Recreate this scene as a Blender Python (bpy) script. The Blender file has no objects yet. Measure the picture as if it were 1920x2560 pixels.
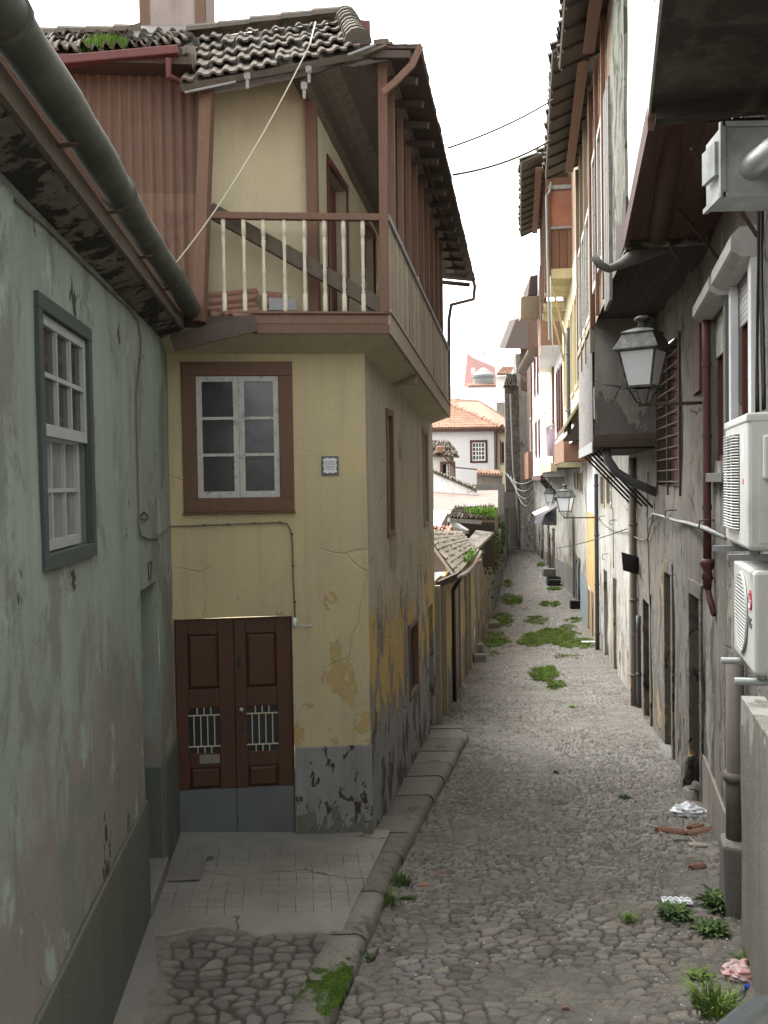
import bpy, math, random
import numpy as np
from mathutils import Vector, Matrix, noise
V = Vector
R = math.radians
random.seed(7)
sc = bpy.context.scene
col = sc.collection

# ------------------------------------------------------------------ camera
FPX = 2300.0                      # focal length in pixels of the 1920 x 2560 photograph
EYE = V((0, 0, 3.75))
camd = bpy.data.cameras.new('camera')
camd.sensor_fit = 'VERTICAL'; camd.sensor_height = 36; camd.lens = FPX / 2560 * 36
camd.clip_end = 2000; camd.clip_start = .05
cam = bpy.data.objects.new('camera', camd); col.objects.link(cam)
CM = (Matrix.Rotation(R(90 - 1.77), 3, 'X') @ Matrix.Rotation(R(-.9), 3, 'Z'))
cam.matrix_world = Matrix.Translation(EYE) @ CM.to_4x4()
sc.camera = cam

# ------------------------------------------------------------------ light: overcast day
SUN_EL, SUN_AZ = 58, -35
w = bpy.data.worlds.new("World"); sc.world = w; w.use_nodes = True
nt = w.node_tree; nt.nodes.clear()
sky = nt.nodes.new('ShaderNodeTexSky'); sky.sky_type = 'NISHITA'; sky.sun_disc = False
sky.sun_elevation = R(SUN_EL); sky.sun_rotation = R(SUN_AZ); sky.air_density = 1.0; sky.dust_density = 4; sky.ozone_density = .6
hs = nt.nodes.new('ShaderNodeHueSaturation'); hs.inputs['Saturation'].default_value = .06
nt.links.new(sky.outputs[0], hs.inputs['Color'])
bg = nt.nodes.new('ShaderNodeBackground'); bg.inputs['Strength'].default_value = .15
wo = nt.nodes.new('ShaderNodeOutputWorld')
nt.links.new(hs.outputs[0], bg.inputs[0]); nt.links.new(bg.outputs[0], wo.inputs[0])
sl = bpy.data.lights.new('sun', 'SUN'); sl.energy = .8; sl.angle = R(80); sl.color = (1, .95, .87)
so = bpy.data.objects.new('sun', sl); col.objects.link(so)
so.rotation_euler = (R(90 - SUN_EL), 0, R(180 - SUN_AZ))
sc.view_settings.view_transform = 'Standard'; sc.view_settings.look = 'None'
sc.view_settings.exposure = 2.25; sc.view_settings.gamma = 1
sc.cycles.max_bounces = 6; sc.cycles.diffuse_bounces = 4; sc.cycles.transparent_max_bounces = 6

# ------------------------------------------------------------------ pixel -> place helpers
def ray(x, y):
    return CM @ V(((x - 960) / FPX, -(y - 1280) / FPX, -1))
def atY(x, y, Y):
    d = ray(x, y); return EYE + d * (Y / d.y)
class Fr:
    """a vertical wall plane: P on it, u along it, N out of it; a = distance along, n = out, z = up"""
    def __init__(s, P, u, flip=False):
        s.P = V((P[0], P[1], 0)); s.u = V((u[0], u[1], 0)).normalized()
        s.N = V((s.u.y, -s.u.x, 0)) * (-1 if flip else 1)
    def at(s, a, n, z): return s.P + s.u * a + s.N * n + V((0, 0, z))
    def px(s, x, y, n=0):
        d = ray(x, y); t = (s.P + s.N * n - EYE).dot(s.N) / d.dot(s.N)
        p = EYE + d * t; return (p - s.P).dot(s.u), p.z
    def aY(s, Y, n=0):
        return (Y - s.P.y - s.N.y * n) / s.u.y
def smooth(x, a, b):
    t = np.clip((x - a) / (b - a), 0, 1); return t * t * (3 - 2 * t)
_gy = [-20, 28, 34, 40, 46, 52, 60, 70, 90]; _gz = [.466 + 1.36, -1.44, -1.74, -1.82, -1.64, -1.3, -.78, -.1, .6]
def zs(Y):
    return (np.interp(Y - 1.5, _gy, _gz) + np.interp(Y, _gy, _gz) + np.interp(Y + 1.5, _gy, _gz)) / 3
def ground(x, y):                 # a pixel of the street, on the ground
    d = ray(x, y); Y = 8.0
    for k in range(60):
        Y = .5 * Y + .5 * ((zs(Y) - EYE.z) / (d.z / d.y))
    p = EYE + d * (Y / d.y); return V((p.x, p.y, float(zs(Y))))

# ------------------------------------------------------------------ mesh builder
def wob(p, k=.012, f=1.3):
    return p + noise.noise_vector(p * f) * k + noise.noise_vector(p * f * 4) * (k * .3)
class MB:
    def __init__(s): s.v = []; s.f = []; s.t = []; s.tint = .5
    def add(s, vs, fs, tint=None):
        o = len(s.v); s.v += [V(p) for p in vs]
        t = s.tint if tint is None else tint
        for f in fs: s.f.append([o + i for i in f]); s.t.append(t)
    def quad(s, a, b, c, d, tint=None): s.add([a, b, c, d], [(0, 1, 2, 3)], tint)
    def hexa(s, p, tint=None):    # p[0..3] one end ring, p[4..7] the other
        s.add(p, [(3, 2, 1, 0), (4, 5, 6, 7), (0, 1, 5, 4), (1, 2, 6, 5), (2, 3, 7, 6), (3, 0, 4, 7)], tint)
    def box(s, fr, a0, a1, n0, n1, z0, z1, tint=None, z0b=None, z1b=None):
        zb0 = z0 if z0b is None else z0b; zb1 = z1 if z1b is None else z1b
        s.hexa([fr.at(a0, n0, z0), fr.at(a0, n1, z0), fr.at(a0, n1, z1), fr.at(a0, n0, z1),
                fr.at(a1, n0, zb0), fr.at(a1, n1, zb0), fr.at(a1, n1, zb1), fr.at(a1, n0, zb1)], tint)
    def beam(s, p, q, w, h, up=V((0, 0, 1)), tint=None):
        p = V(p); q = V(q); d = (q - p).normalized(); x = d.cross(up)
        if x.length < 1e-4: x = d.cross(V((1, 0, 0)))
        x.normalize(); y = x.cross(d).normalized(); x *= w / 2; y *= h / 2
        s.hexa([p - x - y, p + x - y, p + x + y, p - x + y, q - x - y, q + x - y, q + x + y, q - x + y], tint)
    def tube(s, pts, r, n=8, tint=None):
        pts = [V(p) for p in pts]; rs = r if isinstance(r, (list, tuple)) else [r] * len(pts); rings = []
        ref = V((.13, .21, .97))
        for i, p in enumerate(pts):
            d = (pts[min(i + 1, len(pts) - 1)] - pts[max(i - 1, 0)]).normalized()
            if abs(d.dot(ref)) > .95: ref = V((.9, .3, .1))
            x = d.cross(ref).normalized(); y = d.cross(x)
            rings.append([p + (x * math.cos(2 * math.pi * k / n) + y * math.sin(2 * math.pi * k / n)) * rs[i] for k in range(n)])
            ref = (-y) if abs(d.dot(y)) < .9 else ref
            ref = x.cross(d)
        vs = [q for r_ in rings for q in r_]; fs = []
        for i in range(len(pts) - 1):
            for k in range(n):
                a = i * n + k; b = i * n + (k + 1) % n; fs.append((a, b, b + n, a + n))
        fs.append(tuple(range(n))[::-1]); fs.append(tuple(range((len(pts) - 1) * n, len(pts) * n)))
        s.add(vs, fs, tint)
    def lathe(s, base, axis, prof, n=12, x0=None, tint=None):   # prof: (height, radius)
        base = V(base); ax = V(axis).normalized(); x = V(x0) if x0 else ax.orthogonal().normalized(); y = ax.cross(x)
        vs = []; fs = []
        for h, r in prof:
            for k in range(n):
                t = 2 * math.pi * (k + .5) / n; vs.append(base + ax * h + (x * math.cos(t) + y * math.sin(t)) * r)
        m = len(prof)
        for i in range(m - 1):
            for k in range(n):
                a = i * n + k; b = i * n + (k + 1) % n; fs.append((a, b, b + n, a + n))
        fs.append(tuple(range(n))[::-1]); fs.append(tuple(range((m - 1) * n, m * n)))
        s.add(vs, fs, tint)
    def prism(s, pts, vec, tint=None):
        pts = [V(p) for p in pts]; n = len(pts); vec = V(vec)
        s.add(pts + [p + vec for p in pts], [tuple(range(n))[::-1], tuple(range(n, 2 * n))] + [(i, (i + 1) % n, n + (i + 1) % n, n + i) for i in range(n)], tint)
    def sheet(s, fr, a0, a1, zb, zt, n=0, holes=(), depth=.25, step=.35, k=.012, tint=None, under=None):
        """a wall face with real openings and reveals; zb / zt numbers or functions of a"""
        fb = zb if callable(zb) else (lambda a: zb); ft = zt if callable(zt) else (lambda a: zt)
        A = set(np.linspace(a0, a1, max(2, int((a1 - a0) / step) + 1)).round(4))
        for h in holes: A |= {round(h[0], 4), round(h[1], 4)}
        A = sorted(x for x in A if a0 - 1e-3 <= x <= a1 + 1e-3)
        zlo = max(fb(a) for a in A); zhi = min(ft(a) for a in A)
        Z = set(np.linspace(zlo + .02, zhi - .02, max(2, int((zhi - zlo) / step) + 1)).round(4))
        for h in holes: Z |= {round(h[2], 4), round(h[3], 4)}
        Z = sorted(Z)
        rows = [fb] + [(lambda a, z=z: z) for z in Z] + [ft]
        idx = {}; vs = []
        for j, f in enumerate(rows):
            for i, a in enumerate(A):
                idx[i, j] = len(vs); vs.append(wob(fr.at(a, n, f(a)), k))
        fs = []
        for j in range(len(rows) - 1):
            for i in range(len(A) - 1):
                ac = (A[i] + A[i + 1]) / 2; zc = (rows[j](ac) + rows[j + 1](ac)) / 2
                if any(h[0] < ac < h[1] and h[2] < zc < h[3] for h in holes): continue
                fs.append((idx[i, j], idx[i + 1, j], idx[i + 1, j + 1], idx[i, j + 1]))
        s.add(vs, fs, tint)
        for h in holes:
            c = [(h[0], h[2]), (h[1], h[2]), (h[1], h[3]), (h[0], h[3])]
            for i in range(4):
                p, q = c[i], c[(i + 1) % 4]
                s.quad(wob(fr.at(p[0], n, p[1]), k), wob(fr.at(q[0], n, q[1]), k), fr.at(q[0], n - depth, q[1]), fr.at(p[0], n - depth, p[1]), tint)
    def build(s, name, m, parent=None, loc=None, smooth=False, bevel=0):
        me = bpy.data.meshes.new(name)
        if loc is None: loc = V((0, 0, 0)) if parent is None else V((0, 0, 0))
        off = V(loc)
        o = bpy.data.objects.new(name, me); col.objects.link(o)
        if parent is not None:
            o.parent = parent
            q = parent; base = V((0, 0, 0))
            while q is not None: base += q.location; q = q.parent
            off = base + V(loc)
        o.location = loc
        me.from_pydata([tuple(p - off) for p in s.v], [], s.f)
        at = me.attributes.new('tint', 'FLOAT', 'FACE'); at.data.foreach_set('value', s.t)
        me.materials.append(m)
        if smooth: me.shade_smooth()
        me.update()
        if bevel:
            b = o.modifiers.new('bevel', 'BEVEL'); b.width = bevel; b.segments = 2; b.limit_method = 'ANGLE'
        return o
def tag(o, label=None, cat=None, group=None, kind=None):
    if label: o['label'] = label
    if cat: o['category'] = cat
    if group: o['group'] = group
    if kind: o['kind'] = kind
    return o
def thing(name, loc, label, cat, group=None):
    o = bpy.data.objects.new(name, None); col.objects.link(o); o.location = loc
    return tag(o, label, cat, group)
def copy_tree(o, parent=None):
    c = o.copy(); col.objects.link(c)
    if parent is not None: c.parent = parent
    for ch in o.children: copy_tree(ch, c)
    return c
def rnd(a, b): return random.uniform(a, b)

# ------------------------------------------------------------------ materials
class NB:
    def __init__(s, name):
        s.m = bpy.data.materials.new(name); s.m.use_nodes = True; s.nt = s.m.node_tree
        s.b = s.nt.nodes['Principled BSDF']; s.tc = s.nt.nodes.new('ShaderNodeNewGeometry')
        s.pos = s.tc.outputs['Position']
    def n(s, t, **k):
        x = s.nt.nodes.new(t)
        for a, b in k.items(): setattr(x, a, b)
        return x
    def put(s, sock, v):
        if isinstance(v, bpy.types.NodeSocket): s.nt.links.new(v, sock)
        elif isinstance(v, (tuple, list)) and len(v) == 3 and sock.type == 'RGBA': sock.default_value = (*v, 1)
        else: sock.default_value = v
    def scale(s, sx, sy, sz, vec=None):
        x = s.n('ShaderNodeMapping'); x.inputs['Scale'].default_value = (sx, sy, sz); s.put(x.inputs['Vector'], vec or s.pos); return x.outputs[0]
    def noise(s, sc_, det=4, rough=.55, vec=None, dist=0):
        x = s.n('ShaderNodeTexNoise'); x.inputs['Scale'].default_value = sc_; x.inputs['Detail'].default_value = det
        x.inputs['Roughness'].default_value = rough; x.inputs['Distortion'].default_value = dist; s.put(x.inputs['Vector'], vec or s.pos); return x.outputs['Fac']
    def vor(s, sc_, vec=None, feature='F1'):
        x = s.n('ShaderNodeTexVoronoi', feature=feature); x.inputs['Scale'].default_value = sc_; s.put(x.inputs['Vector'], vec or s.pos); return x.outputs[0]
    def rng(s, v, a, b, c=0., d=1.):
        x = s.n('ShaderNodeMapRange'); s.put(x.inputs[0], v); 
        for i, q in enumerate((a, b, c, d)): x.inputs[i + 1].default_value = q
        return x.outputs[0]
    def math(s, op, a, b=0.):
        x = s.n('ShaderNodeMath', operation=op); s.put(x.inputs[0], a); s.put(x.inputs[1], b); return x.outputs[0]
    def mix(s, f, a, b):
        x = s.n('ShaderNodeMix', data_type='RGBA'); s.put(x.inputs[0], f); s.put(x.inputs[6], a); s.put(x.inputs[7], b); return x.outputs[2]
    def mul(s, a, b):
        x = s.n('ShaderNodeMix', data_type='RGBA', blend_type='MULTIPLY'); x.inputs[0].default_value = 1; s.put(x.inputs[6], a); s.put(x.inputs[7], b); return x.outputs[2]
    def attr(s, nm='tint'):
        x = s.n('ShaderNodeAttribute'); x.attribute_name = nm; return x.outputs['Fac']
    def z(s):
        x = s.n('ShaderNodeSeparateXYZ'); s.put(x.inputs[0], s.pos); return x.outputs
    def bump(s, h, d=.01, st=1.):
        x = s.n('ShaderNodeBump'); x.inputs['Distance'].default_value = d; x.inputs['Strength'].default_value = st; s.put(x.inputs['Height'], h)
        s.put(s.b.inputs['Normal'], x.outputs[0]); return x
    def out(s, c, rough=.9, **k):
        s.put(s.b.inputs['Base Color'], c); s.put(s.b.inputs['Roughness'], rough)
        s.b.inputs['Specular IOR Level'].default_value = k.get('spec', .3)
        if 'metal' in k: s.b.inputs['Metallic'].default_value = k['metal']
        return s.m
def plaster(name, c, dirt, c2=None, streak=.5, patch=None, patches=None, rough=.92, bump=.006, grain=1., pscale=1.4, cracks=.0, soft=.018):
    """patch = (colour, amount 0..1 at zlo, amount at zhi, zlo, zhi)"""
    b = NB(name); c2 = c2 or tuple(x * .86 for x in c)
    n1 = b.noise(.9, 5, .6); x = b.mix(b.rng(n1, .35, .65), c, c2)
    st = b.noise(1., 5, .65, vec=b.scale(5, 5, .45)); x = b.mix(b.rng(st, .45, .8, 0, streak), x, dirt)
    n2 = b.noise(3.2, 6, .7); x = b.mix(b.rng(n2, .55, .85, 0, streak * .8), x, dirt)
    fine = b.noise(60, 3, .6); x = b.mul(x, b.mix(fine, (.86, .86, .86), (1.1, 1.1, 1.1)))
    h = b.math('MULTIPLY', fine, .35 * grain)
    for i, p in enumerate((patches or []) + ([patch] if patch else [])):
        nn = b.noise(pscale * (1 + .6 * i), 7, .68, vec=b.scale(1, 1, .55), dist=.4); am = b.rng(b.z()[2], p[3], p[4], p[1], p[2])
        thr = b.math('SUBTRACT', 1., am); sf = p[5] if len(p) > 5 else soft; msk = b.rng(b.math('SUBTRACT', b.rng(nn, .25, .75), thr), -sf, sf, 0, 1)
        x = b.mix(msk, x, b.mul(p[0], b.mix(n2, (.75, .75, .75), (1.15, 1.15, 1.15)))); h = b.math('SUBTRACT', h, b.math('MULTIPLY', msk, .6 if sf < .05 else .05))
    if cracks:
        v = b.n('ShaderNodeTexVoronoi', feature='DISTANCE_TO_EDGE'); v.inputs['Scale'].default_value = 1.1
        wv = b.n('ShaderNodeMix', data_type='VECTOR'); wv.inputs[0].default_value = .12; b.put(wv.inputs[4], b.pos)
        nc = b.n('ShaderNodeTexNoise'); nc.inputs['Scale'].default_value = 3; nc.inputs['Detail'].default_value = 6; b.put(nc.inputs[0], b.pos); b.put(wv.inputs[5], nc.outputs['Color'])
        b.put(v.inputs['Vector'], wv.outputs[1]); ck = b.math('MULTIPLY', b.rng(v.outputs[0], .0, .012, 1, 0), b.rng(b.noise(.8, 2), .5, .56))
        x = b.mix(b.math('MULTIPLY', ck, cracks), x, tuple(q * .35 for q in dirt)); h = b.math('SUBTRACT', h, ck)
    b.bump(b.math('ADD', h, b.math('MULTIPLY', b.noise(7, 4), .6)), bump * 2.2)
    return b.out(x, rough)
def painted(name, c, under=(.22, .18, .15), wear=.25, rough=.6, grain=True, spec=.35, scale=9, tintamt=.3):
    """old painted or bare wood; grain stretched along z and u is left to noise"""
    b = NB(name); n = b.noise(scale, 8, .75, dist=.6); g = b.noise(30, 4, .6, vec=b.scale(1, 1, .12))
    x = b.mul(c, b.mix(g, (.72, .72, .72), (1.18, 1.18, 1.18)))
    x = b.mul(x, b.mix(b.attr(), (1 - tintamt,) * 3, (1 + tintamt,) * 3))
    x = b.mix(b.rng(n, 1 - wear - .08, 1 - wear + .04), x, b.mul(under, b.mix(g, (.7, .7, .7), (1.2, 1.2, 1.2))))
    b.bump(b.math('ADD', b.math('MULTIPLY', g, .5), n), .004)
    return b.out(x, rough, spec=spec)
def plain(name, c, rough=.5, metal=0., var=.15, scale=12, spec=.4, dirt=None, damt=.3):
    b = NB(name); n = b.noise(scale, 5, .6); x = b.mul(c, b.mix(n, (1 - var,) * 3, (1 + var,) * 3))
    if dirt: x = b.mix(b.rng(b.noise(scale * .4, 7, .7), .62 - damt * .5, .75), x, dirt)
    b.bump(n, .002)
    return b.out(x, rough, metal=metal, spec=spec)
def tilemat(name, c1, c2, moss, mossamt=.5):
    b = NB(name); t = b.attr(); x = b.mix(t, c1, c2)
    n = b.noise(9, 7, .75); x = b.mix(b.rng(n, .62 - mossamt * .3, .75 - mossamt * .2), x, moss)
    x = b.mul(x, b.mix(b.noise(40, 4), (.7, .7, .7), (1.2, 1.2, 1.2))); b.bump(b.noise(30, 5), .01)
    return b.out(x, .95, spec=.2)
def stonew(name, c1, c2, mortar, sx=1.6, sz=2.6, dirt=(.05, .05, .045), damt=.5):
    b = NB(name); v = b.n('ShaderNodeTexVoronoi', feature='DISTANCE_TO_EDGE'); v.inputs['Scale'].default_value = 1; v.inputs['Randomness'].default_value = .7
    vc = b.n('ShaderNodeTexVoronoi'); vc.inputs['Scale'].default_value = 1; vc.inputs['Randomness'].default_value = .7
    mp = b.scale(sx, sx, sz); b.put(v.inputs['Vector'], mp); b.put(vc.inputs['Vector'], mp)
    sp = b.n('ShaderNodeSeparateColor'); b.put(sp.inputs[0], vc.outputs['Color'])
    x = b.mix(sp.outputs[0], c1, c2); e = b.rng(v.outputs[0], .015, .07)
    x = b.mul(x, b.mix(b.noise(22, 6, .7), (.6, .6, .6), (1.3, 1.3, 1.3))); x = b.mix(e, mortar, x)
    x = b.mix(b.rng(b.noise(1.2, 7, .7, vec=b.scale(2, 2, .6)), .62 - damt * .3, .72, 0, .85), x, dirt)
    b.bump(b.math('ADD', e, b.math('MULTIPLY', b.noise(25, 5), .5)), .025)
    return b.out(x, .95, spec=.2)
M = {}
DK = (.07, .065, .055)
M['green'] = plaster('green_plaster', (.27, .32, .27), (.18, .18, .155), (.23, .265, .225), streak=.8, patches=[((.225, .21, .18), .74, .10, .9, 3.6, .09), ((.185, .20, .165), .42, .40, 0, 5, .05), ((.31, .36, .31), .30, .25, 0, 3, .05), ((.05, .045, .04), .30, .22, .9, 2.0, .008)], pscale=.9, bump=.004)
M['green_plinth'] = plaster('green_plinth_render', (.10, .122, .10), (.06, .064, .052), (.12, .122, .10), streak=.5, bump=.006, grain=2.2)
M['yellow'] = plaster('yellow_plaster', (.53, .445, .255), (.34, .305, .22), (.46, .395, .255), streak=.75, patches=[((.44, .33, .15), .47, .10, .9, 2.8), ((.48, .48, .46), .32, .1, .95, 2.2)], cracks=.12, pscale=3.0, bump=.003)
M['yellow_side'] = plaster('yellow_plaster_peeling', (.47, .41, .29), (.28, .255, .205), (.40, .36, .275), streak=.7,
    patches=[((.52, .37, .13), .98, .22, .7, 3.0), ((.25, .225, .19), .62, .18, .0, 3.6), ((.25, .25, .24), 1.15, .05, .2, 1.5), ((.09, .08, .065), .50, .15, -.4, 2.4)], cracks=.2, pscale=1.3, bump=.008)
M['cream'] = plaster('cream_plaster', (.47, .42, .28), (.27, .24, .17), (.41, .365, .25), streak=.5, cracks=.0, bump=.003)
M['grey_plinth'] = plaster('grey_painted_plinth', (.26, .265, .26), (.15, .145, .13), (.22, .22, .205), streak=.8, patches=[((.06, .042, .04), .33, .30, 0, 1), ((.15, .145, .12), .8, .1, -.1, .5)], pscale=7, bump=.006)
M['grey_wall'] = plaster('grey_cement_render', (.30, .285, .25), (.10, .092, .08), (.22, .205, .178), streak=.8, patches=[((.42, .39, .32), .34, .3, -1, 4), ((.14, .13, .11), .45, .28, -1, 5), ((.06, .055, .045), .3, .2, -1, 3)], cracks=.5, bump=.012, grain=2)
M['grey_wall2'] = plaster('grey_rough_render', (.28, .26, .225), (.10, .092, .076), (.20, .183, .153), streak=.8, patches=[((.42, .31, .17), .42, .26, -1, 2.6), ((.15, .138, .115), .50, .30, -1.5, 4), ((.055, .05, .042), .36, .24, -1.5, 3)], cracks=.5, bump=.02, grain=2.5)
M['brown_render'] = plaster('brown_render', (.28, .25, .215), (.10, .09, .075), (.20, .18, .15), streak=.7, bump=.006)
M['concrete'] = plaster('concrete', (.21, .20, .18), (.11, .105, .09), (.17, .163, .148), streak=.4, bump=.006, grain=2)
M['white'] = plaster('white_wall', (.78, .78, .76), (.40, .38, .34), (.70, .69, .66), streak=.35, bump=.004)
M['white_dirty'] = plaster('white_wall_dirty', (.50, .49, .45), (.16, .15, .125), (.36, .345, .305), streak=1., patches=[((.30, .26, .19), .52, .25, -2, 2.8), ((.11, .10, .085), .42, .22, -2, 2)], bump=.01, cracks=.6)
M['white_clean'] = plaster('clean_white_wall', (.84, .84, .83), (.70, .69, .68), (.82, .81, .80), streak=.2, bump=.002)
M['pink'] = plaster('pink_wall', (.60, .34, .32), (.45, .27, .25), streak=.3)
M['cream_far'] = plaster('pale_yellow_wall', (.76, .68, .44), (.45, .38, .26), streak=.5)
M['ochre'] = plaster('ochre_wall', (.36, .285, .15), (.16, .135, .09), (.27, .225, .13), streak=.9, patch=((.15, .14, .12), .62, .2, -1.5, 1.2))
M['ochre_pier'] = plaster('ochre_pier', (.46, .34, .13), (.25, .19, .10), (.38, .28, .12), streak=.6, patch=((.17, .16, .135), 1.1, .1, -1.1, 1.0))
M['orange'] = plaster('orange_wall', (.55, .36, .15), (.42, .28, .12), streak=.3)
M['salmon'] = plaster('brown_orange_wall', (.34, .21, .13), (.14, .10, .075), (.27, .17, .11), streak=.9, patch=((.30, .28, .24), .45, .40, 0, 12))
M['mossy'] = plaster('mossy_plaster', (.30, .30, .25), (.06, .07, .045), (.20, .20, .165), streak=1, patches=[((.07, .075, .05), .42, .42, 0, 12)], pscale=4, bump=.02)
M['white_lime'] = plaster('limewashed_wall', (.74, .77, .77), (.45, .47, .46), (.68, .71, .71), streak=.45, bump=.006)
M['stone'] = stonew('granite_rubble', (.20, .19, .165), (.15, .143, .125), (.115, .11, .095), .9, 2.2)
M['stone_ochre'] = stonew('ochre_rubble', (.36, .29, .17), (.30, .27, .22), (.10, .09, .07), 3.5, 5)
M['blue_plinth'] = plain('blue_grey_paint', (.20, .25, .27), .8, var=.3, scale=2)
M['redwood'] = painted('red_brown_paint', (.142, .080, .052), (.20, .16, .135), .30, .7)
M['redwood_dark'] = painted('dark_red_paint', (.105, .03, .024), (.075, .04, .03), .2, .45, tintamt=.1)
M['door'] = painted('door_varnish', (.080, .035, .020), (.04, .018, .012), .30, .5, spec=.35, scale=4, tintamt=.1)
M['frame_brown'] = painted('window_surround_paint', (.138, .074, .046), (.11, .06, .045), .2, .6)
M['white_paint'] = painted('peeling_white_paint', (.50, .495, .47), (.16, .12, .09), .38, .75, scale=16, tintamt=.05)
M['white_sash'] = painted('white_sash_paint', (.36, .37, .355), (.30, .27, .24), .25, .6, scale=16, tintamt=.05)
M['green_wood'] = painted('grey_green_paint', (.055, .07, .066), (.06, .07, .065), .25, .7)
M['cream_paint'] = painted('cream_baluster_paint', (.50, .465, .36), (.20, .13, .07), .27, .7, scale=14, tintamt=.06)
M['old_wood'] = painted('weathered_wood', (.13, .105, .08), (.085, .068, .055), .4, .9)
M['pale_wood'] = painted('faded_boards', (.30, .25, .18), (.16, .13, .10), .35, .9, tintamt=.25)
M['grey_wood'] = painted('grey_weathered_wood', (.26, .25, .235), (.10, .09, .08), .4, .9, tintamt=.3)
M['dark_wood'] = painted('dark_soffit_boards', (.075, .055, .045), (.04, .032, .028), .3, .9, tintamt=.2)
M['soffit_red'] = painted('dark_red_boards', (.10, .052, .042), (.05, .03, .025), .3, .85)
M['orange_wood'] = painted('orange_brown_boards', (.22, .115, .068), (.16, .10, .07), .28, .75)
M['yellow_wood'] = painted('yellow_painted_timber', (.50, .43, .26), (.26, .19, .11), .28, .75)
M['corr_red'] = painted('red_corrugated_sheet', (.150, .092, .062), (.12, .07, .058), .38, .75, scale=2.2)
M['mossy_soffit'] = plaster('blackened_soffit', (.16, .15, .125), (.05, .045, .04), (.11, .105, .085), streak=.9, patches=[((.07, .064, .054), .48, .48, 0, 12)], pscale=2, bump=.01, soft=.09)
M['eave_soffit'] = plaster('blackened_eave_boards', (.20, .185, .145), (.06, .055, .045), (.13, .12, .095), streak=.9, patches=[((.03, .028, .024), .50, .50, 0, 12)], pscale=4, bump=.01)
M['gutter_mossy'] = plain('mossy_cement_gutter', (.085, .087, .072), .9, var=.45, scale=5, dirt=(.04, .046, .032), damt=.5)
M['gutter_red'] = painted('red_painted_gutter', (.13, .045, .04), (.10, .07, .06), .25, .6)
M['tile_old'] = tilemat('old_roof_tile', (.105, .092, .078), (.15, .11, .088), (.10, .10, .078), .7)
M['tile_grey'] = tilemat('lichened_roof_tile', (.12, .105, .08), (.17, .14, .105), (.11, .11, .085), .5)
M['tile_red'] = tilemat('clay_roof_tile', (.34, .20, .14), (.42, .27, .195), (.28, .20, .15), .25)
M['tile_orange'] = tilemat('broken_clay_tile', (.25, .12, .085), (.30, .18, .135), (.18, .14, .11), .35)
M['glass_dark'] = plain('dark_window_glass', (.035, .037, .038), .12, var=.6, scale=3, spec=.6)
M['glass_curtain'] = plain('curtained_glass', (.20, .21, .21), .12, var=.5, scale=5, spec=.5)
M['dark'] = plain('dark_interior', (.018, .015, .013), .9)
M['galv'] = plain('galvanised_steel', (.42, .45, .44), .42, metal=.55, var=.25, scale=6, dirt=(.2, .2, .19), damt=.3)
M['galv_flat'] = plain('grey_kick_plate', (.135, .15, .155), .55, metal=.2, var=.18, scale=3, dirt=(.10, .105, .10), damt=.35)
M['iron'] = plain('black_iron', (.03, .03, .03), .6, var=.4)
M['iron_rust'] = plain('rusty_iron', (.085, .06, .045), .85, var=.5, scale=25, dirt=(.16, .08, .04))
M['pipe_grey'] = plain('grey_plastic_pipe', (.085, .088, .092), .55, var=.2)
M['pipe_blue'] = plain('dark_blue_pipe', (.055, .055, .065), .5, var=.3)
M['pipe_red'] = painted('red_painted_pipe', (.12, .045, .04), (.16, .13, .11), .36, .6, scale=18)
M['pipe_brown'] = plain('brown_stained_pipe', (.16, .14, .12), .8, var=.4, scale=4)
M['zinc'] = plain('zinc_sheet', (.24, .25, .25), .55, metal=.3, var=.25, dirt=(.2, .18, .15))
M['cable'] = plain('black_cable', (.012, .012, .012), .6)
M['cable_grey'] = plain('painted_cable', (.16, .145, .11), .8)
M['rope'] = plain('pale_rope', (.45, .47, .38), .9)
M['ac_white'] = plain('ac_cream_enamel', (.52, .53, .50), .42, var=.05, scale=3, dirt=(.36, .36, .33), damt=.1)
M['ac_grey'] = plain('ac_grille_plastic', (.56, .57, .55), .5, var=.05)
M['shutter'] = plain('shutter_aluminium', (.46, .46, .43), .6, var=.15, scale=5, dirt=(.25, .24, .21), damt=.3)
M['brass'] = plain('steel_fittings', (.35, .34, .31), .35, metal=.8)
M['red_badge'] = plain('red_badge', (.50, .03, .06), .4, var=.03)
M['ink'] = plain('dark_print', (.10, .10, .11), .6, var=.05)
M['plaque'] = plain('white_glazed_tile', (.68, .70, .70), .25, var=.06)
M['plaque_edge'] = plain('blue_grey_glaze', (.10, .10, .12), .35, var=.7, scale=120)
M['moss'] = plain('moss', (.06, .10, .015), .95, var=.5, scale=50)
M['plastic'] = plain('white_plastic_bag', (.62, .65, .68), .35, var=.15)
M['plastic_pink'] = plain('pink_plastic_bag', (.50, .40, .38), .4, var=.3, scale=14, dirt=(.45, .06, .06), damt=.25)
M['cloth_pink'] = plain('pink_cloth', (.50, .40, .46), .9)
M['crate_black'] = plain('black_plastic', (.025, .025, .028), .5)
M['rail'] = plain('painted_handrail', (.045, .058, .062), .28, var=.2, metal=.2)
M['lamp_glass'] = plain('frosted_lamp_glass', (.80, .82, .84), .35, var=.05, scale=3)
M['lamp_green'] = plain('dark_green_lamp_metal', (.03, .042, .038), .55, var=.5, scale=30, dirt=(.20, .19, .155), damt=.40)
M['leaf'] = None
def leafmat(name, c1, c2):
    b = NB(name); x = b.mix(b.attr(), c1, c2); x = b.mix(b.rng(b.noise(3, 3), .4, .7), x, tuple(q * .6 for q in c1)); b.out(x, .8, spec=.2)
    b.b.inputs['Transmission Weight'].default_value = 0; return b.m
M['grass'] = leafmat('grass_blades', (.12, .20, .04), (.24, .32, .09))
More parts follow.
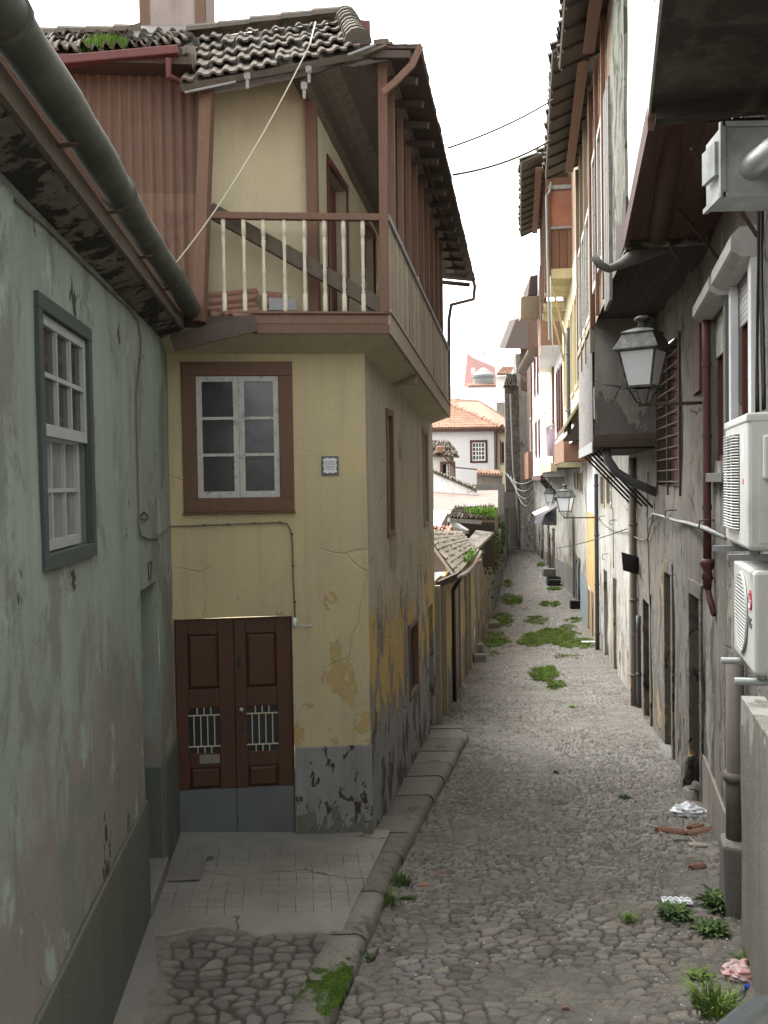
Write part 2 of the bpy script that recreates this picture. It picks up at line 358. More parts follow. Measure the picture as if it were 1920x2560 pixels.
M['grass_bright'] = leafmat('bright_grass', (.10, .20, .025), (.17, .29, .05))
M['weed'] = leafmat('weed_leaves', (.05, .10, .032), (.13, .19, .06))
M['ivy'] = leafmat('ivy_leaves', (.055, .085, .035), (.13, .15, .06))
# ================================================================== shared builders
def tile_roof(mb, A, B, C, D, nc, nr, h=.05, lip=.03, jit=.012, under=True, th=.06):
    """A,B eave left/right, C,D ridge right/left: separate curved tiles in courses, uneven"""
    A, B, C, D = map(V, (A, B, C, D)); nrm = (B - A).cross(D - A).normalized()
    if nrm.z < 0: nrm = -nrm
    P = lambda u, v: (A * (1 - u) + B * u) * (1 - v) + (D * (1 - u) + C * u) * v
    prof = [(0, .05), (.12, .55), (.3, 1), (.48, .75), (.62, .15), (.85, 0), (1.03, .1)]
    for j in range(nr):
        v0 = j / nr; v1 = (j + 1.12) / nr
        if j == nr - 1: v1 = 1
        for i in range(nc):
            du = rnd(-jit, jit) * 2 / nc * 3; dv = rnd(-.06, .06) / nr; dz = rnd(-jit, jit); vs = []
            for v, l in ((v0 + dv, lip), (v1 + dv, 0)):
                for x, z in prof: vs.append(P((i + x) / nc + du, v) + nrm * (z * h + l + dz))
            for x, z in prof: vs.append(P((i + x) / nc + du, v0 + dv) + nrm * (z * h + lip + dz - .022))
            n = len(prof); fs = [(k, k + 1, n + k + 1, n + k) for k in range(n - 1)] + [(2 * n + k, 2 * n + k + 1, k + 1, k) for k in range(n - 1)]
            mb.add(vs, fs, random.random())
    if under:
        q = [P(0, 0), P(1, 0), P(1, 1), P(0, 1)]; mb.prism([p - nrm * (th + .004) for p in q], nrm * th, .3)
def ridge(mb, p, q, r=.11, step=.33):
    p = V(p); q = V(q); L = (q - p).length; d = (q - p) / L; s = d.cross(V((0, 0, 1))).normalized(); up = s.cross(d)
    k = 0
    while k * step < L:
        a = p + d * (k * step); b = p + d * min(L, (k + 1.15) * step); vs = []; rr = r * rnd(.93, 1.07)
        for c, g in ((a, 1.12), (b, .95)):
            for t in range(7):
                th = math.pi * t / 6; vs.append(c + s * math.cos(th) * rr * g + up * (math.sin(th) * rr * g))
        fs = [(t, t + 1, 8 + t, 7 + t) for t in range(6)] + [(0, 1, 2, 3, 4, 5, 6)]
        mb.add(vs, fs, random.random()); k += 1
def corrugated(mb, fr, a0, a1, z0, z1, n, amp=.018, per=.1, tint=.5):
    m = max(4, int((a1 - a0) / per * 6)); vs = []
    for zz in (z0, (z0 + z1) / 2, z1):
        for i in range(m + 1):
            a = a0 + (a1 - a0) * i / m; vs.append(fr.at(a, n + amp * math.sin(2 * math.pi * a / per), zz + rnd(-.002, .002)))
    mb.add(vs, [(r * (m + 1) + i, r * (m + 1) + i + 1, (r + 1) * (m + 1) + i + 1, (r + 1) * (m + 1) + i) for r in range(2) for i in range(m)], tint)
def planks(mb, fr, a0, a1, z0, z1, n, w=.12, t=.02, gap=.006, vertical=True, zf=None):
    """separate boards; zf(a) shifts heights"""
    zf = zf or (lambda a: 0)
    if vertical:
        k = max(1, round((a1 - a0) / w)); w = (a1 - a0) / k
        for i in range(k):
            a = a0 + i * w; d = rnd(0, .008); mb.box(fr, a + gap / 2, a + w - gap / 2, n, n + t + d, z0 + zf(a) + rnd(-.006, .006), z1 + zf(a), random.random(), z0 + zf(a + w), z1 + zf(a + w))
    else:
        k = max(1, round((z1 - z0) / w)); w = (z1 - z0) / k
        for i in range(k):
            z = z0 + i * w; d = rnd(0, .008); mb.box(fr, a0, a1, n, n + t + d, z + gap / 2 + zf(a0), z + w - gap / 2 + zf(a0), random.random(), z + gap / 2 + zf(a1), z + w - gap / 2 + zf(a1))
def sash(fr, root, a0, a1, z0, z1, nx, ny, n, m, glass, fw=.05, mw=.022, name='window', t=.035, parent_name=None):
    """a glazed sash: frame and bars in one mesh, its panes a child"""
    mb = MB()
    mb.box(fr, a0, a1, n, n + t, z0, z0 + fw * 1.2); mb.box(fr, a0, a1, n, n + t, z1 - fw, z1)
    mb.box(fr, a0, a0 + fw, n, n + t, z0 + fw * 1.2, z1 - fw); mb.box(fr, a1 - fw, a1, n, n + t, z0 + fw * 1.2, z1 - fw)
    A0, A1, Z0, Z1 = a0 + fw, a1 - fw, z0 + fw * 1.2, z1 - fw
    for i in range(1, nx): a = A0 + (A1 - A0) * i / nx; mb.box(fr, a - mw / 2, a + mw / 2, n + .003, n + t - .004, Z0, Z1)
    for j in range(1, ny): z = Z0 + (Z1 - Z0) * j / ny; mb.box(fr, A0, A1, n + .005, n + t - .002, z - mw / 2, z + mw / 2)
    w_ = mb.build(name, m, root)
    g = MB(); g.quad(fr.at(A0, n + .008, Z0), fr.at(A1, n + .008, Z0), fr.at(A1, n + .008, Z1), fr.at(A0, n + .008, Z1)); g.build('pane', glass, w_)
    return w_
def trim(mb, fr, a0, a1, z0, z1, w, n0, n1, sill=0):
    mb.box(fr, a0, a1, n0, n1, z1 - w, z1); mb.box(fr, a0, a0 + w, n0, n1 - .002, z0 + w, z1 - w); mb.box(fr, a1 - w, a1, n0, n1 - .002, z0 + w, z1 - w)
    mb.box(fr, a0 - sill, a1 + sill, n0, n1 + sill, z0, z0 + w)
def arc(p, q, sag, n=12):
    p = V(p); q = V(q); return [p.lerp(q, i / n) - V((0, 0, sag * 4 * (i / n) * (1 - i / n))) for i in range(n + 1)]

# frames -----------------------------------------------------------
F = Fr((-2.23, 9.6), (2.05, .2)); LF = 2.06
S = Fr((-.18, 9.8), (.163, .987))
G = Fr((-1.395, 0), (-.087, 1))
R1 = Fr((1.25, 0), (.237, 1), True)
R2 = Fr((2.13, 0), (.158, 1), True)
def rx(Y): return 1.25 + .237 * Y if Y < 11.4 else (2.13 + .158 * Y if Y < 43 else 8.92 + .053 * (Y - 43))     # right wall line
def lx(Y):                                                                  # left kerb / wall line
    return -.42 + .163 * (Y - 6) if Y < 9.3 else (.117 + .207 * (Y - 9.3) if Y < 15.3 else -.08 + .165 * (Y - 9.8) + .45 * max(0, 1 - (Y - 15.3) / 1.2) * 1.0)
# ================================================================== ground
def worley(x, y, sx, sy, seed=0):
    gx = np.floor(x / sx); gy = np.floor(y / sy); f1 = np.full(x.shape, 9.); f2 = f1.copy(); idd = np.zeros(x.shape); cx = np.zeros(x.shape); cy = np.zeros(x.shape)
    for i in (-1, 0, 1):
        for j in (-1, 0, 1):
            a = gx + i; b = gy + j; h = np.sin(a * 127.1 + b * 311.7 + seed) * 43758.5453; h -= np.floor(h)
            k = np.sin(a * 269.5 + b * 183.3 + seed) * 43758.5453; k -= np.floor(k)
            px = a + .12 + .76 * h + .5 * (np.abs(b) % 2) * .5; py = b + .14 + .72 * k
            d = (np.abs(x / sx - px) ** 3 + np.abs(y / sy - py) ** 3) ** (1 / 3); c = d < f1
            f2 = np.where(c, f1, np.minimum(f2, d)); f1 = np.where(c, d, f1); idd = np.where(c, (h * 7.3 + k * 3.1) % 1, idd)
            cx = np.where(c, x / sx - px, cx); cy = np.where(c, y / sy - py, cy)
    return f1, f2, idd, cx, cy
def fnoise(x, y, s, seed=0., oct=4):
    r = np.zeros(x.shape); amp = 1.; tot = 0
    for o in range(oct):
        X = x * s * 2 ** o + seed * 17.3 + o * 5.1; Y = y * s * 2 ** o + seed * 9.7 + o * 3.3
        xi = np.floor(X); yi = np.floor(Y); xf = X - xi; yf = Y - yi; u = xf * xf * (3 - 2 * xf); v = yf * yf * (3 - 2 * yf)
        def hh(a, b): q = np.sin(a * 12.9898 + b * 78.233) * 43758.5453; return q - np.floor(q)
        r += amp * ((hh(xi, yi) * (1 - u) + hh(xi + 1, yi) * u) * (1 - v) + (hh(xi, yi + 1) * (1 - u) + hh(xi + 1, yi + 1) * u) * v); tot += amp; amp *= .5
    return r / tot
def grid_obj(name, X, Y, Z, m, attrs, parent=None):
    ny, nx = X.shape; v = np.stack([X, Y, Z], -1).reshape(-1, 3); me = bpy.data.meshes.new(name)
    i = np.arange((ny - 1) * (nx - 1)); r = i // (nx - 1); c = i % (nx - 1); a = r * nx + c
    f = np.stack([a, a + 1, a + nx + 1, a + nx], -1)
    me.vertices.add(len(v)); me.vertices.foreach_set('co', v.ravel()); me.loops.add(f.size); me.loops.foreach_set('vertex_index', f.ravel().astype(np.int32))
    me.polygons.add(len(f)); me.polygons.foreach_set('loop_start', (np.arange(len(f)) * 4).astype(np.int32)); me.polygons.foreach_set('loop_total', np.full(len(f), 4, np.int32))
    for k, q in attrs.items(): t = me.attributes.new(k, 'FLOAT', 'POINT'); t.data.foreach_set('value', q.ravel().astype(np.float32))
    me.materials.append(m); me.update(); me.validate(); me.shade_smooth()
    o = bpy.data.objects.new(name, me); col.objects.link(o); return o
def cobblemat(name, tone=1., dirtc=(.165, .153, .132)):
    b = NB(name); r = b.attr('stone'); g = b.attr('gap'); d = b.attr('dirt')
    cr = b.n('ShaderNodeValToRGB'); b.put(cr.inputs[0], r); e = cr.color_ramp.elements
    e[0].position = 0; e[0].color = (.105 * tone, .10 * tone, .093 * tone, 1); e[1].position = 1; e[1].color = (.22 * tone, .20 * tone, .17 * tone, 1)
    for p, c in ((.2, (.145, .14, .13)), (.45, (.17, .163, .148)), (.6, (.18, .16, .14)), (.68, (.155, .157, .152)), (.85, (.205, .196, .178))):
        q = e.new(p); q.color = (*[k * tone for k in c], 1)
    x = b.mul(cr.outputs[0], b.mix(b.noise(22, 6, .7), (.62, .62, .62), (1.35, 1.35, 1.35)))
    x = b.mul(x, b.mix(b.rng(b.noise(1.1, 5, .65), .3, .7), (.74, .71, .66), (1.16, 1.15, 1.14))); soil = b.mix(b.rng(b.noise(3, 6, .7), .35, .65), dirtc, tuple(q * .55 for q in dirtc)); soil = b.mul(soil, b.mix(b.noise(90, 3), (.5, .5, .5), (1.6, 1.6, 1.6)))
    x = b.mix(g, x, b.mul(soil, (.36, .35, .33))); x = b.mix(d, x, soil)
    sp = b.rng(b.noise(70, 2), .72, .76); x = b.mix(b.math('MULTIPLY', sp, .55), x, (.42, .39, .33))
    b.bump(b.math('ADD', b.noise(35, 5, .65), b.math('MULTIPLY', b.noise(120, 2), .4)), .012)
    return b.out(x, .88, spec=.25)
def make_street():
    ys = [4.3]
    while ys[-1] < 66: ys.append(ys[-1] + .0115 * max(1, ys[-1] / 6) ** 1.75)
    ys = np.array(ys); s = np.linspace(0, 1, 330)
    L = np.array([lx(y) for y in ys]) - .35; Rr = np.array([rx(y) for y in ys]) + .25
    X = L[:, None] * (1 - s) + Rr[:, None] * s; Y = np.repeat(ys[:, None], len(s), 1)
    wx = X + .13 * (fnoise(X, Y, 1.6, 1) - .5) * 2; wy = Y + .15 * (fnoise(X, Y, 1.5, 2) - .5) * 2
    big = smooth(fnoise(X, Y, .35, 3), .4, .6)
    f1, f2, idd, cx, cy = worley(wx, wy, .12, .066); g1, g2, ie, ex, ey = worley(wx, wy, .145, .092, 5.)
    near = smooth(-Y, -9.0, -7.4); mixm = (near > fnoise(X, Y, 3., 8)).astype(float)
    f1 = f1 * (1 - mixm) + g1 * mixm; f2 = f2 * (1 - mixm) + g2 * mixm; idd = np.where(mixm > .5, ie, idd); cx = np.where(mixm > .5, ex, cx); cy = np.where(mixm > .5, ey, cy)
    edge = smooth(f2 - f1, .015, .17); tilt = (idd - .5) * cx * .02 + ((idd * 7.7) % 1 - .5) * cy * .018
    dome = (1 - f1 ** 2 * .8) * .008
    dirt = smooth(fnoise(X, Y, .8, 4, 5) - .05 + .16 * smooth(s[None, :] * np.ones_like(X), .72, 1) + .10 * smooth(-s[None, :] * np.ones_like(X), -.12, 0) + .10 * smooth(Y, 16, 30) * 1.3, .53, .72)
    dirt = np.maximum(dirt, smooth(fnoise(X, Y, 2.6, 14, 4), .62, .74) * .75); dirt *= .55 + .45 * (fnoise(X, Y, 9, 15, 3) > .42)
    hst = edge * (.020 + ((idd * 3.3) % 1 - .5) * .013 + dome + tilt)
    camber = -.03 * smooth(np.abs(s[None, :] * 2 - 1), .0, 1) * 1
    camber = .03 * (np.abs(s[None, :] * 2 - 1) ** 2)
    Z = zs(ys)[:, None] + camber + hst * (1 - .8 * dirt) + dirt * .012 + .03 * (fnoise(X, Y, .6, 6) - .5) + .012 * (fnoise(X, Y, 5, 9) - .5) + .012 * dirt * (fnoise(X, Y, 22, 41, 2) - .5)
    tag(grid_obj('street', X, Y, Z - .02, cobblemat('street_cobbles', .98), {'stone': idd, 'gap': 1 - edge, 'dirt': dirt * .92}), kind='structure')
make_street()
def zfore(X, Y):
    t = np.clip((X - (-1.4 - .087 * Y)) / np.maximum(.3, (-.42 + .163 * (Y - 6)) - (-1.4 - .087 * Y)), 0, 1)
    return .09 * (1 - t) + (.62 - .068 * Y) * t
def make_forecourt():
    ys = np.arange(4.2, 7.62, .012); s = np.linspace(0, 1, 200)
    L = -1.395 - .087 * ys + .03 + .34 * smooth(-ys, -7.6, -6.2) * .6 ; Rr = -.42 + .163 * (ys - 6) - .22
    X = L[:, None] * (1 - s) + Rr[:, None] * s; Y = np.repeat(ys[:, None], len(s), 1)
    wx = X + .1 * (fnoise(X, Y, 1.8, 21) - .5) * 2; wy = Y + .12 * (fnoise(X, Y, 1.7, 22) - .5) * 2
    f1, f2, idd, cx, cy = worley(wx, wy, .16, .12, 11.); edge = smooth(f2 - f1, .03, .3)
    dirt = smooth(fnoise(X, Y, 1.4, 25), .64, .74) * .7; dirt = np.maximum(dirt, smooth(Y, 7.25, 7.5)); dirt = np.maximum(dirt, smooth(-s[None, :] * np.ones_like(X), -.2, -.05))
    Z = zfore(X, Y) - .03 + edge * (.016 + (1 - f1 ** 2 * .8) * .006 + ((idd * 3.3) % 1 - .5) * .012 + (idd - .5) * cx * .02) * (1 - dirt) + dirt * .03
    tag(grid_obj('cobbled_path', X, Y, Z, cobblemat('path_cobbles', .88, (.20, .185, .165)), {'stone': idd, 'gap': 1 - edge, 'dirt': dirt}), kind='structure')
    # cement pavement with a scored grid in front of the door
    ys = np.arange(7.3, 9.95, .02); s = np.linspace(0, 1, 130); L = -1.395 - .087 * ys - .02; Rr = -.42 + .163 * (ys - 6) - .2
    X = L[:, None] * (1 - s) + Rr[:, None] * s; Y = np.repeat(ys[:, None], len(s), 1); Z = zfore(X, Y) + .008 + .012 * (fnoise(X, Y, 1.2, 31) - .5) - .07 * smooth(-(Y - 7.42 - .34 * (fnoise(X, Y, 2.2, 51) - .5)), -.03, .03)
    gx = np.abs(((X + .1 * Y + .02 * (fnoise(X, Y, 2, 33) - .5)) / .155) % 1 - .5); gy = np.abs(((Y + .02 * (fnoise(X, Y, 2, 34) - .5)) / .155) % 1 - .5)
    b = NB('scored_pavement'); g = b.n('ShaderNodeSeparateXYZ'); b.put(g.inputs[0], b.pos)
    def line(sock, jit):
        q = b.math('FRACT', b.math('ADD', b.math('DIVIDE', sock, .155), b.math('MULTIPLY', b.noise(1.2, 2), jit))); q = b.math('ABSOLUTE', b.math('SUBTRACT', q, .5)); return b.rng(q, .47, .49)
    l = b.math('MAXIMUM', line(b.math('ADD', g.outputs[0], b.math('MULTIPLY', g.outputs[1], .1)), .35), line(g.outputs[1], .35))
    l = b.math('MULTIPLY', l, b.rng(b.noise(2.5, 5, .7), .42, .56)); l = b.math('MULTIPLY', l, b.math('MULTIPLY', b.rng(g.outputs[1], 7.72, 7.76), b.rng(g.outputs[1], 9.25, 9.21)))
    x = b.mix(b.rng(b.noise(1.5, 6, .65), .35, .65), (.23, .222, .195), (.165, .158, .137)); x = b.mul(x, b.mix(b.noise(30, 5, .7), (.8, .8, .8), (1.2, 1.2, 1.2)))
    x = b.mix(b.math('MULTIPLY', l, .5), x, (.055, .052, .045)); x = b.mix(b.rng(b.noise(45, 2), .74, .77, 0, .7), x, (.45, .44, .40)); x = b.mix(b.rng(b.noise(23, 2, vec=b.scale(1.3, 1, 1)), .75, .78), x, (.05, .045, .04))
    v = b.n('ShaderNodeTexVoronoi', feature='DISTANCE_TO_EDGE'); v.inputs['Scale'].default_value = 1.; 
    wv = b.n('ShaderNodeMix', data_type='VECTOR'); wv.inputs[0].default_value = .2; b.put(wv.inputs[4], b.pos); nc = b.n('ShaderNodeTexNoise'); nc.inputs['Scale'].default_value = 4; b.put(nc.inputs[0], b.pos); b.put(wv.inputs[5], nc.outputs['Color']); b.put(v.inputs['Vector'], wv.outputs[1])
    x = b.mix(b.math('MULTIPLY', b.rng(v.outputs[0], 0, .012, 1, 0), b.rng(b.noise(1.1, 2), .52, .58)), x, (.04, .037, .03))
    b.bump(b.math('SUBTRACT', b.noise(40, 5), l), .006); b.out(x, .9, spec=.25)
    tag(grid_obj('pavement', X, Y, Z, b.m, {'tint': X * 0}), kind='structure')
    # plain cement strip along the green wall
    mb = MB(); 
    for k in range(16):
        y0 = 4.0 + k * .225; y1 = y0 + .225; w0 = .03 + .46 * float(smooth(-y0, -8.2, -5.2)); w1 = .03 + .46 * float(smooth(-y1, -8.2, -5.2)) 
        mb.quad(V((-1.42 - .087 * y0, y0, .1)), V((-1.395 - .087 * y0 + w0, y0, .1)), V((-1.395 - .087 * y1 + w1, y1, .104)), V((-1.42 - .087 * y1, y1, .104)))
    tag(mb.build('pavement_edge', M['concrete']), kind='structure')
make_forecourt()
def kerbstones():
    mb = MB(); Y = 4.4; L = lambda y: lx(y) if y < 15.3 else lx(15.3) + .165 * (y - 15.3) * .6
    while Y < 15.6:
        l = rnd(.55, 1.1); Y1 = min(Y + l, 15.9); w = .36 if Y > 7.4 else .30; k = 9; rings = []
        tint = random.random(); dz = rnd(-.008, .008); dx = rnd(-.012, .012); rr = []
        for i in range(k):
            y = Y + .003 + (Y1 - Y - .006) * i / (k - 1); zt = .62 - .068 * y + dz; x = L(y) + dx; zb = float(zs(y)) - .15
            wl = -w if y < 9.5 else -(.40 + .07 * (y - 9.5)); e = .02 if 0 < i < k - 1 else 0
            c = [(wl, zt - .03), (wl + .02, zt), (-.07, zt + .002), (-.03, zt - .012), (0, zt - .045), (.012, zt - .09), (.02, zb)]
            rings.append([V((x + cx + noise.noise(V((y * 6, j, Y))) * .012 * (j > 1), y, cz - (.004 if i in (0, k - 1) else 0) + noise.noise(V((y * 5, j * 3, 2))) * .012)) for j, (cx, cz) in enumerate(c)])
        n = 7; vs = [p for r in rings for p in r]; fs = [(i * n + j, i * n + j + 1, (i + 1) * n + j + 1, (i + 1) * n + j) for i in range(k - 1) for j in range(n - 1)]
        fs += [tuple(range(n)), tuple(range((k - 1) * n, k * n))[::-1]]
        mb.add(vs, fs, tint); Y = Y1
    b = NB('kerb_stone'); x = b.mix(b.attr(), (.155, .148, .128), (.22, .21, .185)); x = b.mul(x, b.mix(b.noise(16, 7, .75), (.55, .55, .55), (1.35, 1.35, 1.35)))
    x = b.mix(b.rng(b.noise(3, 6, .7), .54, .66, 0, .8), x, (.075, .072, .06))
    zz = b.z(); gm = b.math('MULTIPLY', b.rng(zz[1], 6.85, 6.7), b.rng(zz[1], 6.2, 6.35)); x = b.mix(b.math('MULTIPLY', gm, b.rng(b.noise(9, 5), .42, .52)), x, (.05, .075, .012))
    b.bump(b.noise(18, 7, .7), .03); b.out(x, .95, spec=.2)
    o = mb.build('kerb', b.m, smooth=True); tag(o, kind='structure')
kerbstones()
# wider ground under everything, out to the horizon
mb = MB(); ys = [-60, -20, -5, 0, 4.35, 10, 20, 28, 34, 40, 46, 52, 60, 66, 90, 400]
for i in range(len(ys) - 1):
    za, zb_ = float(zs(ys[i])) - .25, float(zs(ys[i + 1])) - .25
    if ys[i] < 4.3 and ys[i + 1] <= 4.36: za += .2; zb_ += .2
    mb.quad(V((-400, ys[i], za)), V((400, ys[i], za)), V((400, ys[i + 1], zb_)), V((-400, ys[i + 1], zb_)))
tag(mb.build('ground', M['concrete']), kind='structure')

# ================================================================== green house (left)
gh = thing('green_house', G.at(6, 0, 0), 'faded green rendered house with a white sash window at the left edge', 'house')
wa0, wt0 = G.px(83, 725); wa1, _ = G.px(219, 814); _, wb = G.px(99, 1432); wa1 = max(wa1, wa0 + 1.1); wt = wt0; 
da0, _ = G.px(350, 1469); da1, dt = G.px(393, 1450)
mb = MB(); mb.sheet(G, -4, 9.75, -.2, 5.24, holes=[(wa0 + .07, wa1 - .07, wb + .07, wt - .07), (da0, da1, .22, dt)], depth=.24, step=.3)
mb.build('wall', M['green'], gh)
mb = MB(); mb.box(G, -4, da0 - .004, .002, .03, -.2, 1.1); mb.box(G, da1 + .004, 9.62, .002, .03, -.2, 1.1)
mb.box(G, da0 - .02, da0 + .01, -.24, .0, .22, 1.1); mb.box(G, da1 - .01, da1 + .02, -.24, .0, .22, 1.1)
mb.build('plinth', M['green_plinth'], gh, bevel=.008)
mb = MB(); mb.box(G, da0 - .02, da1 + .02, -.5, .045, -.1, .23); mb.build('doorstep', M['concrete'], gh, bevel=.015)
mb = MB(); mb.box(G, da0 - .02, da1 + .02, -.26, -.24, .2, dt); mb.build('door', M['green_wood'], gh)
mb = MB(); trim(mb, G, wa0, wa1, wb, wt, .085, -.02, .028); fr_ = mb.build('window', M['green_wood'], gh, bevel=.004)
zm = (wb + wt) / 2 + .02
sash(G, fr_, wa0 + .09, wa1 - .09, zm - .03, wt - .09, 3, 2, -.035, M['white_sash'], M['glass_dark'], .055, .026, 'upper_sash')
sash(G, fr_, wa0 + .09, wa1 - .15, wb + .09, zm - .0, 3, 2, -.075, M['white_sash'], M['glass_curtain'], .05, .024, 'lower_sash')
mb = MB(); mb.box(G, wa0, wa1, -.14, -.13, wb, wt); mb.build('sash_backing', M['dark'], gh)  # near-black panel behind the sashes, its colour standing for an unlit room
# eaves
mb = MB(); mb.prism([G.at(-4, -.05, 5.22), G.at(-4, .20, 5.30), G.at(-4, .20, 5.36), G.at(-4, -.05, 5.30)], G.u * 13.45); mb.build('soffit', M['eave_soffit'], gh)
mb = MB(); mb.box(G, -4, 9.35, .202, .235, 5.31, 5.43); mb.build('fascia', M['old_wood'], gh)
mb = MB(); tile_roof(mb, G.at(-4, .27, 5.54), G.at(9.5, .27, 5.54), G.at(9.5, -4.4, 7.3), G.at(-4, -4.4, 7.3), 60, 12, h=.07); mb.build('roof', M['tile_orange'], gh)
mb = MB(); pts = [G.at(a, .31 + .012 * math.sin(a * 1.7), 5.53 + .012 * math.sin(a * 1.3) - .02 * max(0, a - 8)) for a in np.linspace(-2, 9.15, 40)]
mb.tube(pts, [.098 + .004 * math.sin(i * 2.1) for i in range(40)], 16)
for a in (2.05, 3.45, 5.6, 7.75): mb.tube([G.at(a, .31 + .012 * math.sin(a * 1.7), 5.53 + .012 * math.sin(a * 1.3)), G.at(a + .05, .31 + .012 * math.sin(a * 1.7), 5.53 + .012 * math.sin(a * 1.3))], .112, 16)
mb.build('gutter', M['gutter_mossy'], gh, smooth=True)
mb = MB(); 
for a in np.arange(3.4, 9, 1.1): mb = MB(); mb.beam(G.at(a, .2, 5.40), G.at(a, .33, 5.42), .03, .012); mb.build('gutter_bracket', M['iron_rust'], gh)
# house number over the door
def text(body, size, fr, a, n, z, m, name, parent, sx=1., extrude=.002, rot=0., shear=0, ref=True):
    cu = bpy.data.curves.new(name, 'FONT'); cu.body = body; cu.size = size; cu.extrude = extrude; cu.align_x = 'CENTER'; cu.align_y = 'CENTER'; cu.resolution_u = 3
    tmp = bpy.data.objects.new('tmp', cu); col.objects.link(tmp); me = bpy.data.meshes.new_from_object(tmp.evaluated_get(bpy.context.evaluated_depsgraph_get()))
    bpy.data.objects.remove(tmp)
    X = fr.u * sx; c, s_ = math.cos(rot), math.sin(rot); X2 = X * c + V((0, 0, s_)); Z2 = V((0, 0, c)) - X * s_
    mb = MB(); mb.v = [fr.at(a, n, z) + X2 * v.co.x + Z2 * v.co.y + fr.N * v.co.z for v in me.vertices]; mb.f = [list(p.vertices) for p in me.polygons]; mb.t = [.5] * len(mb.f)
    return mb.build(name, m, parent)
na, nz = G.px(373, 1430)
text('17', .24, G, na, .004, nz, M['cable'], 'house_number', gh, extrude=.004)

# ================================================================== yellow corner house
yh = thing('yellow_house', F.at(1, 0, 0), 'yellow corner house with wooden gallery above the brown double door', 'house')
wx0, wz1 = F.px(452, 905); wx1, wz0 = F.px(737, 1277)
dx0, dz1 = F.px(433, 1548); dx1, dz0 = F.px(740, 2086)
ztop = 5.26; LS = 6.45
mb = MB(); mb.sheet(F, -.15, LF, -.35, ztop, holes=[(wx0 + .08, wx1 - .08, wz0 + .08, wz1 - .08), (dx0, dx1, dz0, dz1)], depth=.2, step=.16, k=.01)
mb.build('wall', M['yellow'], yh)
def sh(a): return .063 * a
sw = []     # windows and doors of the side wall, from the photograph
for (x0, y0, x1, y1) in ((966, 1036, 983, 1330), (1057, 1082, 1070, 1306)):
    a0, z1 = S.px(x0, y0); a1, _ = S.px(x1, y1); _, z0 = S.px(x0 + 6, y1); sw.append([a0, a1, z0, z1])
for (x0, y0, x1, y1) in ((1023, 1575, 1042, 1745),): a0, z1 = S.px(x0, y0); a1, _ = S.px(x1, y0); _, z0 = S.px(x0, y1); sw.append([a0, a1, z0, z1])
a0, z1 = S.px(1071, 1520); a1, _ = S.px(1081, 1520); sdoor = [a0, a1, -.75, z1]
mb = MB(); mb.sheet(S, 0, LS, lambda a: -.5 - .07 * a, lambda a: ztop - sh(a), holes=[tuple(q) for q in sw] + [tuple(sdoor)], depth=.16, step=.16, k=.012)
mb.sheet(Fr(S.at(LS, 0, 0)[:2], (-1, .1)), 0, 2.6, -1.2, 4.9)
mb.build('side_wall', M['yellow_side'], yh)
mb = MB(); _, pz = F.px(800, 1866)
vs = mb; mb.box(F, dx1 + .003, LF + .012, .0, .022, -.3, pz); mb.build('plinth', M['grey_plinth'], yh, bevel=.01)
mb = MB(); mb.box(F, dx0 - .05, LF - .1, -.3, .1, -.1, dz0 - .0); mb.build('threshold', M['concrete'], yh, bevel=.01)
# front window
mb = MB(); trim(mb, F, wx0, wx1, wz0, wz1, .148, -.02, .024); 
mb.box(F, wx0 - .012, wx1 + .012, 0, .04, wz0 - .022, wz0 - .002)
for q in range(4): pass
wf = mb.build('window', M['frame_brown'], yh, bevel=.006)
mb = MB(); mb.box(F, wx0 - .0, wx1 + .0, -.20, -.12, wz0, wz1); mb.build('dark_backing', M['dark'], wf)  # dark backing added to block light between casements, standing in for the unlit room
mid = (wx0 + wx1) / 2 + .01
for a0, a1 in ((wx0 + .15, mid - .0015), (mid + .0015, wx1 - .15)):
    sash(F, wf, a0, a1, wz0 + .15, wz1 - .15, 1, 3, -.03, M['white_paint'], M['glass_dark'], .056, .03, 'casement', .035)
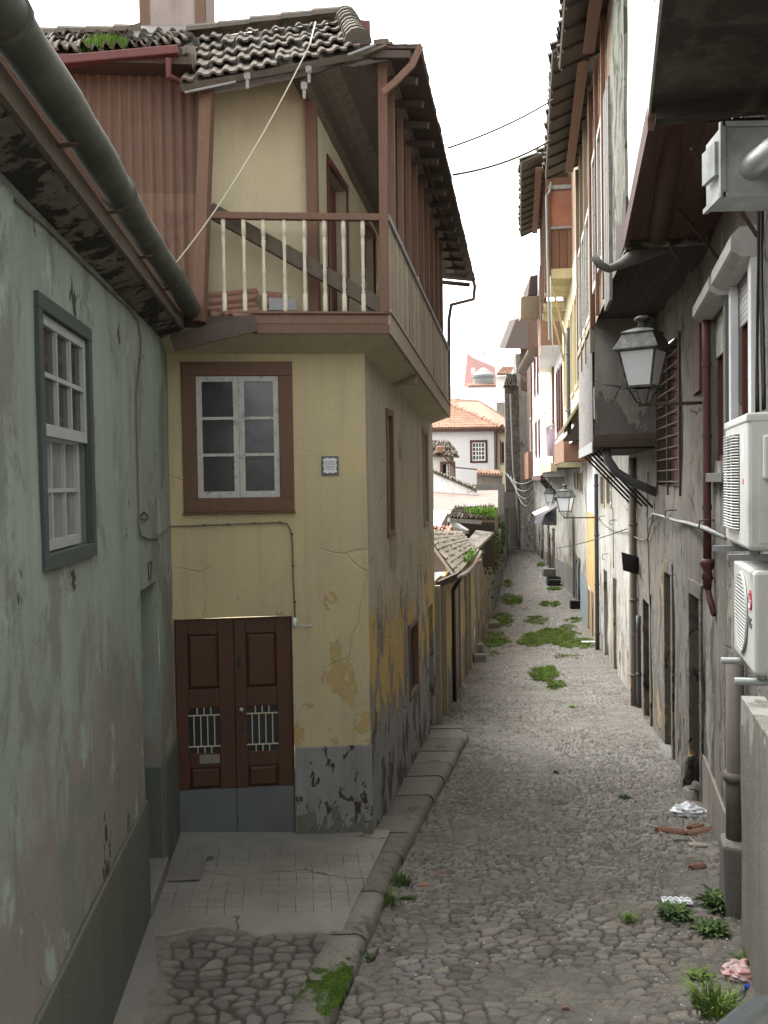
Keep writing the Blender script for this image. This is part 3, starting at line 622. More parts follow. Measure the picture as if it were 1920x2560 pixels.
# front door
dr = MB(); dep = -.07; mid = (dx0 + dx1) / 2
dr = MB(); dr.box(F, dx0, dx1, dep - .05, dep, dz0, dz1); door = dr.build('door', M['door'], yh)
_, kz = F.px(600, 1972)
for i, (a0, a1) in enumerate(((dx0 + .012, mid - .004), (mid + .004, dx1 - .012))):
    lf = MB(); W = a1 - a0
    def zz(y): return F.px(600, y)[1]
    lf.box(F, a0, a0 + .12 * W / .6, dep, dep + .03, kz, dz1 - .01); lf.box(F, a1 - .16 * W / .6, a1, dep, dep + .03, kz, dz1 - .01)
    ai, aj = a0 + .12 * W / .6, a1 - .16 * W / .6
    for (za, zb_) in ((zz(1585), dz1 - .01), (zz(1768), zz(1722)), (zz(1918), zz(1882))): lf.box(F, ai, aj, dep, dep + .03, za, zb_)
    leaf = lf.build('door_leaf', M['door'], door, bevel=.006)
    for (y0, y1) in ((1585, 1722), (1918, 1972)):
        pm = MB(); z0, z1 = zz(y1), zz(y0); e = .035
        p = [F.at(ai, dep, z0), F.at(aj, dep, z0), F.at(aj, dep, z1), F.at(ai, dep, z1)]; q = [F.at(ai + e, dep + .026, z0 + e), F.at(aj - e, dep + .026, z0 + e), F.at(aj - e, dep + .026, z1 - e), F.at(ai + e, dep + .026, z1 - e)]
        pm.add(p + q, [(4, 5, 6, 7), (0, 1, 5, 4), (1, 2, 6, 5), (2, 3, 7, 6), (3, 0, 4, 7)]); pm.build('door_panel', M['door'], door)
    g = MB(); z0, z1 = zz(1882), zz(1768); g.quad(F.at(ai, dep + .004, z0), F.at(aj, dep + .004, z0), F.at(aj, dep + .004, z1), F.at(ai, dep + .004, z1)); g.build('door_pane', M['glass_dark'], door)
    g = MB()
    for z in (z0 + .075, z1 - .08): g.beam(F.at(ai - .005, dep + .035, z), F.at(aj + .005, dep + .035, z), .012, .012)
    for k in range(4): a = ai + (aj - ai) * (k + .75) / 4.5; g.beam(F.at(a, dep + .032, z0 + .075), F.at(a, dep + .032, z1 - .08), .011, .009, F.N)
    for k in range(3):
        a = ai + (aj - ai) * (k + 1.25) / 4.5; g.beam(F.at(a, dep + .032, z1 - .08), F.at(a, dep + .032, z1), .011, .009, F.N); g.beam(F.at(a, dep + .032, z0), F.at(a, dep + .032, z0 + .075), .011, .009, F.N)
    g.build('door_bars', M['cream_paint'], door)
    g = MB(); g.box(F, a0, a1, dep, dep + .036, dz0 + .01, kz - .003); g.build('kick_plate', M['galv_flat'], door)
g = MB(); a, z = F.px(498, 1890); a_, z_ = F.px(549, 1910); g.box(F, a, a_, dep + .03, dep + .04, z_, z)
for k in range(3): zz_ = z_ + (z - z_) * (k + .7) / 3.4; g.box(F, a + .01, a_ - .01, dep + .04, dep + .046, zz_ - .008, zz_ + .004)
g.build('letter_slot', M['brass'], door)
g = MB(); a, z = F.px(603, 1775); g.lathe(F.at(a, dep + .03, z), F.N, [(0, .022), (.02, .018), (.035, .03), (.055, .028), (.062, .01)], 12); g.build('door_knob', M['brass'], door, smooth=True)
g = MB(); a, z = F.px(606, 1825); g.box(F, a - .02, a + .02, dep + .03, dep + .04, z - .035, z + .035); g.build('lock_plate', M['iron'], door)
g = MB(); a, z = F.px(598, 1655); g.box(F, a - .018, a + .018, dep + .03, dep + .045, z - .05, z + .07); g.tube([F.at(a, dep + .05, z + .03), F.at(a, dep + .06, z - .05)], .012, 6); g.build('door_knocker', M['iron'], door)
# side windows
for k, (a0, a1, z0, z1) in enumerate(sw):
    mb = MB(); trim(mb, S, a0 - .07, a1 + .07, z0 - .07, z1 + .07, .075, -.03, .02); o = mb.build('window', M['redwood'] if k != 1 else M['pale_wood'], yh)
    if k < 2: sash(S, o, a0, a1, z0, z1, 1, 2, -.08, M['white_paint'] if k else M['redwood'], M['glass_dark'], .06, .03, 'sash')
    else:
        g = MB(); g.box(S, a0, a1, -.1, -.08, z0, z1); g.build('shutter_board', M['redwood_dark'], o)
        g = MB(); 
        for q in range(6): a = a0 + (a1 - a0) * (q + .5) / 6; g.tube([S.at(a, -.03, z0), S.at(a, -.03, z1)], .008, 5)
        g.build('bars', M['iron_rust'], o)
mb = MB(); mb.box(S, sdoor[0], sdoor[1], -.14, -.10, sdoor[2], sdoor[3]); mb.build('side_door', M['redwood_dark'], yh)
mb = MB(); a0, z = S.px(975, 1335); a1, _ = S.px(989, 1335); mb.box(S, a0, a1, -.01, .014, z - .42, z); mb.build('patch_board', M['pale_wood'], yh)

# gallery deck -------------------------------------------------------
def isect(f1, n1, f2, n2):
    p = f1.P + f1.N * n1; q = f2.P + f2.N * n2; d = q - p; cr = lambda a, b: a.x * b.y - a.y * b.x
    return p + f1.u * (cr(d, f2.u) / cr(f1.u, f2.u))
nF, nS = .45, .33
Cb = isect(F, nF, S, nS); aF = (Cb - F.P).dot(F.u); aS0 = (Cb - S.P).dot(S.u); LD = 6.1
zd = lambda a: 5.285 - .063 * (a - aS0)          # underside of the deck along the side
def slab(corners, th):
    m_ = MB(); m_.hexa([corners[0], corners[1], corners[1] + V((0, 0, th)), corners[0] + V((0, 0, th)), corners[3], corners[2], corners[2] + V((0, 0, th)), corners[3] + V((0, 0, th))]); return m_
c = [F.at(-.15, nF - .02, 5.285), Cb + V((0, 0, 5.285)) - F.N * .02 - S.N * .02, S.at(LD, nS - .02, zd(LD)), S.at(LD, -1.1, zd(LD)), F.at(-.15, -.5, 5.285)]
mb = MB(); mb.prism([c[0], c[1], c[2], c[3], c[4]], V((0, 0, .15))); mb.build('gallery_floor', M['pale_wood'], yh)
mb = MB(); mb.prism([F.at(-.15, nF - .02, 5.279), Cb + V((0, 0, 5.279)) - F.N * .02 - S.N * .02, F.at(LF, .0, 5.14), F.at(-.15, .0, 5.14)], V((0, 0, -.012)))
mb.prism([Cb + V((0, 0, 5.279)) - F.N * .02 - S.N * .02, S.at(LD, nS - .02, zd(LD) - .006), S.at(LD, .0, zd(LD) - .11), S.at(0, .0, 5.14)], V((0, 0, -.012)))
mb.build('soffit', M['cream'], yh)
mb = MB(); al, _ = F.px(632, 810, nF)
mb.box(F, al, aF + .004, nF - .018, nF + .014, 5.265, 5.36, .4); mb.box(F, al, aF + .004, nF - .018, nF + .008, 5.364, 5.46, .8); mb.box(F, al, aF + .02, nF - .1, nF + .03, 5.462, 5.485, .6)
mb.build('front_fascia', M['redwood'], yh, bevel=.004)
mb = MB(); mb.box(F, -.02, al - .01, nF - .05, nF - .01, 5.33, 5.44, .2); p = F.at(.12, nF + .03, 5.17); q = F.at(al + .03, nF + .04, 5.37); mb.beam(p, q, .03, .17, tint=.9)
mb.build('broken_board', M['dark_wood'], yh)
mb = MB(); mb.box(S, aS0 - .01, LD + .05, nS - .018, nS + .012, zd(aS0) - .02, zd(aS0) + .19, .5, zd(LD) - .02, zd(LD) + .19)
mb.box(S, aS0 - .01, LD + .05, nS - .05, nS + .028, zd(aS0) + .192, zd(aS0) + .225, .8, zd(LD) + .192, zd(LD) + .225)
mb.build('side_fascia', M['pale_wood'], yh, bevel=.004)
mb = MB(); 
for a in (1.9,): mb.box(S, a, a + .12, 0, nS - .03, zd(a) - .14, zd(a) - .01, .5)
mb.build('bracket', M['pale_wood'], yh)
# rails, posts, balusters, boards
rz = lambda a: zd(a) + 1.17
mb = MB(); mb.box(F, al - .46, aF, nF - .05, nF + .015, rz(aS0) - .055, rz(aS0) + .015); mb.build('handrail', M['redwood'], yh, bevel=.008)
for x in (560, 611, 660, 712, 762, 812, 860, 908):
    a, _ = F.px(x, 680, nF - .02); z0 = 5.485; z1 = rz(aS0) - .055; h = z1 - z0
    pr = [(0, .024), (.02, .024), (.20, .024), (.21, .013), (.23, .022), (.25, .013), (.28, .022), (.38, .017), (.41, .019), (.42, .024), (.44, .016), (.46, .024), (.48, .016), (.7, .018), (.78, .022), (.79, .014), (.81, .023), (.83, .014), (.84, .024), (1, .024)]
    mb = MB(); mb.lathe(F.at(a, nF - .02, z0), (0, 0, 1), [(t * h, r) for t, r in pr], 10); mb.build('baluster', M['cream_paint'], yh, smooth=True)
mb = MB(); mb.box(S, aS0, LD, nS - .04, nS + .02, rz(aS0) - .05, rz(aS0) + .01, .5, rz(LD) - .05, rz(LD) + .01); mb.build('handrail', M['grey_wood'], yh)
mb = MB(); planks(mb, S, aS0 + .05, LD - .02, zd(0) + .23, rz(0) - .055, nS - .025, w=.17, t=.015, gap=.03, zf=lambda a: -.063 * a); mb.build('parapet_boards', M['pale_wood'], yh)
zpl = lambda a: 8.02 - .066 * (a - aS0)          # wall plate under the side eave
def post(p0, p1, w=.085, m='redwood'):
    mb = MB(); mb.beam(p0, p1, w, w, up=S.u); return mb.build('post', M[m], yh, bevel=.006)
post(V((Cb.x, Cb.y, 5.48)) - S.N * .045, V((Cb.x, Cb.y, zpl(aS0))) - S.N * .03)
for k in range(9):
    a = aS0 + .62 + k * .64; post(S.at(a, nS - .045, rz(a)), S.at(a, nS - .04, zpl(a)), .07)
p0 = atY(498, 805, 9.15); p1 = atY(520, 195, 9.15); post(p0, p1, .12)
a, _ = F.px(782, 500, .03); post(F.at(a, .03, 5.44), F.at(a, .03, 7.85), .11)
# upper storey
aU, _ = F.px(785, 500); US = Fr(F.at(aU, 0, 0)[:2], S.u[:2])
mb = MB(); mb.sheet(F, .0, aU, 5.3, 8.0, step=.3); mb.build('upper_wall', M['cream'], yh)
ud = []
for (x0, x1, yt) in ((818, 862, 325), (912, 935, 560)):
    a0, z1 = US.px(x0, yt); a1, _ = US.px(x1, yt); ud.append((a0, a1, 5.35, min(z1, 7.35)))
mb = MB(); mb.sheet(US, 0, 6.6, 4.9, lambda a: 7.75 - .06 * a, holes=ud, depth=.15, step=.4); mb.build('upper_side_wall', M['cream'], yh)
for (a0, a1, z0, z1) in ud:
    mb = MB(); trim(mb, US, a0 - .08, a1 + .08, z0 - .05, z1 + .08, .08, -.02, .02); mb.box(US, a0, a1, -.15, -.13, z0, z1, .2); mb.build('gallery_door', M['redwood_dark'], yh)
# ceiling boards under the gallery roof
mb = MB(); nb = 11; wI = (US.at(0, 0, 0) - S.at(0, nS + .05, 0)).length
dI = nS + .05 - (US.P - S.P).dot(S.N)
for i in range(nb):
    n0 = (US.P - S.P).dot(S.N) + dI * i / nb; n1 = n0 + dI / nb - .0015; zi = lambda n, a: 7.74 + (n - (US.P - S.P).dot(S.N)) / dI * .28 - .064 * (a + .5)
    a0, a1 = -.62, 6.6
    mb.hexa([S.at(a0, n0, zi(n0, a0)), S.at(a0, n1, zi(n1, a0)), S.at(a0, n1, zi(n1, a0) + .02), S.at(a0, n0, zi(n0, a0) + .02), S.at(a1, n0, zi(n0, a1)), S.at(a1, n1, zi(n1, a1)), S.at(a1, n1, zi(n1, a1) + .02), S.at(a1, n0, zi(n0, a1) + .02)], random.random())
mb.hexa([S.at(-.55, (US.P - S.P).dot(S.N) - .1, 7.80), S.at(-.55, nS + .1, 8.06), S.at(-.55, nS + .1, 8.10), S.at(-.55, (US.P - S.P).dot(S.N) - .1, 7.84), S.at(6.6, (US.P - S.P).dot(S.N) - .1, 7.36), S.at(6.6, nS + .1, 7.62), S.at(6.6, nS + .1, 7.66), S.at(6.6, (US.P - S.P).dot(S.N) - .1, 7.40)], .2); mb.build('gallery_ceiling', M['old_wood'], yh)
mb = MB(); mb.box(S, aS0 - .1, 7.0, nS - .1, nS + .05, zpl(aS0 - .1) - .02, zpl(aS0 - .1) + .14, .6, zpl(7) - .02, zpl(7) + .14); 
mb.box(S, aS0 - .1, 7.2, nS + .09, nS + .25, zpl(aS0) + .0, zpl(aS0) + .03, .3, zpl(7.2) + .0, zpl(7.2) + .03); mb.build('wall_plate', M['old_wood'], yh)
mb = MB(); mb.beam(atY(512, 232, 9.2), atY(968, 142, 9.3), .06, .045, tint=.8); mb.build('front_rail', M['grey_wood'], yh)
mb = MB(); mb.beam(atY(512, 215, 9.28), atY(968, 128, 9.36), .1, .13, tint=.2); mb.build('front_beam', M['dark_wood'], yh)
# front tile slope, hip and side slope
A = atY(450, 212, 8.95); B = atY(905, 128, 9.05); C_ = atY(862, 52, 10.5); D = atY(470, 98, 10.6)
mb = MB(); tile_roof(mb, A, B, C_, D, 13, 5, h=.032, lip=.05, jit=.022); mb.build('front_roof', M['tile_old'], yh)
mb = MB(); ridge(mb, atY(895, 108, 9.25), atY(862, 40, 10.7), .12, .2); ridge(mb, atY(470, 88, 10.65), atY(862, 40, 10.7), .10, .36); mb.build('ridge_tiles', M['tile_old'], yh)
E0 = atY(1052, 112, 9.05); E1 = atY(1188, 700, 17.2); T0 = atY(890, 112, 9.3); T1 = T0 + (E1 - E0)
mb = MB(); tile_roof(mb, E1, E0, T0, T1, 34, 5, h=.010, lip=.004, jit=.003, th=.03); mb.build('side_roof', M['dark_wood'], yh)
mb = MB(); 
for k in range(17):
    t = k / 16; p = E0.lerp(E1, t) - V((0, 0, .1)); q = T0.lerp(T1, t) - V((0, 0, .1)); p = p.lerp(q, .16); mb = MB(); mb.beam(p, q, .06, .07, tint=random.random()); mb.build('rafter', M['dark_wood'], yh)
mb = MB(); pts = [atY(957, 232, 8.95), atY(985, 208, 8.92), atY(1030, 162, 8.9), atY(1050, 118, 8.9)]
for i in range(3): mb.beam(pts[i], pts[i + 1] + (pts[i + 1] - pts[i]) * .05, .035, .06, tint=.6)
mb.build('bent_gutter', M['redwood'], yh)
mb = MB(); mb.tube([atY(1183, 700, 17.1), atY(1187, 716, 17), atY(1184, 748, 17), atY(1128, 762, 16.3), atY(1122, 800, 16.3), atY(1122, 1040, 16.2)], .03, 8); mb.build('downpipe', M['iron_rust'], yh)
mb = MB(); p = atY(880, 52, 11.4); mb.hexa([p + V(q) for q in ((0, 0, -.3), (.22, 0, -.3), (.22, 0, .0), (0, 0, .02), (0, .3, -.3), (.22, .3, -.3), (.22, .3, 0), (0, .3, .02))]); mb.build('roof_box', M['redwood_dark'], yh)
# loose gutter brackets on the front eave
for x, y in ((618, 180), (772, 165), (760, 205)):
    mb = MB(); p = atY(x, y, 9.0); mb.beam(p, p - V((0, 0, .16)), .02, .03); mb.beam(p + V((-.03, 0, -.04)), p + V((.03, 0, -.04)), .03, .06); mb.build('gutter_hook', M['grey_wood'], yh)
mb = MB(); mb.beam(atY(462, 232, 9.0), atY(590, 205, 9.02), .03, .018, tint=.9); mb.build('loose_batten', M['zinc'], yh); mb = MB(); mb.beam(atY(870, 138, 9.0), atY(938, 112, 9.0), .03, .02, tint=.9); mb.build('loose_batten', M['zinc'], yh)

# diagonal timber across the gallery and the rubble on its floor
mb = MB(); mb.beam(atY(525, 525, 9.42), atY(962, 772, 9.42), .09, .15, tint=.2); tag(mb.build('timber_beam', M['old_wood'], bevel=.01), 'long grey timber leaning diagonally behind the gallery balusters', 'beam')
def fix_origin(o):
    me = o.data; 
    c_ = sum((v.co for v in me.vertices), V()) / max(1, len(me.vertices)); zmin = min(v.co.z for v in me.vertices); c_.z = zmin
    me.transform(Matrix.Translation(-c_)); o.location = o.location + c_; return o
def curvedtile(p, u, L, w, m, name, label, cat, seg=3, amp=.03, up=V((0, 0, 1)), group=None):
    """a fluted roof tile lying at p along u, tilted by up"""
    u = V(u).normalized(); s_ = u.cross(V(up)).normalized(); n_ = s_.cross(u); mb = MB(); vs = []; k = 18
    for e in (0, 1):
        for i in range(k + 1):
            t = i / k; vs.append(V(p) + u * (e * L + .02 * math.sin(t * 9)) + s_ * ((t - .5) * w) + n_ * (amp * abs(math.sin(t * math.pi * seg)) + .0))
    vs += [v - n_ * .014 for v in vs]; m2 = 2 * (k + 1)
    fs = [(i, i + 1, k + 2 + i, k + 1 + i) for i in range(k)] + [(m2 + k + 1 + i, m2 + k + 2 + i, m2 + i + 1, m2 + i) for i in range(k)]
    fs += [(i + 1, i, m2 + i, m2 + i + 1) for i in range(k)] + [(k + 1 + i, k + 2 + i, m2 + k + 2 + i, m2 + k + 1 + i) for i in range(k)]
    mb.add(vs, fs, random.random()); o = mb.build(name, m); fix_origin(o); return tag(o, label, cat, group)
u_ = F.u
curvedtile(atY(522, 765, 9.55), u_ + V((0, 0, .10)), .50, .30, M['tile_orange'], 'roof_tile', 'large fluted clay tile lying behind the first balusters', 'roof tile', 4, .03, up=(0, -1, .25))
curvedtile(atY(575, 786, 9.3), u_ + V((0, .3, 0)), .22, .12, M['tile_orange'], 'roof_tile', 'bright orange broken tile on the gallery edge between two balusters', 'roof tile', 2, .03, up=(0, -1, 1))
curvedtile(atY(655, 745, 9.6), u_ + V((0, 0, -.1)), .24, .2, M['tile_orange'], 'roof_tile', 'broken clay tile leaning beside the grey sheet on the gallery', 'roof tile', 2, .03, up=(0, -1, .6))
mb = MB(); p = atY(672, 775, 9.5); mb.hexa([p, p + u_ * .28, p + u_ * .28 + V((0, .02, .12)), p + V((0, .02, .13)), p + V((0, .01, 0)), p + u_ * .28 + V((0, .01, 0)), p + u_ * .28 + V((0, .03, .12)), p + V((0, .03, .13))]); tag(mb.build('metal_sheet', M['zinc']), 'small grey sheet leaning on the gallery floor behind balusters', 'sheet')
mb = MB()
for k in range(60):
    p = atY(rnd(520, 700), rnd(780, 796), rnd(9.45, 9.62)); s_ = rnd(.012, .035); mb.add([p + V((rnd(-s_, s_), rnd(-s_, s_), rnd(-s_, s_))) for q in range(5)], [(0, 1, 2), (0, 2, 3), (0, 3, 4), (0, 4, 1), (1, 2, 3, 4)], random.random())
tag(mb.build('rubble', M['tile_orange']), kind='stuff')

# plaque
pa, pz_ = F.px(825, 1164); pw, ph = .09, .1
mb = MB(); mb.box(F, pa - pw, pa + pw, 0, .016, pz_ - ph, pz_ + ph); pl = mb.build('plaque', M['plaque_edge'], bevel=.003); fix_origin(pl)
tag(pl, 'small glazed tile plaque with blessing on the yellow front wall', 'plaque')
mb = MB(); k = 48; mb.prism([F.at(pa + (pw - .022 + .005 * math.cos(10 * t)) * max(-1, min(1, 1.35 * math.cos(t))), .016, pz_ + (ph - .022 + .005 * math.cos(10 * t)) * max(-1, min(1, 1.35 * math.sin(t)))) for t in [2 * math.pi * i / k for i in range(k)]], F.N * .003); mb.build('face', M['plaque'], pl)
for i, t in enumerate(('SENHORA', 'DE FATIMA', 'ABENÇOE', 'ESTE LAR')): text(t, .0235, F, pa, .0205, pz_ + .040 - i * .0265, M['ink'], 'lettering', pl, extrude=.0008)

# cable along both walls with clips, small lamp holder
gp = lambda x, y: G.at(*(lambda t: (t[0], .015, t[1]))(G.px(x, y, .015)))
fp = lambda x, y: F.at(*(lambda t: (t[0], .015, t[1]))(F.px(x, y, .015)))
mb = MB(); mb.tube([gp(40, 500), gp(120, 570), gp(205, 655), gp(270, 720), gp(325, 770), gp(345, 800), gp(353, 850), gp(352, 900), gp(345, 960), gp(341, 990), gp(343, 1100), gp(346, 1220), gp(348, 1290), gp(347, 1318), gp(352, 1338), gp(372, 1347), gp(395, 1345), gp(408, 1330), fp(424, 1316), fp(470, 1315), fp(512, 1313), fp(570, 1311), fp(640, 1308), fp(700, 1306), fp(718, 1309), fp(727, 1325), fp(731, 1360), fp(733, 1440), fp(736, 1505), fp(738, 1545)], .0085, 6)
cb = mb.build('electric_cable', M['cable_grey'], smooth=True); tag(cb, 'old cable running down the green wall and over the brown door', 'cable')
mb = MB()
for x, y in ((512, 1313), (570, 1311), (636, 1308), (700, 1306), (731, 1335), (733, 1415), (737, 1505)): p = fp(x, y); mb = MB(); mb.tube([p - F.N * .01, p + F.N * .014], .013, 6); mb.build('cable_clip', M['iron'], cb)
mb = MB(); mb.tube([gp(350, 1293), gp(360, 1280), gp(370, 1290), gp(368, 1300), gp(350, 1298)], .006, 5); mb.build('cable_loop', M['cable'], cb)
mb = MB(); p = fp(737, 1555); mb.lathe(p - V((0, 0, .05)), (0, 0, 1), [(0, .012), (.01, .024), (.06, .026), (.09, .018), (.1, .01)], 10); mb.tube([fp(748, 1562), fp(765, 1566), fp(782, 1562)], .006, 5); o = mb.build('lamp_holder', M['plastic'], smooth=True); tag(fix_origin(o), 'white lamp holder at the upper right corner of the brown door', 'lamp holder')
# rope from the ridge to the gutter
mb = MB(); mb.tube(arc(atY(789, 55, 9.9), atY(775, 110, 8.85), 0, 3) + arc(atY(775, 110, 8.85), atY(424, 676, 8.8), .14, 16), .007, 6); tag(mb.build('rope', M['rope'], smooth=True), 'pale rope stretched from the tiled roof down to the mossy gutter', 'rope')

# ================================================================== house behind with corrugated red wall
ch = thing('corrugated_house', F.at(-1, .2, 5), 'house with rusty red corrugated wall and large chimney behind the gutter', 'house')
CF = Fr(F.at(0, .25, 0)[:2], F.u[:2]); a1, _ = CF.px(492, 400); a0 = -2.2; _, zsm = CF.px(400, 487)
mb = MB(); corrugated(mb, CF, a0, a1, zsm - .03, 8.1, 0, tint=.35); corrugated(mb, CF, a0, a1, 5.5, zsm + .01, .012, tint=.8); mb.build('corrugated_wall', M['corr_red'], ch, smooth=True)
mb = MB(); mb.box(CF, a0 - 2, a1, -.3, -.05, 5.45, 8.2); mb.build('wall', M['brown_render'], ch)
mb = MB(); mb.box(CF, a0, a1 + .0, .0, .3, 7.86, 7.93); mb.build('soffit', M['dark_wood'], ch)
p = atY(100, 160, 9.0); q = atY(447, 128, 9.05); mb = MB(); mb.beam(p, q, .12, .085, tint=.5); mb.tube([atY(421, 145, 9.02), atY(421, 190, 9.05), atY(470, 215, 9.25), atY(492, 232, 9.35)], .035, 6); mb.build('gutter', M['gutter_red'], ch, bevel=.012)
A = atY(60, 140, 9.0); B = atY(455, 118, 9.05); C_ = atY(520, 83, 12); D = atY(-60, 100, 12)
mb = MB(); tile_roof(mb, A, B, C_, D, 14, 6, h=.06, lip=.04, jit=.025); mb.build('roof', M['tile_old'], ch)
mb = MB(); ridge(mb, D, C_, .12, .36); mb.build('ridge_tiles', M['tile_old'], ch)
# chimney: shaft with raised edges on a cement skirt
cx0 = atY(350, 0, 11.2); cx1 = atY(510, 0, 11.2); cb_ = atY(350, 70, 11.2).z; X0, X1 = cx0.x, cx1.x; W = X1 - X0
CHF = Fr((X0, 11.2), (1, .0)); cz1 = cb_ + 1.3
mb = MB(); mb.box(CHF, 0, W, -.62, 0, cb_ - .3, cz1); chm = mb.build('chimney', plaster('chimney_render', (.36, .30, .27), (.16, .14, .12), streak=.7), ch, bevel=.01)
mb = MB(); mb.box(CHF, -.01, .11, .0, .022, cb_, cz1); mb.box(CHF, W - .11, W + .01, .0, .022, cb_, cz1); mb.box(CHF, W, W + .02, -.62, .0, cb_, cz1, .3); mb.box(CHF, -.03, W + .03, -.65, .03, cz1 - .16, cz1 - .02); mb.build('chimney_bands', M['corr_red'], chm, bevel=.004)
mb = MB(); r0 = [(-.02, .02), (W + .02, .02), (W + .02, -.64), (-.02, -.64)]; r1 = [(-.16, .38), (W + .22, .38), (W + .22, -.8), (-.16, -.8)]
zc = cb_ + .02; mb.add([CHF.at(a, n, zc) for a, n in r0] + [CHF.at(a * .6 + b_ * .4, n * .6 + m_ * .4, zc - .10) for (a, n), (b_, m_) in zip(r0, r1)] + [CHF.at(a, n, zc - .27 - (.15 if n > 0 else 0)) for a, n in r1], [(i, (i + 1) % 4, 4 + (i + 1) % 4, 4 + i) for i in range(4)] + [(4 + i, 4 + (i + 1) % 4, 8 + (i + 1) % 4, 8 + i) for i in range(4)])
mb.build('chimney_skirt', M['concrete'], chm, smooth=True)
mb = MB(); p = atY(468, 108, 10.3); mb.v = []; ridge(mb, p + V((0, -.15, -.12)), p + V((0, .6, .08)), .15, .7); mb.build('ridge_cap', M['tile_old'], ch)
mb = MB(); p = atY(318, 66, 11); mb.add([p, p + V((.16, 0, .05)), p + V((.17, 0, -.1)), p + V((.02, 0, -.06))], [(0, 1, 2, 3)]); mb.build('flashing', M['tile_old'], ch)
# ================================================================== grey house with air conditioners (right, nearest)
ra = thing('grey_house', R1.at(R1.aY(8), 0, 0), 'grey rendered house with shuttered windows and air conditioners at the right edge', 'house')
aY = R1.aY
wins = []
for (x0, x1) in ((1821, 1783), (1886, 1841)): wins.append((R1.px(x0, 900)[0], R1.px(x1, 900)[0], 3.93, 5.52))
mb = MB(); mb.sheet(R1, aY(1.0), aY(11.45), -.6, 6.9, holes=[tuple(w_) for w_ in wins], depth=.16, step=.3, k=.015); mb.build('wall', M['grey_wall'], ra)
mb = MB(); mb.sheet(R1, aY(1.0), aY(11.42), -.6, .32, n=.03, step=.4, k=.012); mb.box(R1, aY(1), aY(11.42), .0, .028, .3, .335); mb.build('plinth', M['brown_render'], ra)
mb = MB(); a1 = R1.px(1857, 1800, .16)[0]; mb.sheet(R1, aY(1), a1, -.5, 2.03, n=.17, step=.3); mb.box(R1, aY(1), a1 + .012, .0, .172, 2.0, 2.05); mb.box(R1, a1 - .02, a1, 0, .17, -.5, 2.0); mb.build('wall_footing', plaster('smooth_footing_render', (.25, .235, .205), (.12, .112, .097), (.19, .18, .155), streak=.8, patches=[((.36, .35, .32), .0, .6, 1.2, 2.05)], bump=.008, soft=.03), ra)
for k, (a0, a1, z0, z1) in enumerate(wins):
    mb = MB(); mb.box(R1, a0 - .15, a0 - .002, -.02, .05, z0 - .12, z1 + .05); mb.box(R1, a1 + .002, a1 + .13, -.02, .05, z0 - .12, z1 + .05); mb.box(R1, a0 - .17, a1 + .15, -.02, .09, z0 - .22, z0 - .122)
    mb.build('window_surround', M['white_lime'] if k else M['concrete'], ra, bevel=.006)
    mb = MB(); trim(mb, R1, a0, a1, z0, z1, .07, -.155, -.045); f_ = mb.build('window', M['redwood_dark'], ra)
    sash(R1, f_, a0 + .07, a1 - .07, z0 + .7, z1 - .07, 2, 1, -.13, M['white_sash'], M['glass_curtain'], .055, .03, 'upper_sash')
    sash(R1, f_, a0 + .07, a1 - .07, z0 + .07, z0 + .72, 2, 1, -.15, M['white_sash'], M['glass_curtain'], .055, .03, 'lower_sash')
    mb = MB(); n_ = 8
    for j in range(n_ + (0 if k else 1)): z = z1 - .05 * (j + 1); mb.box(R1, a0 + .02, a1 - .02, -.04 + .004, -.026, z + .004, z + .048); mb.box(R1, a0 + .02, a1 - .02, -.04, -.033, z - .002, z + .004)
    mb.build('roller_shutter', M['shutter'], f_)
    mb = MB(); e = .16
    prof = [(0, 5.51), (.12, 5.51), (.20, 5.57), (.20, 5.68), (.13, 5.75), (0, 5.75)]
    mb.prism([R1.at(a0 - e, n, z) for n, z in prof], R1.u * (a1 - a0 + 2 * e))
    for q in range(4): t = q / 4; mb.beam(R1.at(a0 - e + .01, .125 + .078 * t, 5.51 + .058 * t), R1.at(a1 + e - .01, .125 + .078 * t, 5.51 + .058 * t), .006, .006)
    mb.build('shutter_box', M['shutter'], ra, bevel=.004)
# projecting storey over the lane
UA = Fr((.32, 0), (.247, 1), True); UB = Fr((.59, 0), (.2086, 1), True)
def pt(fr, Y, n, z): return fr.at(fr.aY(Y, n), n, z)
mb = MB(); mb.prism([pt(UA, 1.0, 0, 6.5), pt(UA, 7.0, 0, 6.5), pt(R1, 7.0, -.1, 6.5), pt(R1, 1.0, -.1, 6.5)], V((0, 0, .16))); mb.build('soffit', M['mossy_soffit'], ra)
mb = MB(); mb.box(UA, UA.aY(1), UA.aY(7.0), .002, .02, 6.47, 6.72); mb.build('fascia', M['white_paint'], ra)
mb = MB(); mb.sheet(UA, UA.aY(1), UA.aY(7.0), 6.72, 9.8, n=-.12); mb.build('upper_wall', M['white_lime'], ra)
wb_ = thing('white_upper_house', pt(UB, 9, 0, 6.4), 'white limewashed upper storey with dark red board jutting over the lane', 'house')
mb = MB(); mb.sheet(UB, UB.aY(7.03), UB.aY(10.5), 6.52, 10.6, n=-.03, k=.02); mb.build('upper_wall', M['white_lime'], wb_)
mb = MB(); mb.box(UB, UB.aY(7.03), UB.aY(10.5), -.03, .02, 6.38, 6.58); mb.build('fascia', M['soffit_red'], wb_)
mb = MB(); n_ = 9
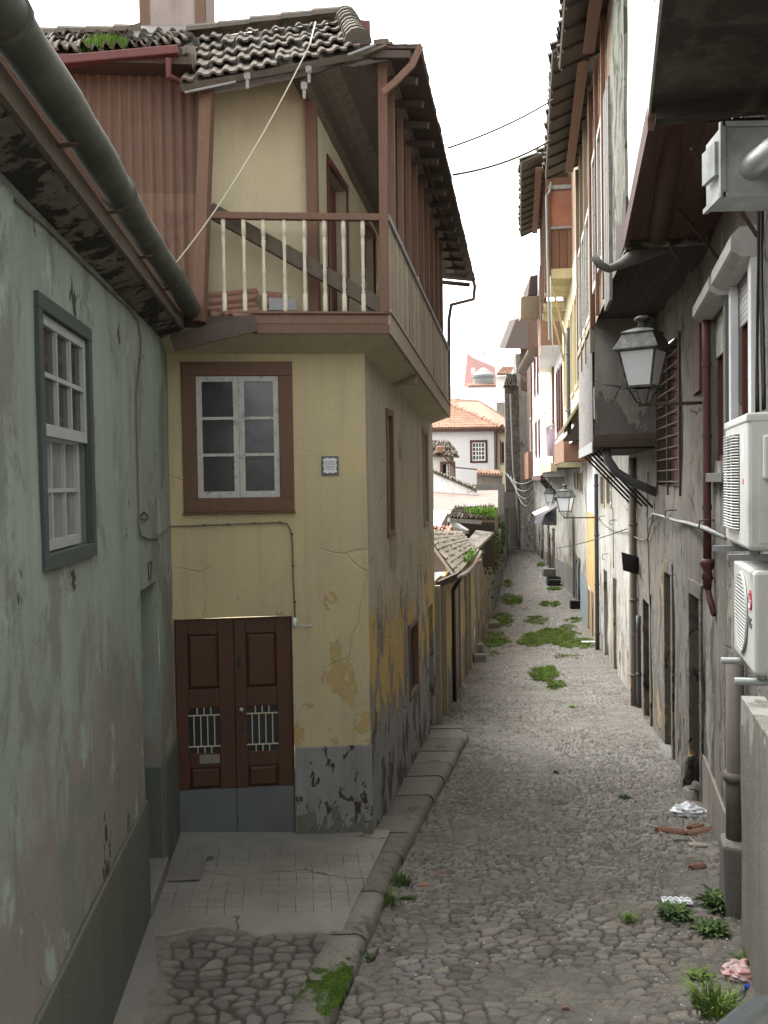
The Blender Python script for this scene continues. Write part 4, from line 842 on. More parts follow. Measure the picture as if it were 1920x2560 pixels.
for i in range(n_):
    t0, t1 = i / n_, (i + .95) / n_
    a_ = pt(UB, 7.03, -.04, 6.44).lerp(pt(R1, 7.03, -.05, 6.44), t0); b_ = pt(UB, 7.03, -.04, 6.44).lerp(pt(R1, 7.03, -.05, 6.44), t1); c_ = pt(UB, 10.5, -.04, 6.44).lerp(pt(R1, 10.5, -.05, 6.44), t1); d_ = pt(UB, 10.5, -.04, 6.44).lerp(pt(R1, 10.5, -.05, 6.44), t0)
    mb.prism([a_, b_, c_, d_], V((0, 0, .03)), random.random())
mb.build('soffit', M['soffit_red'], wb_)
mb = MB(); mb.box(UA, UA.aY(7.0) - .14, UA.aY(7.0), -1.2, -.03, 6.40, 6.52); mb.build('beam', M['mossy_soffit'], wb_)
mb = MB(); mb.tube([atY(1690, 285, 7.1), atY(1668, 440, 8.3), atY(1645, 590, 10.2)], .10, 14); 
mb.build('drain_pipe', M['soffit_red'], wb_, smooth=True)
mb = MB(); mb.tube([atY(1675, 372, 7.9), atY(1674, 378, 7.93)], .115, 14); mb.build('pipe_collar', M['soffit_red'], wb_)
mb = MB(); mb.box(UA, UA.aY(1), UA.aY(8), -4, .35, 9.8, 9.95); mb.build('roof', M['tile_old'], ra)  # roof slab out of view, added for the shading it gives
for (p, q) in (((1683, 505), (1803, 655)), ((1728, 372), (1785, 455)), ((1838, 505), (1893, 590)), ((1672, 610), (1703, 660))):
    mb = MB(); y0 = 9.2 if p[0] < 1700 else 6.9; mb.beam(atY(*p, y0 if p[1] < 505 or p[0] < 1700 else 5.9), atY(*q, 9.6 if p[0] < 1700 else (7.6 if p[1] < 500 else 6.3)), .02, .02); mb.build('strut', M['iron_rust'], wb_)
# extractor box, its elbow
mb = MB(); p = atY(1806, 312, 5.6); w_ = .62; h_ = .42; dp = .34; c0 = [p, p + V((w_, 0, 0)), p + V((w_, 0, -h_)), p + V((0, 0, -h_))]; mb.hexa(c0 + [q + V((.02, dp, 0)) for q in c0])
ex = mb.build('extractor_box', M['galv'], bevel=.004); fix_origin(ex); tag(ex, 'galvanised metal extractor box under the dark overhang', 'vent')
mb = MB(); 
for q in ((0, 0), (0, -h_)): mb.beam(p + V((-.004, -.004, q[1])), p + V((w_, -.004, q[1])), .03, .03)
mb.beam(p + V((-.004, -.004, .014)), p + V((-.004, -.004, -h_ - .014)), .03, .03, up=V((0, 1, 0))); mb.beam(p + V((-.006, 0, -h_)), p + V((.014, dp, -h_)), .03, .03); mb.build('edge_flange', M['galv'], ex)
mb = MB(); q = p + V((-.03, .05, -.08)); mb.hexa([q, q + V((.03, 0, 0)), q + V((.03, 0, -.2)), q + V((0, 0, -.2)), q + V((0, .22, 0)), q + V((.03, .22, 0)), q + V((.03, .22, -.2)), q + V((0, .22, -.2))]); mb.build('side_flap', M['galv'], ex)
mb = MB(); q = p + V((.17, -.0, -.26)); pts = [q + V((0, .02, 0)), q + V((.01, -.08, .01)), q + V((.06, -.15, .05)), q + V((.13, -.19, .09)), q + V((.24, -.2, .13)), q + V((.5, -.2, .16))]; mb.tube(pts, .075, 16); mb.build('elbow_duct', M['galv'], ex, smooth=True)
# drain elbow sticking out under the white storey
mb = MB(); mb.tube([atY(1484, 640, 10.2), atY(1500, 662, 10.2), atY(1521, 672, 10.3), atY(1545, 664, 10.4), atY(1575, 648, 10.5), atY(1625, 628, 10.7), atY(1700, 606, 10.9)], [.045, .045, .045, .05, .08, .085, .07], 12); tag(fix_origin(mb.build('drain_elbow', M['concrete'], smooth=True)), 'pale drain elbow wrapped in cement sticking out over the lane', 'pipe')
# black cable bundle and red pipe
for i in range(4):
    mb = MB(); x = 1893 + i * 6; pts = [R1.at(R1.px(x + 3 * math.sin(t * 5 + i), 500, .04)[0], .04 + .012 * (i % 2), 6.0 - 1.75 * t) for t in np.linspace(0, 1, 14)]; mb.tube(pts, .011, 6)
    tag(fix_origin(mb.build('black_cable', M['cable'], smooth=True)), 'black cable in the bundle hanging down beside the white window surround', 'cable', 'cables hanging by the right window')
ap = R1.px(1766, 900, .07)[0]; zt = R1.px(1766, 798, .07)[1]; zb = R1.px(1766, 1395, .07)[1]
mb = MB(); mb.tube([R1.at(ap, .07, z) for z in np.linspace(zb, zt, 8)], .045, 12); rp = fix_origin(mb.build('red_pipe', M['pipe_red'], smooth=True)); tag(rp, 'dark red painted drainpipe on the grey wall beside the near lamp', 'pipe')
mb = MB(); mb.lathe(R1.at(ap, .07, zb - .34), (0, 0, 1), [(0, .045), (.1, .05), (.12, .07), (.2, .045), (.26, .07), (.30, .085), (.34, .06)], 12); mb.tube([R1.at(ap, .07, zb - .32), R1.at(ap - .03, .05, zb - .45), R1.at(ap - .2, .02, zb - .6)], .035, 8); mb.build('pipe_foot', M['pipe_red'], rp, smooth=True)
for z in (5.0, 4.2, 3.4): mb = MB(); mb.lathe(R1.at(ap, .07, z), (0, 0, 1), [(0, .053), (.05, .053)], 12); mb.build('pipe_clamp', M['iron_rust'], rp)
ap = R1.px(1838, 1900, .09)[0]; mb = MB(); mb.tube([R1.at(ap, .09, z) for z in (.55, 1.1, 1.12, 2.15)], [.08, .08, .075, .075], 14); mb.tube([R1.at(ap, .09, 1.08), R1.at(ap, .09, 1.16)], .1, 14); tag(fix_origin(mb.build('wide_pipe', M['pipe_brown'], smooth=True)), 'wide dirty brown pipe low on the right wall above a stone', 'pipe')
mb = MB(); mb.box(R1, ap - .22, ap + .16, 0, .2, -.3, .56); mb.v = [wob(v, .04, 3.) for v in mb.v]; tag(fix_origin(mb.build('pipe_footing', M['concrete'], bevel=.03)), 'pale cement footing block under the wide brown pipe', 'stone')
for gx, gy, sz, lb in ((1722, 1968, (.2, .24, .42), 'upright rough stone against the wall end above the plastic bag'), (1742, 2000, (.2, .2, .24), 'smaller pale stone in front of the upright one at the wall end')):
    p = ground(gx, gy); mb = MB(); mb.lathe(p + V((0, 0, -.1)), (0, 0, 1), [(0, sz[0] * .6), (sz[2] * .5, sz[0] * .62), (sz[2] + .02, sz[0] * .48), (sz[2] + .1, sz[0] * .2)], 7); mb.v = [wob(v, .06, 4.) for v in mb.v]; tag(fix_origin(mb.build('rough_stone', M['grey_wall2'], bevel=.02)), lb, 'stone')

# air conditioners ----------------------------------------------------
def ac(near, n1, z0, z1, L, label, logo):
    d = .30; a0 = R1.px(near, 1200, n1)[0]; a1 = a0 + L; H = z1 - z0
    mb = MB(); mb.box(R1, a0, a1, n1 - d, n1, z0, z1); o = mb.build('air_conditioner', M['ac_white'], bevel=.022); fix_origin(o); tag(o, label, 'air conditioner', 'air conditioners on the right wall')
    if not logo: mb = MB(); mb.box(R1, a0 - .004, a1 + .004, n1 - d - .004, n1 + .006, z1 - .045, z1 + .004); mb.build('lid', M['ac_white'], o, bevel=.01)
    g = MB(); ca = a1 - .36; cz = (z0 + z1) / 2 + .01; rr = min(.25, H * .40)
    if logo:
        g.lathe(R1.at(ca, n1 - .02, cz), R1.N, [(0, rr), (.024, rr)], 32); g.build('fan_opening', M['dark'], o)
        g = MB(); k = 22
        for i in range(k):
            t = -1 + 2 * (i + .5) / k; hw = rr * math.sqrt(1 - t * t); g.beam(R1.at(ca - hw, n1 + .012, cz + t * rr), R1.at(ca + hw, n1 + .012, cz + t * rr), .008, .008)
        for i in range(36): 
            t0 = 2 * math.pi * i / 36; t1 = 2 * math.pi * (i + 1) / 36; g.beam(R1.at(ca + rr * math.cos(t0), n1 + .010, cz + rr * math.sin(t0)), R1.at(ca + rr * math.cos(t1), n1 + .010, cz + rr * math.sin(t1)), .012, .012)
        g.build('grille', M['ac_grey'], o)
    else:
        g.box(R1, ca - .27, ca + .27, n1 - .01, n1 + .003, cz - .29, cz + .27); g.build('fan_opening', M['dark'], o)
        g = MB(); k = 34
        for i in range(k): z = cz - .28 + .55 * i / (k - 1); g.tube([R1.at(ca - .27, n1 + .004, z), R1.at(ca - .2, n1 + .03, z), R1.at(ca + .2, n1 + .03, z), R1.at(ca + .27, n1 + .004, z)], .0042, 4)
        for a in (ca - .1, ca + .1): g.beam(R1.at(a, n1 + .024, cz - .29), R1.at(a, n1 + .024, cz + .27), .008, .008)
        g.build('grille', M['ac_grey'], o)
    # end facing the stairs: service panel, cover
    EN = Fr(R1.at(a0, n1, 0)[:2], (-R1.N)[:2], False)
    if EN.N.dot(-R1.u) < 0: EN = Fr(R1.at(a0, n1, 0)[:2], (-R1.N)[:2], True)
    g = MB(); g.box(EN, .06, .28, .0, .005, z0 + .04, z1 - (.07 if logo else .12)); g.build('side_panel', M['ac_white'], o, bevel=.004)
    g = MB()
    if logo: g.box(EN, .15, .27, .005, .02, z1 - .25, z1 - .14)
    else: g.box(EN, .075, .27, .005, .05, z1 - .36, z1 - .12)
    g.build('valve_cover', M['ac_white'], o, bevel=.012)
    if not logo:
        g = MB(); g.box(EN, .16, .25, .05, .054, z1 - .30, z1 - .27); g.build('handle_recess', M['dark'], o)
        g = MB(); g.tube([EN.at(.2, .05, z1 - .36), EN.at(.17, .07, z1 - .45), EN.at(.13, .07, z1 - .58), EN.at(.15, .06, z1 - .66), EN.at(.22, .04, z1 - .7), EN.at(.4, .03, z1 - .72)], .012, 8); g.build('pipe_lead', M['cable'], o, smooth=True)
        g = MB(); g.lathe(R1.at(a0 + .16, n1 - .004, z0 + .38), R1.N, [(0, .018), (.006, .018)], 14); g.build('badge', M['red_badge'], o)
        g = MB(); g.box(R1, a0 + .12, a0 + .20, n1 - .002, n1 + .002, z1 - .28, z1 - .1); g.build('sticker', M['plaque'], o)
    else:
        la = a0 + .115; lz = z1 - .175; g = MB(); g.lathe(R1.at(la, n1 - .004, lz), R1.N, [(0, .058), (.008, .058)], 28); lg = g.build('badge', M['red_badge'], o)
        g = MB(); 
        for t in range(20): 
            t0 = R(80 + 280 * t / 20); t1 = R(80 + 280 * (t + 1) / 20); g.beam(R1.at(la - .042 * math.cos(t0), n1 + .006, lz + .042 * math.sin(t0)), R1.at(la - .042 * math.cos(t1), n1 + .006, lz + .042 * math.sin(t1)), .006, .005)
        g.beam(R1.at(la, n1 + .006, lz + .02), R1.at(la, n1 + .006, lz - .02), .005, .005, up=R1.N); g.beam(R1.at(la, n1 + .006, lz - .02), R1.at(la - .02, n1 + .006, lz - .02), .005, .005); g.beam(R1.at(la - .042, n1 + .006, lz), R1.at(la - .02, n1 + .006, lz), .005, .005)
        g.lathe(R1.at(la + .02, n1 + .003, lz + .018), R1.N, [(0, .007), (.004, .007)], 10); g.build('emblem', M['plaque'], lg)
        text('LG', .085, R1, la, n1 + .002, lz - .13, M['ink'], 'lettering', o, sx=-1)
    for t, ex_ in ((.12, .09), (.88, .09)):
        g = MB(); a = a0 + L * t
        if logo: g.tube([R1.at(a, -.01, z0 - .05), R1.at(a, n1 + ex_, z0 - .05)], .022, 12)
        else: g.beam(R1.at(a, -.01, z0 - .045), R1.at(a, n1 + ex_, z0 - .045), .035, .035)
        g.tube([R1.at(a, n1 - .05, z0 - .03), R1.at(a, n1 - .05, z0 + .01)], .03, 8)
        g.build('bracket', M['galv'] if logo else M['zinc'], o, smooth=False)
    return o
ac(1869, .44, 3.35, 4.10, .93, 'upper larger air conditioner with square wire grille and dark hose', False)
ac(1884, .41, 2.66, 3.24, .80, 'lower smaller air conditioner with round grille and red badge', True)
# cables with wrapped pipes along the wall at the brackets
mb = MB(); mb.tube([R1.at(R1.px(1812, 1345, .1)[0], .10, R1.px(1812, 1345, .1)[1]), R1.at(R1.px(1765, 1322, .14)[0], .14, R1.px(1765, 1322, .14)[1]), R1.at(R1.px(1720, 1305, .1)[0], .1, R1.px(1720, 1308, .1)[1])] + [R2.at(R2.px(x, y, .08)[0], .08, R2.px(x, y, .08)[1]) for x, y in ((1690, 1302), (1655, 1290), (1633, 1284), (1622, 1300))], [.022, .03, .028, .025, .02, .018, .018], 8); tag(fix_origin(mb.build('lagged_cable', M['zinc'], smooth=True)), 'lumpy grey lagged cable running from the air conditioners along the wall', 'cable')
r2 = lambda x, y, n=.04: R2.at(R2.px(x, y, n)[0], n, R2.px(x, y, n)[1])
mb = MB(); mb.tube(arc(r2(1633, 1290, .1), r2(1618, 1350, .06), 0, 3) + arc(r2(1618, 1350, .06), r2(1572, 1330, .06), .05, 5) + arc(r2(1572, 1330), r2(1492, 1292), .15, 8), .012, 6); tag(fix_origin(mb.build('wall_cable', M['cable_grey'], smooth=True)), 'thin cable sagging along the pale lower walls between two drainpipes', 'cable')
hk = None
for i, (x, y, f_) in enumerate(((1690, 1275, 0), (1783, 1300, 1), (1512, 1290, 0), (1540, 1300, 0), (1520, 1385, 0), (1602, 1585, 0))):
    fr = R1 if f_ else R2; a, z = fr.px(x, y, .02); mb = MB(); s_ = .09 if i != 4 else .13
    mb.tube([fr.at(a, -.01, z), fr.at(a, .10, z), fr.at(a + .02, .16, z - .01), fr.at(a + .03, .17, z - s_), fr.at(a + .01, .13, z - s_ - .03), fr.at(a, .11, z - s_)], .009, 6); tag(fix_origin(mb.build('wall_hook', M['iron_rust'], smooth=True)), 'thin rusty iron hook curling out of the right-hand walls', 'hook', 'iron hooks along the right walls')

# ================================================================== lamps
def lantern(P, fr, arm, label, first=None):
    o = thing('street_lamp', P, label, 'street lamp', 'wall lanterns along the lane')
    N = fr.N; U = fr.u; C0 = V(P) + N * arm; up = V((0, 0, 1))
    mb = MB(); mb.tube([V(P), C0 + N * .06], .022, 8); mb.tube([V(P) + N * .0, V(P) + N * .02], .06, 8); mb.build('arm', M['iron_rust'], o, smooth=True)
    mb = MB(); ang = R(22)
    ex_ = (N * math.cos(ang) + U * math.sin(ang)); ey = ex_.cross(up)
    def sq(r, z): return [C0 + ex_ * (r * sx) + ey * (r * sy) + up * z for sx, sy in ((1, 1), (-1, 1), (-1, -1), (1, -1))]
    for k in range(4):
        d = (ex_ * (1 if k in (0, 3) else -1) + ey * (1 if k < 2 else -1)); mb.tube([C0 + d * .01 + up * .01, C0 + d * .06 + up * .03, C0 + d * .10 + up * .12, C0 + d * .135 + up * .19, C0 + d * .17 + up * .21, C0 + d * .18 + up * .18], .010, 6)
    mb.build('cradle', M['iron'], o, smooth=True)
    z0, z1 = .22, .66; r0, r1 = .145, .225
    mb = MB(); a, b = sq(r0, z0), sq(r1, z1)
    for k in range(4):
        mb.beam(a[k], b[k], .022, .022); mb.beam(a[k], a[(k + 1) % 4], .022, .028); mb.beam(b[k], b[(k + 1) % 4], .026, .026)
    mb.build('lantern_frame', M['lamp_green'], o)
    mb = MB(); a, b = sq(r0 - .006, z0), sq(r1 - .006, z1)
    for k in range(4): mb.quad(a[k], a[(k + 1) % 4], b[(k + 1) % 4], b[k])
    mb.build('glass', M['lamp_glass'], o)
    mb = MB(); rs = [(.275, z1 + .0), (.28, z1 + .015), (.19, z1 + .2), (.205, z1 + .21), (.20, z1 + .225), (.10, z1 + .27), (.07, z1 + .28)]
    rings = [sq(r, z) for r, z in rs]; vs = [p for r_ in rings for p in r_]; mb.add(vs, [(i * 4 + k, i * 4 + (k + 1) % 4, (i + 1) * 4 + (k + 1) % 4, (i + 1) * 4 + k) for i in range(len(rs) - 1) for k in range(4)] + [(0, 1, 2, 3), tuple(range(24, 28))])
    mb.build('lamp_roof', M['lamp_green'], o, bevel=.004)
    mb = MB(); mb.lathe(C0 + up * (z1 + .27), up, [(0, .07), (.05, .05), (.09, .055), (.10, .095), (.13, .1), (.15, .07), (.155, .02)], 14); mb.build('chimney_cap', M['lamp_green'], o, smooth=True)
    return o
lantern(R1.at(R1.aY(11.2), 0, 4.67), R1, .71, 'nearest frosted street lantern on its bracket by the grey wall')
lantern(R2.at(R2.aY(29.6), 0, 2.55), R2, .95, 'middle street lantern beside the dark blue drainpipe')
R3 = Fr((8.92 - .053 * 43, 0), (.053, 1), True)
lantern(R3.at(R3.aY(46), 0, 2.45), R3, .75, 'farthest street lantern below the white projecting houses')

# ================================================================== old house with plastered bay (right, middle)
oh = thing('old_bay_house', R2.at(R2.aY(15), 0, -.5), 'old grey house with plaster bay box propped on iron struts over the lane', 'house')
A2 = R2.aY
dz = []
for (x0, x1, y, dh) in ((1752, 1727, 1500, 2.55), (1680, 1664, 1440, 2.75), (1626, 1611, 1512, 2.3)):
    a0, z1 = R2.px(x0, y); a1, _ = R2.px(x1, y); dz.append((a0, a1, z1 - dh, z1))
gw0, gz1 = R2.px(1704, 828); gw1, _ = R2.px(1646, 960); _, gz0 = R2.px(1704, 1213)
U2 = Fr((1.12, 0), (.158, 1), True)
mb = MB(); mb.sheet(R2, A2(11.0), A2(19.75), -1.6, 6.45, holes=dz + [(gw0, gw1, gz0, gz1)], depth=.3, step=.3, k=.03); mb.build('wall', M['grey_wall2'], oh)

for (a0, a1, z0, z1) in dz:
    mb = MB(); mb.box(R2, a0 - .15, a0 - .004, -.02, .030, z0 - .2, z1 + .002); mb.box(R2, a1 + .004, a1 + .15, -.02, .030, z0 - .2, z1 + .002); mb.box(R2, a0 - .15, a1 + .15, -.02, .032, z1 + .004, z1 + .2)
    mb.build('stone_surround', M['grey_wall2'], oh, bevel=.015)
for i, (a0, a1, z0, z1) in enumerate(dz): mb = MB(); planks(mb, R2, a0, a1, z0, z1, -.3, .16, .02); mb.build('door', M['redwood_dark'] if i == 2 else M['dark_wood'], oh)
for (a0, a1, z0, z1) in dz: mb = MB(); mb.box(R2, a0 - .1, a1 + .1, -.3, .12, z0 - .25, z0 + .02); mb.build('doorstep', M['concrete'], oh, bevel=.02)
mb = MB(); mid = (gw0 + gw1) / 2
mb.box(R2, gw0 - .1, gw1 + .1, -.36, -.305, gz0 - .1, gz1 + .1, .1); planks(mb, R2, gw0, gw1, gz0, gz1, -.2, .2, .02); gr = mb.build('shuttered_window', M['soffit_red'], oh)  # backing box added behind the boards to stop sky light leaking through
mb = MB()
for i in range(13):
    z = gz0 + .05 + (gz1 - gz0 - .1) * i / 12
    for a0, a1 in ((gw0 + .05, mid - .05), (mid + .05, gw1 - .05)): mb.tube([R2.at(a0, -.10, z), R2.at(a0, .03, z), R2.at(a1, .03, z), R2.at(a1, -.10, z)], .012, 6)
for a in (gw0 + .02, mid, gw1 - .02): mb.beam(R2.at(a, .03, gz0 - .15), R2.at(a, .03, gz1), .03, .03, up=R2.u)
mb.build('window_bars', M['iron_rust'], gr)
# open brown shutter leaf beside the lamp
mb = MB(); a0, z1 = R1.px(1752, 790, .05); _, z0 = R1.px(1752, 975, .05); planks(mb, R1, a0 - .0, a0 + .85, z0, z1, .04, .14, .03); tag(fix_origin(mb.build('open_shutter', M['soffit_red'])), 'dark brown boarded shutter folded open against the wall behind the near lamp', 'shutter')
# soffit of the upper storey
mb = MB(); n_ = 8
for i in range(n_):
    t0, t1 = i / n_, (i + .94) / n_; e = lambda Y, t: pt(U2, Y, -.02, 6.44).lerp(pt(R2, max(Y, 11.4), -.05, 6.44), t)
    mb.prism([e(10.52, t0), e(10.52, t1), e(15.52, t1), e(15.52, t0)], V((0, 0, .03)), random.random())
mb.build('soffit', M['dark_wood'], oh)
# upper facade: mossy plaster pier, boards, brown wall, then the bay
mb = MB(); mb.sheet(R2, A2(11.0), A2(15.6), 6.40, 7.0); mb.prism([pt(UB, 10.4, 0, 6.42), pt(R1, 10.4, -.2, 6.42), pt(R2, 11.6, -.2, 6.42), pt(U2, 11.6, -.0, 6.42)], V((0, 0, .5))); mb.build('soffit_joint', M['dark_wood'], oh)
def Us(Y0, Y1, z0, z1, m, name, n=0, holes=(), **k):
    mb = MB(); mb.sheet(U2, U2.aY(Y0), U2.aY(Y1), z0, z1, n=n, holes=holes, step=.35, k=.02); return mb.build(name, M[m], oh)
Us(10.5, 12.1, 6.36, 10.4, 'mossy', 'pier'); mb = MB(); mb.box(U2, U2.aY(10.5), U2.aY(10.5) + .1, -.9, 0, 6.38, 10.4); mb.build('pier_edge', M['mossy'], oh)
mb = MB(); planks(mb, U2, U2.aY(12.1), U2.aY(12.9), 6.1, 9.0, .0, .15, .04, .02); mb.build('loose_boards', M['grey_wood'], oh)
hl = [(U2.aY(13.4), U2.aY(14.1), 7.0, 8.9), (U2.aY(14.5), U2.aY(15.2), 6.9, 8.9)]
Us(12.1, 15.5, 6.36, 10.4, 'salmon', 'upper_wall', -.02, hl)
for (a0, a1, z0, z1) in hl: mb = MB(); trim(mb, U2, a0 - .08, a1 + .08, z0 - .08, z1 + .08, .1, -.04, .04); o = mb.build('window', M['white_paint'], oh); sash(U2, o, a0 + .02, a1 - .02, z0, z1, 2, 3, -.08, M['white_paint'], M['glass_dark'], .05, .03, 'sash')
mb = MB(); 
for Y in (12.95, 14.25, 15.45): mb.box(U2, U2.aY(Y), U2.aY(Y) + .1, 0, .06, 6.3, 10.2, random.random())
mb.build('corner_boards', M['orange_wood'], oh)
bh = [(U2.aY(16.0), U2.aY(16.9), 6.6, 8.4), (U2.aY(17.2), U2.aY(18.1), 6.6, 8.4), (U2.aY(18.4), U2.aY(19.3), 6.6, 8.4)]
Us(15.5, 19.7, 5.35, 10.5, 'salmon', 'bay_upper_wall', -.012, bh)
for (a0, a1, z0, z1) in bh: mb = MB(); trim(mb, U2, a0 - .06, a1 + .06, z0 - .06, z1 + .06, .09, -.03, .05); o = mb.build('window', M['white_paint'], oh); sash(U2, o, a0 + .02, a1 - .02, z0, z1, 2, 3, -.06, M['white_paint'], M['glass_curtain'], .05, .03, 'sash')
mb = MB(); corrugated(mb, U2, U2.aY(15.5), U2.aY(19.7), 4.36, 6.3, .03, .012, .09, .7); mb.build('bay_cladding', M['grey_wood'], oh)
mb = MB()
for Y in (15.5, 16.95, 18.2, 19.6): mb.box(U2, U2.aY(Y), U2.aY(Y) + .09, .0, .07, 5.9, 10.3, random.random())
mb.box(U2, U2.aY(15.5), U2.aY(19.7), .0, .06, 6.35, 6.47, .6); mb.build('bay_posts', M['pale_wood'], oh)
NB_ = Fr(pt(U2, 15.5, 0, 0)[:2], (-U2.N)[:2], True)
if NB_.N.y > 0: NB_ = Fr(NB_.P[:2], NB_.u[:2], False)
Lb = (pt(R2, 15.5, 0, 0) - pt(U2, 15.5, 0, 0)).length + .1
mb = MB(); mb.sheet(NB_, -.0, Lb, 4.5, 6.45, step=.2, k=.03); mb.build('bay_end_wall', plaster('bay_plaster', (.66, .64, .59), (.32, .30, .27), (.56, .54, .49), streak=.7, patch=((.36, .345, .315), .70, .15, 4.3, 6.2), pscale=1.3, bump=.03, grain=3, cracks=1), oh)
mb = MB(); mb.box(NB_, -.03, Lb, -.05, .03, 4.30, 4.42, .3); mb.box(NB_, -.03, Lb, -.05, .02, 4.424, 4.52, .7); mb.build('bay_beam', M['old_wood'], oh, bevel=.008)
mb = MB(); mb.prism([pt(U2, 15.48, .04, 4.27), pt(U2, 19.72, .04, 4.27), pt(R2, 19.72, 0, 4.27), pt(R2, 15.48, 0, 4.27)], V((0, 0, .05))); mb.build('bay_floor', M['dark_wood'], oh)
mb = MB(); mb.box(U2, U2.aY(15.48), U2.aY(19.7), .02, .05, 4.22, 4.40); mb.build('bay_flashing', M['zinc'], oh)
for Y in (15.7, 16.5, 17.4, 18.4, 19.4):
    mb = MB(); mb.beam(pt(U2, Y, -.05, 4.26), pt(R2, Y, 0, 3.25), .035, .035); mb.build('strut', M['iron'], oh)
mb = MB(); mb.tube([atY(1515, 1125, 15.6), atY(1520, 1150, 15.5), atY(1540, 1180, 15.45), atY(1580, 1205, 15.4), atY(1643, 1232, 15.3)], .075, 12); mb.build('waste_pipe', M['pipe_grey'], oh, smooth=True)
# roofs
def eave(root, fr, Y0, Y1, n, z, back=-3.2, rise=1.7, nm='roof', cols=None, tile='tile_old', wood='dark_wood'):
    A = pt(fr, Y0, n, z); B = pt(fr, Y1, n, z); C_ = pt(fr, Y1, back, z + rise); D = pt(fr, Y0, back, z + rise)
    mb = MB(); tile_roof(mb, A, B, C_, D, cols or int((Y1 - Y0) / .21), 9, h=.06, lip=.05, jit=.03, th=.05); r_ = mb.build(nm, M[tile], root)
    mb = MB(); k = int((Y1 - Y0) / .6)
    for i in range(k + 1):
        Y = Y0 + .05 + (Y1 - Y0 - .1) * i / k; mb.beam(pt(fr, Y, n - .04, z - .06), pt(fr, Y, -.3, z - .06 + rise * (n + .3) / (n - back)), .05, .05, tint=random.random()); mb.build('rafter', M[wood], r_); mb = MB()
    mb = MB(); mb.box(fr, fr.aY(Y0), fr.aY(Y1) - .8, n * .2, n * .2 + .16, z - .16, z - .13, .8); mb.build('eave_board', M['redwood'], r_)
eave(oh, U2, 10.4, 14.1, .60, 10.0)
eave(oh, U2, 14.1, 19.9, .70, 10.25)
# drainpipes on the old house, signs
def dpipe(x, y0, y1, m, label, r=.05, n=.08, fr=R2):
    a, z1 = fr.px(x, y0, n); _, z0 = fr.px(x, y1, n); mb = MB(); mb.tube([fr.at(a, n, z) for z in np.linspace(z0, z1, 9)], r, 10)
    for z in np.arange(z0 + .6, z1, 1.5): mb.tube([fr.at(a, n, z), fr.at(a, n, z + .05)], r * 1.25, 10)
    return tag(fix_origin(mb.build('drainpipe', M[m], smooth=True)), label, 'drainpipe', 'drainpipes down the right walls')
dpipe(1581, 1145, 1755, 'pipe_brown', 'brown drainpipe behind the blank dark sign', .07)
dpipe(1596, 1540, 1765, 'pipe_grey', 'short grey drainpipe beside the foot of the brown one', .045, .12)
dpipe(1490, 1185, 1625, 'pipe_blue', 'dark blue drainpipe at the edge of the orange wall', .065, .1)
mb = MB(); p0 = r2(1597, 1400, 0); q = atY(1554, 1380, p0.y - .1); z1, z0 = q.z, atY(1557, 1425, p0.y).z
w1 = r2(1597, 1393, 0).z; w0 = r2(1597, 1437, 0).z
mb.prism([V((q.x, q.y, z1)), V((q.x + .03, q.y, z0)), V((p0.x, p0.y, w0)), V((p0.x, p0.y, w1))], V((0, .03, 0))); tag(fix_origin(mb.build('hanging_sign', M['crate_black'])), 'blank dark sign board projecting from the right wall', 'sign')
# ================================================================== houses farther down the right side
def block(name, label, pn, Yn, pf, Yf, z0, z1, mat, wins=(), inner=2.6, near_mat=None, glass='glass_dark', wm='redwood', nx=2, ny=3, floor='dark_wood', top=None, root=None, wallname='upper_wall'):
    a = atY(pn, 1203, Yn); b = atY(pf, 1203, Yf); fr = Fr((a.x, a.y), (b.x - a.x, b.y - a.y), True); L = ((b.x - a.x) ** 2 + (b.y - a.y) ** 2) ** .5
    o = root or thing(name, V((a.x, a.y, z0)), label, 'house'); hs_ = []
    for wv in wins:
        x0, x1, y0, y1 = wv[:4]; s0, t1 = fr.px(x0, y0); s1, _ = fr.px(x1, y0); _, t0 = fr.px((x0 + x1) / 2, y1); s0, s1 = sorted((s0, s1)); hs_.append((max(.03, s0), min(L - .03, s1), t0, t1))
    mb = MB(); mb.sheet(fr, 0, L, z0, z1, holes=[h for h in hs_ if h[1] > h[0]], depth=.12, step=.8, k=.02); mb.build(wallname, M[mat], o)
    nf = Fr((a.x, a.y), (-fr.N)[:2]); nf = nf if nf.N.y < 0 else Fr((a.x, a.y), (-fr.N)[:2], True)
    mb = MB(); mb.sheet(nf, 0, inner, z0, z1, step=.8, k=.02); mb.build('end_wall', M[near_mat or mat], o)
    mb = MB(); q = [fr.at(.01, -.01, z0), fr.at(L, -.01, z0), fr.at(L, -inner, z0), fr.at(.01, -inner, z0)]; mb.prism(q, V((0, 0, .08))); mb.prism([p + V((0, 0, z1 - z0)) for p in q], V((0, 0, -.08))); mb.build('floor', M[floor], o)
    for k, h in enumerate(hs_):
        if h[1] <= h[0]: continue
        mb = MB(); trim(mb, fr, h[0] - .1, h[1] + .1, h[2] - .1, h[3] + .1, .12, -.06, .04); w_ = mb.build('window', M[wm], o); sash(fr, w_, h[0] + .02, h[1] - .02, h[2], h[3], nx, ny, -.09, M['white_clean'], M[glass], .07, .035, 'sash')
    return o, fr, L
